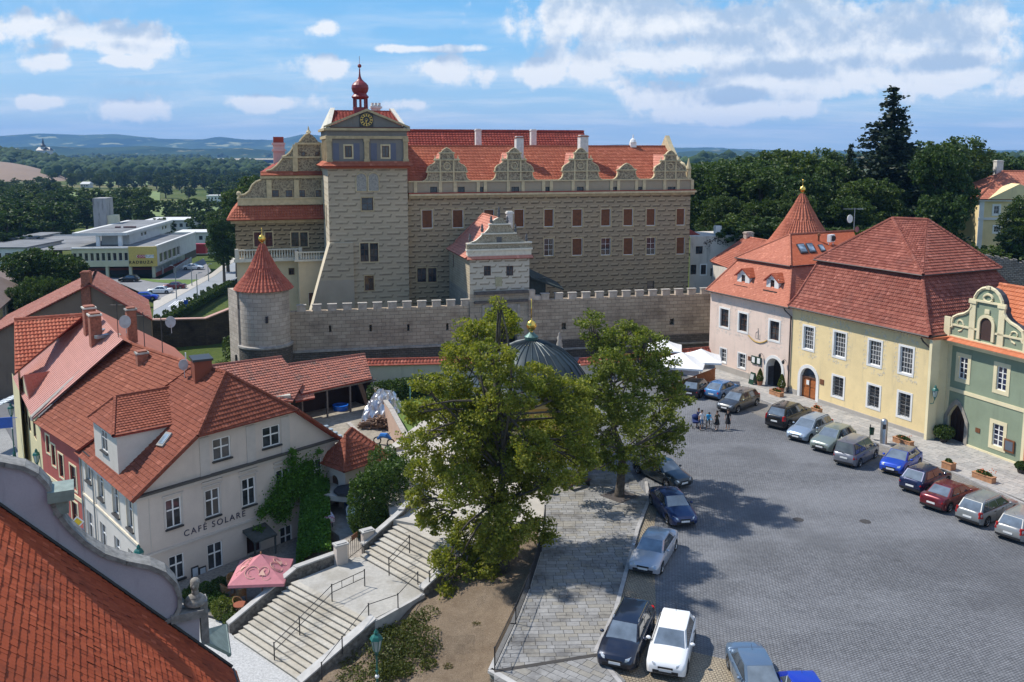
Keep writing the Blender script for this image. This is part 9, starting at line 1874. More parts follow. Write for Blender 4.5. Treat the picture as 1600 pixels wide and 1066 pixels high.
def car(kind,pm,label,p,ang,scale=1.1,rails=False,roofm=None,rim=None,plate_front=True,under=None):
 K=KIND[kind];L,W,H,belt=K['L'],K['W'],K['H'],K['belt'];T=Thing('parked_car',label,'car',(0,0,0),'cars parked round the square');wr=.315 if kind!='suv' else .36;fx,rx=L/2-.82,-L/2+.78
 tops=sorted(K['hood']+[(K['ws'][0]-.02,belt),(K['rr'][1],belt)]+K['deck'])
 tx=[a for a,_ in tops];tz=[b for _,b in tops]
 xs=np.unique(np.round(np.concatenate([np.linspace(-L/2,L/2,34),[-L/2+.03,L/2-.03,-L/2+.1,L/2-.1]]+[np.linspace(c-wr-.09,c+wr+.09,11) for c in (fx,rx)]),3))
 secs=[]
 for x in xs:
  e=(abs(x)/(L/2));w=W/2*(1-.05*e**3-.16*max(0,(e-.86)/.14)**2.2);zt=float(np.interp(x,tx,tz));zl=.19+.10*max(0,(e-.9)/.1)
  for c in (fx,rx):
   d=abs(x-c);R=wr+.07
   if d<R: zl=max(zl,wr+math.sqrt(R*R-d*d)-.02)
  zs=min(zt-.03,.62 if kind!='suv' else .75);zs=max(zs,zl+.03);zm=(zl+zs)/2
  zc=zt+(.035 if x>K['ws'][0]-.1 or x<K['rr'][1] else 0)
  sh=max(zs+.02,zt-.06)
  secs.append([(w*.97,zl),(w*1.0,min(zm,zs-.01)),(w*1.0,zs),(w*.965,sh),(w*.90,zt),(w*.5,zc),(0,zc+.01)])
 mb=Mb();n=len(secs[0]);V=[]
 for x,s in zip(xs,secs): V+= [(x,y,z) for y,z in s]+[(x,-y,z) for y,z in reversed(s[:-1])]
 m=2*n-1;F_=[]
 for i in range(len(xs)-1):
  for k in range(m-1): F_.append((i*m+k,i*m+k+1,(i+1)*m+k+1,(i+1)*m+k))
 F_.append(tuple(range(m-1,-1,-1)));F_.append(tuple((len(xs)-1)*m+k for k in range(m)));
 mb.mesh(V,F_);body=T.part('body',mb,pm,smooth=True);
 mb=Mb();mb.box((0,0,.16),(L*.93,W*.78,.3));
 for c in (fx,rx): mb.box((c,0,.2),(wr*2.1,W*.90,.52))
 T.part('underbody',mb,trim)
 wsb,wst=K['ws'];rrt,rrb=K['rr'];hw=W/2*.88;rw=W/2*.70;rh=H-.06
 B=[(wsb,hw*.93),(wsb-.25,hw),(rrb+.25,hw),(rrb,hw*.9)];Tp=[(wst,rw*.94),(wst-.2,rw),(rrt+.15,rw),(rrt,rw*.94)]
 def ring(P,z): return [(x,y,z) for x,y in P]+[(x,-y,z) for x,y in reversed(P)]
 b_=ring(B,belt-.03);t_=ring(Tp,rh)
 def quad(name,i,mat_,ins=.06,par=None,zlo=0):
  j=(i+1)%8;p0,p1,p2,p3=[Vector(q) for q in (b_[i],b_[j],t_[j],t_[i])];c=(p0+p1+p2+p3)/4;N=(p1-p0).cross(p3-p0).normalized();q=[c+(w_-c)*(1-ins)+N*.006*(1 if N.dot(c-V3((0,0,.8)))>0 else -1) for w_ in (p0,p1,p2,p3)];o=N*.004;mb=Mb();mb.face(q);T.part(name,mb,mat_,par)
 mb=Mb();vs=b_+t_
 mb.mesh(vs,[(i,(i+1)%8,8+(i+1)%8,8+i) for i in range(8)]+[tuple(range(8,16))]);
 cb=T.part('cabin_frame',mb,pm)
 quad('windscreen',7,cgs,.05);quad('rear_window',3,cgs,.09)
 for sgn in (1,-1):
  bx0,bx1=wsb-.22,rrb+.12;tx0,tx1=wst-.12,rrt+.06
  cuts=[0,.40,.78,1.] if kind in('wagon','mpv','suv') else ([0,.46,.86] if kind!='small' else [0,.55,.9])
  if kind=='sedan': cuts=[0,.47,.90]
  for a,b in zip(cuts,cuts[1:]):
   a+=.012;b-=.018;
   q=[]
   for t,z in ((a,0),(b,0),(b,1),(a,1)):
    x=(bx0+(bx1-bx0)*t)*(1-z)+(tx0+(tx1-tx0)*t)*z;x=x;y=(hw*(1-z)+rw*z);zz=(belt+.02)*(1-z)+(rh-.06)*z;
    if z: y=rw+(hw-rw)*.07
    else: y=hw-(hw-rw)*.03
    q.append((x,sgn*(y+.012),zz))
   mb=Mb();mb.face(q if sgn<0 else q[::-1]);T.part('side_window',mb,cgl)
  mb=Mb();mb.tube([(bx0+.02,sgn*(hw+.012),belt+.0),(bx1,sgn*(hw+.012),belt+.0)],.014,4);T.part('window_trim',mb,trim)
  mb=Mb();
  for x in ((wsb*.55-.15),( -.62 if kind not in('small',) else -.75)): mb.tube([(x,sgn*W/2*.966,belt-.06),(x,sgn*W/2*1.001,.60),(x,sgn*W/2*.99,.28)],.006,3)
  T.part('door_gap',mb,trim)
  mb=Mb()
  for x in (.12,-.8): mb.box((x,sgn*W/2*.985,.78 if kind!='suv' else .92),(.16,.04,.03))
  T.part('door_handle',mb,trim if kind!='sedan' else pm)
  mb=Mb();blob(mb,(wsb-.42,sgn*(W/2+.08),belt+.06),.09,.11,.075,8,6);T.part('mirror',mb,pm,smooth=True)
  hz_=K['hood'][1][1]-.07;mb=Mb();x1=L/2;
  q=[(x1-.02,sgn*W/2*.50,hz_-.05),(x1-.10,sgn*W/2*.80,hz_-.05),(x1-.36,sgn*W/2*.93,hz_+.02),(x1-.40,sgn*W/2*.86,hz_+.135),(x1-.14,sgn*W/2*.70,hz_+.10),(x1-.05,sgn*W/2*.52,hz_+.05)]
  mb.mesh([(a+.02,b,c) for a,b,c in q]+[(a-.12,b*.96,c-.02) for a,b,c in q],[tuple(range(6)),tuple(range(11,5,-1))]+[(i,6+i,6+(i+1)%6,(i+1)%6) for i in range(6)]);T.part('headlight',mb,hl)
  mb=Mb();tz_=K['deck'][0][1]-.2;x0=-L/2;
  hh=.34 if kind in('mpv','wagon','suv') else .14
  mb.hexa([(x0+.02,sgn*W/2*.68,tz_-.1),(x0-.01,sgn*W/2*.82,tz_-.1),(x0+.2,sgn*W/2*.955,tz_-.1),(x0+.2,sgn*W/2*.7,tz_-.1),(x0+.06,sgn*W/2*.70,tz_+hh-.1),(x0+.05,sgn*W/2*.80,tz_+hh-.1),(x0+.24,sgn*W/2*.9,tz_+hh-.1),(x0+.24,sgn*W/2*.7,tz_+hh-.1)]) ;T.part('tail_light',mb,tl_m)
  if rails: mb=Mb();mb.tube([(wst-.15,sgn*rw*.93,rh+.01),(wst-.3,sgn*rw*.93,rh+.08),(rrt+.3,sgn*rw*.93,rh+.08),(rrt+.15,sgn*rw*.93,rh+.01)],.022,5);T.part('roof_rail',mb,chrome if rails!='black' else trim)
  for c in (fx,rx):
   mb=Mb();y0=sgn*(W/2-.20);y1=sgn*(W/2-.015);N_=18
   prf=[(wr*.66,y0),(wr*.96,y0),(wr,y0+(y1-y0)*.2),(wr,y0+(y1-y0)*.8),(wr*.95,y1),(wr*.68,y1)]
   b0=0;vs=[];fs=[]
   for k in range(N_):
    t=2*pi*k/N_;vs+= [(c+r_*cos(t),y,wr+r_*sin(t)) for r_,y in prf]
   for k in range(N_):
    k2=(k+1)%N_
    for j in range(5): fs.append((k*6+j,k2*6+j,k2*6+j+1,k*6+j+1))
   mb.mesh(vs,fs);w_=T.part('wheel',mb,tyre,smooth=False)
   mb=Mb();yy=y1-sgn*.03;
   for k in range(5 if rim is None else 9):
    t=2*pi*k/(5 if rim is None else 9);a=.16 if rim is None else .1;mb.mesh([(c+.03*cos(t-1),yy,wr+.03*sin(t-1)),(c+wr*.68*cos(t-a),yy,wr+wr*.68*sin(t-a)),(c+wr*.68*cos(t+a),yy,wr+wr*.68*sin(t+a)),(c+.03*cos(t+1),yy,wr+.03*sin(t+1))],[(0,1,2,3)])
   mb.tube([(c+wr*.69*cos(k*pi/8),yy,wr+wr*.69*sin(k*pi/8)) for k in range(17)],.022,4,cap=False);mb.box((c,yy,wr-.05),(.1,.02,.1));T.part('rim',mb,rim or rimm,w_)
 rp=[(x,y*1.005,z+.004) for x,y,z in t_];mb=Mb();mid=[(wst-.3,rw*.6,H),(rrt+.3,rw*.6,H),(rrt+.3,-rw*.6,H),(wst-.3,-rw*.6,H)];mb.mesh(rp+mid,[(8,9,10,11),(0,1,8),(1,2,9,8),(2,3,9),(3,4,10,9),(4,5,10),(5,6,11,10),(6,7,11),(7,0,8,11)]);T.part('roof',mb,roofm or pm,smooth=True)
 mb=Mb();mb.box((L/2-.05,0,.30),(.12,W*.62,.13));T.part('grille',mb,trim);mb=Mb();mb.box((L/2+.0,0,.50 if kind!='suv' else .62),(.04,W*.36,.09));T.part('upper_grille',mb,trim)
 mb=Mb();mb.box((L/2+.025,0,.40),(.02,.52,.11));T.part('number_plate',mb,plate);mb=Mb();mb.box((-L/2-.012,0,.50 if kind not in('mpv','suv') else .62),(.02,.52,.11));T.part('number_plate',mb,plate)
 mb=Mb();mb.box((-L/2+.04,0,.27),(.12,W*.8,.12));T.part('rear_bumper_strip',mb,under or trim)
 if kind!='sedan': mb=Mb();mb.tube([(K['rr'][1]-.06,-.05,belt+.06),(K['rr'][1]-.02,.35,belt+.10)],.012,4);T.part('rear_wiper',mb,trim)
 mb=Mb();mb.tube([(rrt+.25,0,H-.01),(rrt+.05,0,H+.18)],.008,4);T.part('aerial',mb,trim)
 T.o.location=p;T.o.rotation_euler=(0,0,ang);T.o.scale=(scale,)*3
 return T
def place(kind,pm,label,u,v,deg,face,**k):
 """u,v: pixel over the middle of the footprint;deg: heading of the bonnet"""
 p=G(u,v,0.3);return car(kind,pm,label,(p.x,p.y,k.pop('z',.01)),math.radians(deg),**k)
A45=45
place('hatch',paint('black',(.008,.008,.01)),'black car half hidden by the lime tree, first in the row by the parasols',1088,611,60,0)
place('small',paint('light_blue',(.07,.20,.42)),'light blue hatchback parked nose-in beside the pink house',1128,614,47,0)
place('wagon',paint('dark_grey',(.045,.05,.055)),'dark grey estate behind the group of people',1154,632,225,0,rails=True)
place('suv',paint('black_suv',(.006,.006,.008)),'black off-road estate opposite the arched wooden door',1232,656,45,0,scale=1.12,rails='black')
place('wagon',paint('ice_blue',(.26,.33,.42)),'pale silver-blue estate with roof rails beside the black off-roader',1266,675,224,0,rails='black')
place('hatch',paint('grey_green',(.21,.25,.22)),'grey-green hatchback between the silver-blue estate and the grey van',1302,692,223,0,scale=1.14)
place('mpv',paint('grey_van',(.17,.18,.21)),'tall grey van-like car with dark back window in the middle of the row',1338,713,45,0,scale=1.1)
place('small',paint('vivid_blue',(.012,.06,.42)),'vivid blue small rounded car with grey roof',1408,726,226,0,roofm=paint('grey_roof',(.16,.16,.17)),scale=1.12)
place('hatch',paint('navy',(.008,.014,.06)),'navy hatchback between the vivid blue car and the dark red car',1446,754,38,0,scale=1.1)
place('sedan',paint('dark_red',(.13,.006,.012)),'dark red saloon in the right-hand row',1484,779,36,0,scale=1.08)
place('wagon',paint('silver_grey',(.24,.25,.25)),'silver-grey estate with roof rails, second from the right edge',1542,800,35,0,rails=True,scale=1.08)
place('wagon',paint('warm_silver',(.30,.30,.29)),'light silver estate cut by the right edge of the view',1602,824,37,0,rails=True,scale=1.05)
place('sedan',paint('slate',(.028,.04,.05)),'dark slate car parked under the right lime tree',1034,742,-60,0)
place('sedan',paint('deep_blue',(.008,.028,.11)),'deep blue saloon nose to the camera behind the slate car',1050,796,-80,0,scale=1.08)
place('sedan',paint('silver',(.46,.47,.50)),'silver saloon parked along the walkway kerb',1022,866,246,0,scale=1.08)
place('wagon',paint('blue_black',(.012,.017,.035)),'blue-black estate nearest the walkway at the bottom',980,1000,249,0,rails=True,scale=1.07)
place('hatch',paint('white',(.80,.80,.79),0),'white hatchback beside the blue-black estate',1050,1014,252,0,scale=1.1,rim=rimd)
place('sedan',paint('steel_blue',(.12,.18,.26)),'steel blue saloon at the bottom edge of the square',1181,1066,-89,0,scale=1.02)
place('small',paint('bright_blue',(.01,.04,.45)),'bright blue car cut off at the very bottom of the square',1262,1108,-87,0,scale=1.02)
for (k,pm,lab,u,v,dg) in (('hatch','paint_black','small black car under the supermarket front',202,440,180),('sedan','paint_white','white saloon in the supermarket car park',250,458,178),('sedan','paint_dark_red','dark red car behind the white saloon in the supermarket car park',272,451,178),('hatch','paint_bright_blue','blue car half hidden by the barn roof in the supermarket car park',230,468,0),('sedan','paint_white','white car beside the supermarket ramp wall',302,421,0)):
 p=G(u,v,-7.3);T=car(k,MATS[pm],lab,(p.x,p.y,-7.33),math.radians(dg+5),scale=1.15);T.o['group']='cars in the supermarket car park'
skin=plain('skin',(.42,.24,.16),.6,var=.05);hairm=plain('dark_hair',(.02,.012,.008),.6)
def person(label,p,h,face,top,bottom,pose='stand',hair_len=.25,dress=None,arms=None,shoes=None,cap=None):
 """one continuous skinned body grown over a jointed skeleton, coloured by garment"""
 s=h/1.75;J={'pel':(0,0,.95),'bel':(0,0,1.08),'chest':(0,.0,1.3),'neck':(0,0,1.47),'head0':(0,.01,1.55),'head':(0,.02,1.66),
   'hl':(.09,0,.9),'kl':(.11,.02,.5),'al':(.11,-.02,.09),'tl':(.12,.14,.04),'hr':(-.09,0,.9),'kr':(-.11,.02,.5),'ar':(-.11,-.02,.09),'tr':(-.12,.14,.04),
   'sl':(.17,0,1.40),'el':(.24,-.03,1.13),'wl':(.25,.06,.90),'fl':(.25,.09,.80),'sr':(-.17,0,1.40),'er':(-.24,-.03,1.13),'wr':(-.25,.06,.90),'fr':(-.25,.09,.80)}
 if pose=='stride': J.update(kl=(.10,.12,.5),al=(.1,.10,.09),tl=(.1,.26,.05),kr=(-.10,-.02,.5),ar=(-.1,-.26,.12),tr=(-.1,-.14,.04))
 if pose=='bend': J.update(bel=(0,.05,1.08),chest=(0,.18,1.26),neck=(0,.30,1.40),head0=(0,.35,1.45),head=(0,.42,1.53),sl=(.17,.2,1.33),el=(.2,.34,1.1),wl=(.16,.5,.98),fl=(.14,.58,.95),sr=(-.17,.2,1.33),er=(-.2,.34,1.1),wr=(-.16,.5,.98),fr=(-.14,.58,.95))
 if pose=='phone': J.update(er=(-.25,.02,1.14),wr=(-.13,.22,1.28),fr=(-.08,.25,1.36))
 Rd={'pel':.135,'bel':.12,'chest':.145,'neck':.055,'head0':.075,'head':.095,'hl':.095,'kl':.06,'al':.04,'tl':.035,'hr':.095,'kr':.06,'ar':.04,'tr':.035,'sl':.06,'el':.042,'wl':.03,'fl':.028,'sr':.06,'er':.042,'wr':.03,'fr':.028}
 names=list(J);E=[('pel','bel'),('bel','chest'),('chest','neck'),('neck','head0'),('head0','head'),('pel','hl'),('hl','kl'),('kl','al'),('al','tl'),('pel','hr'),('hr','kr'),('kr','ar'),('ar','tr'),('chest','sl'),('sl','el'),('el','wl'),('wl','fl'),('chest','sr'),('sr','er'),('er','wr'),('wr','fr')]
 me=bpy.data.meshes.new('person_source');me.from_pydata([tuple(c*s for c in J[k]) for k in names],[(names.index(a),names.index(b)) for a,b in E],[]);o=bpy.data.objects.new('person_source',me);COL.objects.link(o);sk=o.modifiers.new('s','SKIN');sk.use_smooth_shade=True;o.modifiers.new('d','SUBSURF').levels=2
 if not me.skin_vertices: me.attributes
 for i,k in enumerate(names): me.skin_vertices[0].data[i].radius=(Rd[k]*s*1.0,Rd[k]*s*(.8 if k in('pel','bel','chest') else 1));me.skin_vertices[0].data[i].use_root=(k=='pel')
 dg=bpy.context.evaluated_depsgraph_get();m2=bpy.data.meshes.new_from_object(o.evaluated_get(dg));bpy.data.objects.remove(o);m2.materials.clear()
 for m_ in (skin,top,bottom,shoes or trim): m2.materials.append(m_)
 for f in m2.polygons:
  z=f.center.z/s;x=abs(f.center.x)/s
  arm=x>.19 and z>.75
  mi=0
  if z<.07: mi=3
  elif dress and .62<z<1.42 and not arm: mi=1
  elif z>.93 and z<1.44 and not (arm and z<1.2): mi=1
  elif z<=.95 and z>(.45 if bottom is not skin else 9) and not arm: mi=2
  f.material_index=mi;f.use_smooth=True
 T=Thing('person',label,'person',(0,0,0));b_=bpy.data.objects.new('body',m2);link(b_);b_.parent=T.o
 hx,hy_,hz_=[c*s for c in J['head']];mb=Mb();blob(mb,(hx,hy_-.02*s,hz_+.035*s),.105*s,.112*s,.10*s,10,8);
 if hair_len>.1: blob(mb,(hx,hy_-.075*s,hz_-hair_len*.35*s),.085*s,.05*s,hair_len*.6*s,8,6)
 T.part('hair',mb,cap or hairm,smooth=True)
 mb=Mb()
 for sx in (-.035,.035): blob(mb,(hx+sx*s,hy_+.088*s,hz_-.0*s),.014*s,.01*s,.01*s,6,4)
 T.part('eyes',mb,trim);mb=Mb();blob(mb,(hx,hy_+.1*s,hz_-.03*s),.014*s,.022*s,.025*s,6,4);blob(mb,(hx,hy_+.088*s,hz_-.07*s),.03*s,.01*s,.008*s,6,4);
 for sx in (-1,1): blob(mb,(hx+sx*.1*s,hy_,hz_-.01*s),.012*s,.025*s,.035*s,6,4)
 T.part('nose_mouth_ears',mb,skin)
 if dress:
  mb=Mb();mb.lathe((0,0,0),[(.15*s,1.0*s),(.19*s,.85*s),(.25*s,.52*s)],14);T.part('skirt',mb,dress,smooth=True)
 T.o.location=p;T.o.rotation_euler=(0,0,face);return T
cl=lambda n,c:plain('cloth_'+n,c,.9,var=.1,scale=8)
def gp(u,v): p=G(u,v,0);return (p.x,p.y,.0)
person('woman in brown top and dark skirt with white shoes, beside the cyclist in blue',gp(1120,672),1.72,math.radians(200),cl('olive_brown',(.08,.06,.035)),skin,'phone',.3,cl('black_skirt',(.015,.013,.013)),shoes=white)
person('woman with long brown hair in a short black dress, rightmost of the group',gp(1137,671),1.78,math.radians(150),cl('black',(.01,.01,.012)),skin,'stand',.45,cl('black_dress',(.01,.01,.012)))
person('person in white top and blue shorts standing beside the blue pushchair',gp(1096,671),1.72,math.radians(170),cl('white',(.7,.68,.68)),cl('denim_blue',(.08,.14,.26)),'stride',.15)
person('person in bright light blue shirt leaning over the bicycle handlebars',gp(1106,670),1.70,math.radians(180),cl('bright_blue',(.05,.42,.75)),cl('dark_shorts',(.03,.035,.045)),'bend',.08)
person('person in navy clothes at the left of the group beside the pushchair',gp(1091,668),1.72,math.radians(120),cl('navy',(.012,.02,.08)),cl('dark_trousers',(.02,.02,.025)),'stride',.1)
c=G(1106,672,0);bi=Thing('bicycle','dark bicycle held by the person in the bright blue shirt','bicycle',(c.x,c.y,0));
for dx in (-.52,.52):
 mb=Mb();mb.tube([(c.x+dx+.33*cos(t*pi/8),c.y-.25,.34+.33*sin(t*pi/8)) for t in range(17)],.022,4,cap=False)
 for k in range(8): mb.tube([(c.x+dx,c.y-.25,.34),(c.x+dx+.32*cos(k*.785),c.y-.25,.34+.32*sin(k*.785))],.004,3)
 bi.part('wheel',mb,tyre)
mb=Mb();y=c.y-.25
for a,b in (((-.52,.34),(-.1,.34)),((-.52,.34),(-.2,.8)),((-.2,.85),(-.1,.34)),((-.1,.34),(.38,.8)),((-.18,.78),(.4,.84)),((.36,.95),(.52,.34))): mb.tube([(c.x+a[0],y,a[1]),(c.x+b[0],y,b[1])],.02,5)
bi.part('frame',mb,darkmetal);mb=Mb();mb.tube([(c.x+.36,y-.25,1.0),(c.x+.38,y,.98),(c.x+.36,y+.25,1.0)],.018,5);bi.part('handlebar',mb,darkmetal);mb=Mb();blob(mb,(c.x-.2,y,.9),.13,.07,.04,8,5);bi.part('saddle',mb,trim)
c=G(1086,668,0);pu=Thing('pushchair','dark blue pushchair at the left of the group of people','pushchair',(c.x,c.y,0));mb=Mb();mb.hexa([(c.x-.25,c.y-.3,.45),(c.x+.25,c.y-.3,.45),(c.x+.25,c.y+.3,.45),(c.x-.25,c.y+.3,.45),(c.x-.25,c.y-.35,.6),(c.x+.25,c.y-.35,.6),(c.x+.25,c.y+.35,1.0),(c.x-.25,c.y+.35,1.0)]);pu.part('seat',mb,cl('navy_canvas',(.015,.03,.12)));mb=Mb();blob(mb,(c.x,c.y+.1,.95),.28,.3,.25,10,6);pu.part('hood',mb,MATS['cloth_navy_canvas'],smooth=True);mb=Mb()
for sx in (-.26,.26): mb.tube([(c.x+sx,c.y-.35,.12),(c.x+sx,c.y+.4,1.05)],.015,4);mb.tube([(c.x+sx,c.y+.35,.12),(c.x+sx,c.y-.3,.6)],.015,4)
mb.tube([(c.x-.26,c.y+.4,1.05),(c.x+.26,c.y+.4,1.05)],.02,4);pu.part('frame',mb,zinc)
for sx in (-.26,.26):
 for sy in (-.35,.35): mb=Mb();mb.tube([(c.x+sx+.0,c.y+sy+.11*cos(t*.785),.12+.11*sin(t*.785)) for t in range(9)],.03,4,cap=False);pu.part('wheel',mb,tyre)
terra=plain('terracotta',(.36,.15,.08),.8,var=.15);tim=plain('planter_wood',(.40,.20,.10),.8,var=.2,scale=5)
def planter(label,u,v,l=1.5,rz=None,fl=True,z=.1,h=.4,w=.5):
 p=G(u,v,z);rz=ang if rz is None else rz;T=Thing('planter_box',label,'planter',p);mb=Mb();mb.box(tuple(p),(l,w,h),rz);mb.box((p.x,p.y,p.z+h),(l+.06,w+.06,.05),rz);T.part('box',mb,tim)
 c=ball_pts(R_,420,.2)*np.array([l*.42,l*.25,.28]);c=np.stack([c[:,0]*cos(rz)-c[:,1]*.6*sin(rz),c[:,0]*sin(rz)+c[:,1]*.6*cos(rz),np.abs(c[:,2])],1);V,Fq=leafmesh('plants',c+np.array([0,0,h+.05]),.13,midleaf,seed=3);me=npdata('plants',V,Fq,midleaf);o=bpy.data.objects.new('plants',me);link(o);o.parent=T.o
 if fl:
  mb=Mb();
  for k in range(16): blob(mb,(p.x+random.gauss(0,l*.2),p.y+random.gauss(0,.2),p.z+h+.25+RU(-.05,.1)),.05,.05,.04,5,4)
  T.part('flowers',mb,plain('orange_flowers',(.55,.12,.04),.7))
planter('wooden flower box left of the yellow house door',1213,618,1.5);planter('small wooden flower box behind the black off-roader',1276,645,.9);planter('wooden flower box behind the metal pillar',1411,694,1.7);planter('square wooden planter with green plant in front of the green house',1482,733,.8,fl=False,w=.6,h=.5);planter('long wooden flower box in front of the green house doorway',1537,750,1.6)
def conetree(label,u,v,h,r,z=.1):
 p=G(u,v,z);T=Thing('potted_conifer',label,'potted plant',p);mb=Mb();mb.lathe(tuple(p),[(.0,0),(.22,0),(.3,.45),(.33,.47),(.26,.44),(0,.42)],14);T.part('pot',mb,terra);t=R_.uniform(0,1,(1500,1));a=R_.uniform(0,6.28,(1500,1));rr_=r*(1-t)**.7*(.4+.6*np.minimum(1,t*5))*R_.uniform(.8,1.05,(1500,1));P=np.hstack([rr_*np.cos(a),rr_*np.sin(a),.45+t*h]);V,Fq=leafmesh('foliage',P,.12,yelleaf,seed=2);me=npdata('foliage',V,Fq,yelleaf);o=bpy.data.objects.new('foliage',me);link(o);o.parent=T.o
conetree('potted conifer left of the dark restaurant doorway',1187,602,1.3,.45);conetree('potted conifer right of the dark restaurant doorway',1221,613,1.4,.48)
def leafy(label,u,v,r,h,z,name='potted_shrub'):
 p=G(u,v,z);T=Thing(name,label,'potted plant',p);mb=Mb();mb.lathe(tuple(p),[(0,0),(.25,0),(.33,.4),(.28,.4),(0,.36)],12);T.part('pot',mb,plain('dark_pot',(.05,.04,.035),.8));P=ball_pts(R_,1500,.4)*np.array([r,r,h*.5])+np.array([0,0,.4+h*.45]);V,Fq=leafmesh('foliage',P,.17,midleaf,seed=4);me=npdata('foliage',V,Fq,midleaf);o=bpy.data.objects.new('foliage',me);link(o);o.parent=T.o
leafy('leafy green plant in a tub beside the pointed doorway',1474,692,.85,1.2,.0);leafy('tub of red flowers and leaves at the right end of the green house',1596,741,.5,.6,0)
p=G(1176,600,.1);T=Thing('menu_stand','dark green menu A-board on the pavement by the restaurant door','menu board',p);F=Fac(p,p+YF.u);mb=Mb();mb.hexa([F.P(-.35,p.z,.3),F.P(.35,p.z,.3),F.P(.35,p.z,.25),F.P(-.35,p.z,.25),F.P(-.35,p.z+1.2,0),F.P(.35,p.z+1.2,0),F.P(.35,p.z+1.2,-.05),F.P(-.35,p.z+1.2,-.05)]);mb.hexa([F.P(-.35,p.z,-.35),F.P(.35,p.z,-.35),F.P(.35,p.z,-.3),F.P(-.35,p.z,-.3),F.P(-.35,p.z+1.2,-.06),F.P(.35,p.z+1.2,-.06),F.P(.35,p.z+1.2,-.02),F.P(-.35,p.z+1.2,-.02)]);T.part('board',mb,MATS['dark_green_frame']);mb=Mb();mb.hexa([F.P(-.25,p.z+.5,.21),F.P(.25,p.z+.5,.21),F.P(.25,p.z+.5,.2),F.P(-.25,p.z+.5,.2),F.P(-.25,p.z+1.05,.09),F.P(.25,p.z+1.05,.09),F.P(.25,p.z+1.05,.08),F.P(-.25,p.z+1.05,.08)]);T.part('menu_sheet',mb,plain('chalk_menu',(.4,.42,.40),.8))
p=G(1359,686,.1);T=Thing('litter_bin','dark green litter bin on a post by the pavement edge','litter bin',p);mb=Mb();mb.tube([p,p+V3((0,0,1.25))],.04,6);T.part('post',mb,darkmetal);mb=Mb();mb.lathe((p.x+.05,p.y-.2,p.z+.45),[(.17,0),(.21,.55),(.22,.57),(.19,.56),(.16,.1)],14);T.part('bin',mb,MATS['dark_green_frame'])
p=G(1380,693,.1);T=Thing('metal_pillar','tall rounded stainless steel pillar on the pavement behind the grey van','pillar',p);mb=Mb();mb.lathe(tuple(p),[(.30,0),(.28,.05),(.28,1.85),(.22,2.02),(.1,2.1),(0,2.12)],18);T.part('column',mb,plain('brushed_steel',(.48,.48,.48),.35,.9,var=.15),smooth=True);mb=Mb();mb.box((p.x-.1,p.y-.27,p.z+1.3),(.25,.06,.4));T.part('panel',mb,darkmetal)
def parasol(label,p,r,h,m,n=4,rz=.5,zb=0,sq=True,logo=None,logom=None):
 T=Thing('parasol',label,'parasol',p);c=Vector(p);R=[(c.x+r*cos(rz+k*2*pi/n),c.y+r*sin(rz+k*2*pi/n),c.z+h) for k in range(n)];ap=(c.x,c.y,c.z+h+r*(.5 if logo else .36));mb=Mb()
 for k in range(n):
  a,b=Vector(R[k]),Vector(R[(k+1)%n]);A=Vector(ap);N_=6
  for j in range(N_):
   t0,t1=j/N_,(j+1)/N_;sg_=lambda t:-.10*r*.3*sin(pi*t)
   q=[a.lerp(A,t0),b.lerp(A,t0),b.lerp(A,t1),a.lerp(A,t1)];q=[v_+V3((0,0,sg_(t))) for v_,t in zip(q,(t0,t0,t1,t1))];mb.face(q)
  mb.face([a,b,b-V3((0,0,.18)),a-V3((0,0,.18))][::-1])
 T.part('canopy',mb,m);mb=Mb();mb.tube([c,(c.x,c.y,ap[2]+.12)],.04,8);T.part('pole',mb,tim)
 mb=Mb()
 for k in range(n): mb.tube([(c.x,c.y,c.z+h-.1),(R[k][0],R[k][1],R[k][2]-.02)],.018,4)
 T.part('rib',mb,tim)
 if logo: logo(T,c,R,ap)
 return T
pw=plain('white_canvas',(.78,.77,.75),.9,var=.03)
p=G(1098,600,0);parasol('large white square parasol nearest the pink house',(p.x-.3,p.y-.3,.1),2.8,2.7,pw,4,.6)
p=G(1066,602,0);parasol('second white parasol half hidden by the lime tree',(p.x-.4,p.y-1.5,.1),3.2,2.6,pw,4,.5);p=G(1045,590,0);parasol('third white parasol at the back of the beer garden',(p.x,p.y+3,.1),2.6,2.5,pw,4,.6)
orng=plain('orange_brown_boards',(.36,.12,.035),.7,var=.25,scale=5);fa,fb_,fc_=G(1048,622,0),G(1088,606,0),G(1118,594,0)
T=Thing('garden_fence','orange-brown boarded fence round the beer garden with white parasols','fence',fa)
for a,b in ((fa,fb_),(fb_,fc_)):
 F=Fac(a,b);n=int(F.L/.3)
 me_=Mb();me_.fbox(Fac((0,0),(1,0)),0,.26,.1,1.35,0,.05);m0=me_.build('board',orng)
 for k in range(n): q=F.P(k*.3,0,0);T.piece('board',m0,Matrix(((F.u.x,-F.n.x,0,q.x),(F.u.y,-F.n.y,0,q.y),(0,0,1,0),(0,0,0,1))))
 mb=Mb();mb.fbox(F,0,F.L,1.2,1.3,-.06,-.01);mb.fbox(F,0,F.L,.2,.3,-.06,-.01);T.part('fence_rail',mb,orng)
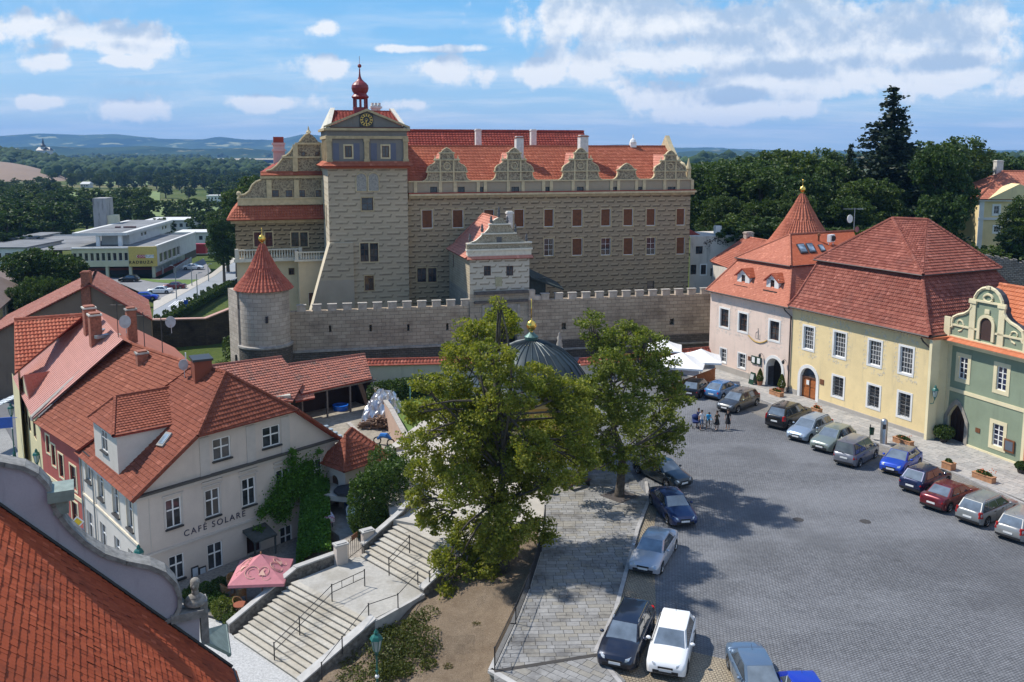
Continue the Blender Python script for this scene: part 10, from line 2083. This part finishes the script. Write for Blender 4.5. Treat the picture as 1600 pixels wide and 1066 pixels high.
def swirls(T,c,R,ap):
 mb=Mb();A=Vector(ap)
 for k in range(4):
  a,b=Vector(R[k]),Vector(R[(k+1)%4]);m=(a+b)/2;ex=(b-a).normalized();ey=(A-m).normalized();N=ex.cross(ey);N=N if N.z>0 else -N;o=m+ey*(A-m).length*.40+N*-.02
  for (cx,cy,r_,a0,a1,w) in ((-.35,0,.42,.4,5.2,.024),(-.35,0,.25,1.2,4.6,.015),(.35,.05,.3,-1.,3.3,.02),(.55,-.3,.25,2.,6.,.018)):
   mb.tube([o+ex*(cx+r_*cos(a0+(a1-a0)*t/10))+ey*(cy+r_*sin(a0+(a1-a0)*t/10))+N*(.0) for t in range(11)],w,4)
  q=[o+ex*.05-ey*.2+N*.03,o+ex*.5-ey*.25+N*.03,o+ex*.32+ey*.05+N*.03,o+ex*.42+ey*.28+N*.03,o+ex*.2+ey*.1+N*.03];mb.face(q)
 T.part('printed_swirls',mb,plain('pale_yellow_print',(.60,.36,.28),.9))
pt=G(428,925,-3.95);pc=G(412,896,-1.9);parasol('pink-red square parasol with yellow swirls over the cafe terrace',(pc.x-.1,pc.y-.1,-3.95),2.35,2.2,plain('pink_canvas',(.50,.19,.21),.9,var=.08),4,.86,logo=swirls)
wick=plain('wicker',(.36,.20,.09),.8,var=.3,scale=12)
def wchair(p,rz,m=wick,label='',group=None):
 T=Thing('wicker_chair',label,'chair',(0,0,0),group);mb=Mb();mb.box((0,0,.40),(.48,.48,.07));T.part('seat',mb,m);mb=Mb()
 pts=[(.26*cos(t),.26*sin(t)*1.0-.02,.47+.36*max(0,sin((t+.5)/4.14*pi))**.7) for t in np.linspace(-.5,3.64,13)];mb.tube(pts,.022,5);
 for i in range(12):
  a,b=pts[i],pts[i+1];mb.face([(a[0],a[1],.45),(b[0],b[1],.45),b,a])
 T.part('backrest',mb,m)
 for sx in (-.2,.2):
  for sy in (-.2,.2): mb=Mb();mb.tube([(sx,sy,.4),(sx*1.15,sy*1.15,0)],.018,4);T.part('leg',mb,m)
 T.o.location=p;T.o.rotation_euler=(0,0,rz);T.o.scale=(1.15,)*3;return T
for k,(u,v,rz,lab) in enumerate(((362,920,.5,'wicker chair nearest the cafe wall, left of the parasol'),(352,934,2.3,'wicker chair behind the round table, turned to the wall'),(378,940,3.6,'wicker chair half under the left corner of the parasol'),(372,958,1.0,'wicker chair by the bright round shrub'),(381,975,5.0,'wicker chair at the bottom end beside the stair wall'))): wchair(G(u,v,-3.95),rz,label=lab,group='wicker chairs on the cafe terrace')
for (u,v,lab) in ((367,929,'round wicker table left of the pink parasol'),(376,964,'round wicker table at the lower end of the terrace')):
 p=G(u,v,-3.95);T=Thing('round_table',lab,'table',p);mb=Mb();mb.lathe((p.x,p.y,p.z+.78),[(0,0),(.42,0),(.42,.04),(0,.04)],16);T.part('table_top',mb,plain('red_brown_top',(.28,.09,.05),.5));mb=Mb();mb.tube([p,p+V3((0,0,.78))],.05,6);mb.lathe(tuple(p),[(.25,0),(.05,.06)],10);T.part('leg',mb,wick)
p=G(508,818,-2.1);T=Thing('garden_table','garden table under a pink and white patterned cloth beside the ivy','table',p);F=Fac(p,p+V3((-.45,1,0)));mb=Mb()
for s in (-.8,.8):
 for d in (-.33,.33): mb.fbox(F,s-.03,s+.03,p.z,p.z+.74,d-.03,d+.03)
T.part('leg',mb,darkmetal);mb=Mb();mb.fbox(F,-.95,.95,p.z+.74,p.z+.78,-.45,.45);mb.fbox(F,-.97,-.95,p.z+.4,p.z+.78,-.46,.46);mb.fbox(F,.95,.97,p.z+.4,p.z+.78,-.46,.46);mb.fbox(F,-.95,.95,p.z+.45,p.z+.78,.45,.47);mb.fbox(F,-.95,.95,p.z+.45,p.z+.78,-.47,-.45);m_,nt,pb=new_mat('patterned_cloth');b=NB(nt);b.l(b.mix(b.rng(b.noise(5,2),.48,.54),(.62,.60,.62),(.50,.22,.28)),pb.inputs['Base Color']);pb.inputs['Roughness'].default_value=.9;T.part('tablecloth',mb,m_)
p=G(546,800,-2.1);parasol('small dark folded-down parasol beside the thuja hedge',(p.x,p.y,-2.1),1.1,1.75,plain('charcoal_canvas',(.03,.03,.035),.9),8,.2)
for k,(u,v,rz,m,lab) in enumerate(((548,812,.3,white,'white garden chair by the hedge, nearer the gate'),(545,797,2.,plain('blue_seat',(.02,.05,.22),.6),'blue-cushioned garden chair under the dark parasol'))): wchair(G(u,v,-2.1),rz,m,lab).o.name='garden_chair'
p=G(532,785,-2.1);T=Thing('flower_pot','pot of yellow flowers by the porch step','flower pot',p);mb=Mb();mb.lathe(tuple(p),[(0,0),(.15,0),(.22,.3),(0,.3)],10);T.part('pot',mb,terra);mb=Mb()
for k in range(30): blob(mb,(p.x+random.gauss(0,.13),p.y+random.gauss(0,.13),p.z+.4+RU(0,.25)),.06,.06,.05,5,4)
T.part('flowers',mb,plain('yellow_flowers',(.6,.38,.02),.7))
gA=V3((-11.0,54.2,0));gB=V3((-9.6,55.3,0));GT=Thing('garden_gate','iron gate between two capped plaster pillars on the stair landing','gate',gA)
gA=G(535,884,-1.9);gB=G(561,873,-1.9);gB2=G(573,862,-1.9);
for q,w in ((gA+V3((-.15,.35,0)),.75),(gB2+V3((.0,.35,0)),.75)):
 mb=Mb();mb.box((q.x,q.y,-2.8),(w,.5,2.15),.6);T_=GT.part('pillar',mb,cafep);mb=Mb();mb.box((q.x,q.y,-.65),(w+.14,.64,.1),.6);mb.box((q.x,q.y,-.55),(w-.1,.4,.06),.6);GT.part('pillar_cap',mb,pcop,T_)
F=Fac(gA+V3((.2,.45,0)),gB2+V3((-.3,.3,0)));mb=Mb()
for k in range(9): s=F.L*k/8;mb.tube([F.P(s,-1.8),F.P(s,-.55+.12*sin(k/8*pi))],.016,4)
mb.tube([F.P(0,-1.7),F.P(F.L,-1.7)],.022,4);mb.tube([F.P(0,-.7),F.P(F.L,-.7)],.022,4);GT.part('gate_leaf',mb,iron);mb=Mb();mb.fbox(F,F.L*.3,F.L*.65,-.72,-.38,0,.04);GT.part('gate_sign',mb,board)
def postlamp(label,p,h):
 T=Thing('street_lamp',label,'street lamp',p);p=Vector(p);mb=Mb();mb.lathe(tuple(p),[(.16,0),(.14,.5),(.08,.6),(.06,.9),(.05,h-.9),(.09,h-.85),(.05,h-.8),(.045,h-.1),(.1,h)],12);T.part('post',mb,verdigris);blob_=Mb();blob(blob_,(p.x,p.y,p.z+h-1.15),.11,.11,.11);T.part('ball',blob_,white);lantern(T,p+V3((0,0,h+.2)),1.25);return T
lp=V3((-6.6,41.5,soilz(-6.6,41.5)));r_=ray(588,1000);
Yl=41.3;xl=(588-CX)/FOC;
def topz(u,v,y): d=ray(u,v);return EYE+d.z/d.y*y, d.x/d.y*y
zt,xx=topz(588,996,41.0);zb=soilz(xx,41.0);postlamp('green cast-iron street lamp standing in the junipers at the bottom',(xx,41.0,zb),zt-zb-.9)
zt,xx=topz(217,866,52.5);postlamp('green street lamp at the cafe corner, only its lantern showing above the scroll gable',(xx,52.5,-4),zt+4-.7)
zt,xx=topz(57,713,70);postlamp('green street lamp beside the yellow street house',(xx,70,-5),zt+5-.7)
zt,xx=topz(17,640,84);postlamp('dark street lamp at the upper left beside the yellow house wall',(xx,84,-5.6),zt+5.6-.7)
a,z=RSF.px(121,816,1.2);q=RSF.P(a,z,1.2);sg_=Thing('priority_sign','yellow diamond priority sign above a blue arrow plate on the red house','sign',q);Fq_=Fac(q,q+V3((1,.25,0)));mb=Mb();mb.poly(Fq_,[(0,q.z-.45),(.45,q.z),(0,q.z+.45),(-.45,q.z)],0,.03);sg_.part('diamond',mb,white);mb=Mb();mb.poly(Fq_,[(0,q.z-.33),(.33,q.z),(0,q.z+.33),(-.33,q.z)],.03,.04);sg_.part('yellow_field',mb,plain('sign_yellow',(.75,.50,.02),.5));mb=Mb();mb.fbox(Fq_,-.35,.35,q.z-1.1,q.z-.5,0,.03);sg_.part('blue_plate',mb,MATS['sign_blue']);mb=Mb();mb.tube([Fq_.P(-.2,q.z-.95,.04),Fq_.P(.15,q.z-.7,.04)],.05,4);sg_.part('arrow',mb,white);mb=Mb();mb.tube([q+V3((0,.1,.3)),q+V3((0,.1,-4.5))],.04,5);sg_.part('post',mb,zinc)
a,z=PSF.px(27,659,.15);q=PSF.P(a,z,.15);mb=Mb();F=Fac(q+V3((-1.6,-.5,0)),q);mb.fbox(F,0,1.3,q.z-.5,q.z+.5,0,.1);mb.tube([F.P(1.3,q.z+.4,.05),F.P(1.7,q.z+.4,.05)],.03,4);solo('hanging_sign',mb,MATS['sign_blue'],'large blue hanging sign at the yellow street house','sign')
q=G(21,650,-3.5);zt,xx=topz(22,615,92);mb=Mb();mb.box((xx,92,-5.8),(1.6,4.5,2.6),.35);solo('delivery_van',mb,white,'x','van') if False else None
F=Fac(V3((xx-.9,89,0)),V3((xx+.5,94,0)));T=Thing('awning','long pale glazed awning along the yellow street house','awning',F.P(0,-2));z0,_=topz(22,640,88);mb=Mb();mb.hexa([(xx-1,86,z0),(xx+.3,86,z0+.2),(xx+.6,94,z0+.2),(xx-.7,94,z0),(xx-1,86,z0+.1),(xx+.3,86,z0+.3),(xx+.6,94,z0+.3),(xx-.7,94,z0+.1)]);T.part('roof_panel',mb,plain('pale_glazing',(.62,.66,.68),.3));mb=Mb();
for k in range(8): y=86.3+k*1.0;mb.tube([(xx-1+.04*(y-86),y,z0+.14),(xx+.3+.04*(y-86),y,z0+.34)],.03,4)
T.part('glazing_bar',mb,zinc)
for u,v,n_ in ((1247,812,'the one nearer the silver saloon'),(1352,815,'the one nearer the right-hand cars')):
 p=G(u,v,.004);mb=Mb();mb.lathe((p.x,p.y,.004),[(0,.012),(.3,.012),(.34,.006),(.36,0)],20);solo('drain_cover',mb,MATS['drain_iron'],'round iron drain cover in the setts, '+n_,'drain cover')
p=G(858,772,.1);T=Thing('litter_bin','dark litter bin beside the chapel plinth','litter bin',p);mb=Mb();mb.lathe(tuple(p),[(.2,0),(.24,.7),(.2,.72),(.18,.68),(0,.5)],12);T.part('bin',mb,darkmetal)
p=G(905,762,.1);T=Thing('bench','dark bench along the chapel wall','bench',p);F=Fac(p,p+V3((1,.75,0)));mb=Mb();mb.fbox(F,-1,1,.5,.56,-.2,.2);T.part('seat',mb,brownwood);mb=Mb();mb.fbox(F,-1,1,.7,1.0,-.28,-.22);T.part('backrest',mb,brownwood);
for s in (-.8,.8): mb=Mb();mb.fbox(F,s-.04,s+.04,.1,.5,-.2,.2);T.part('leg',mb,darkmetal)
mb=Mb();q=G(641,624,-.6);mb.tube([q,q+V3((0,0,1.6))],.04,5);mb.box((q.x,q.y,q.z+1.5),(.6,.06,.4));solo('garden_sign',mb,plain('pale_blue_sign',(.25,.5,.55),.5),'small pale blue sign on a post on the lawn by the path','sign')
q=V3((5.3,98,0));T=Thing('garden_statue','grey stone statue on a pillar by the castle wall right of the chapel dome','statue',q);mb=Mb();mb.box(tuple(q),(.8,.8,2.2));T.part('pedestal',mb,stonegrey);mb=Mb();mb.lathe((q.x,q.y,2.2),[(.3,0),(.35,.4),(.22,.9),(.3,1.2),(.1,1.45),(.16,1.6),(.02,1.8)],10);T.part('figure',mb,stonegrey,smooth=True)
HZ=Mb();HZ.hexa([(-9500,-90,-30),(9500,-90,-30),(9500,11500,-30),(-9500,11500,-30),(-9500,-90,330),(9500,-90,330),(9500,11500,330),(-9500,11500,330)]);m=bpy.data.materials.new('air');m.use_nodes=True;nt=m.node_tree;nt.nodes.clear();pv=nt.nodes.new('ShaderNodeVolumePrincipled');ov=nt.nodes.new('ShaderNodeOutputMaterial');nt.links.new(pv.outputs[0],ov.inputs['Volume']);pv.inputs['Color'].default_value=(.26,.54,1,1);pv.inputs['Density'].default_value=.000085;pv.inputs['Anisotropy'].default_value=0
hb=HZ.build('haze',m);ho=bpy.data.objects.new('haze',hb);link(ho);ho['kind']='stuff'
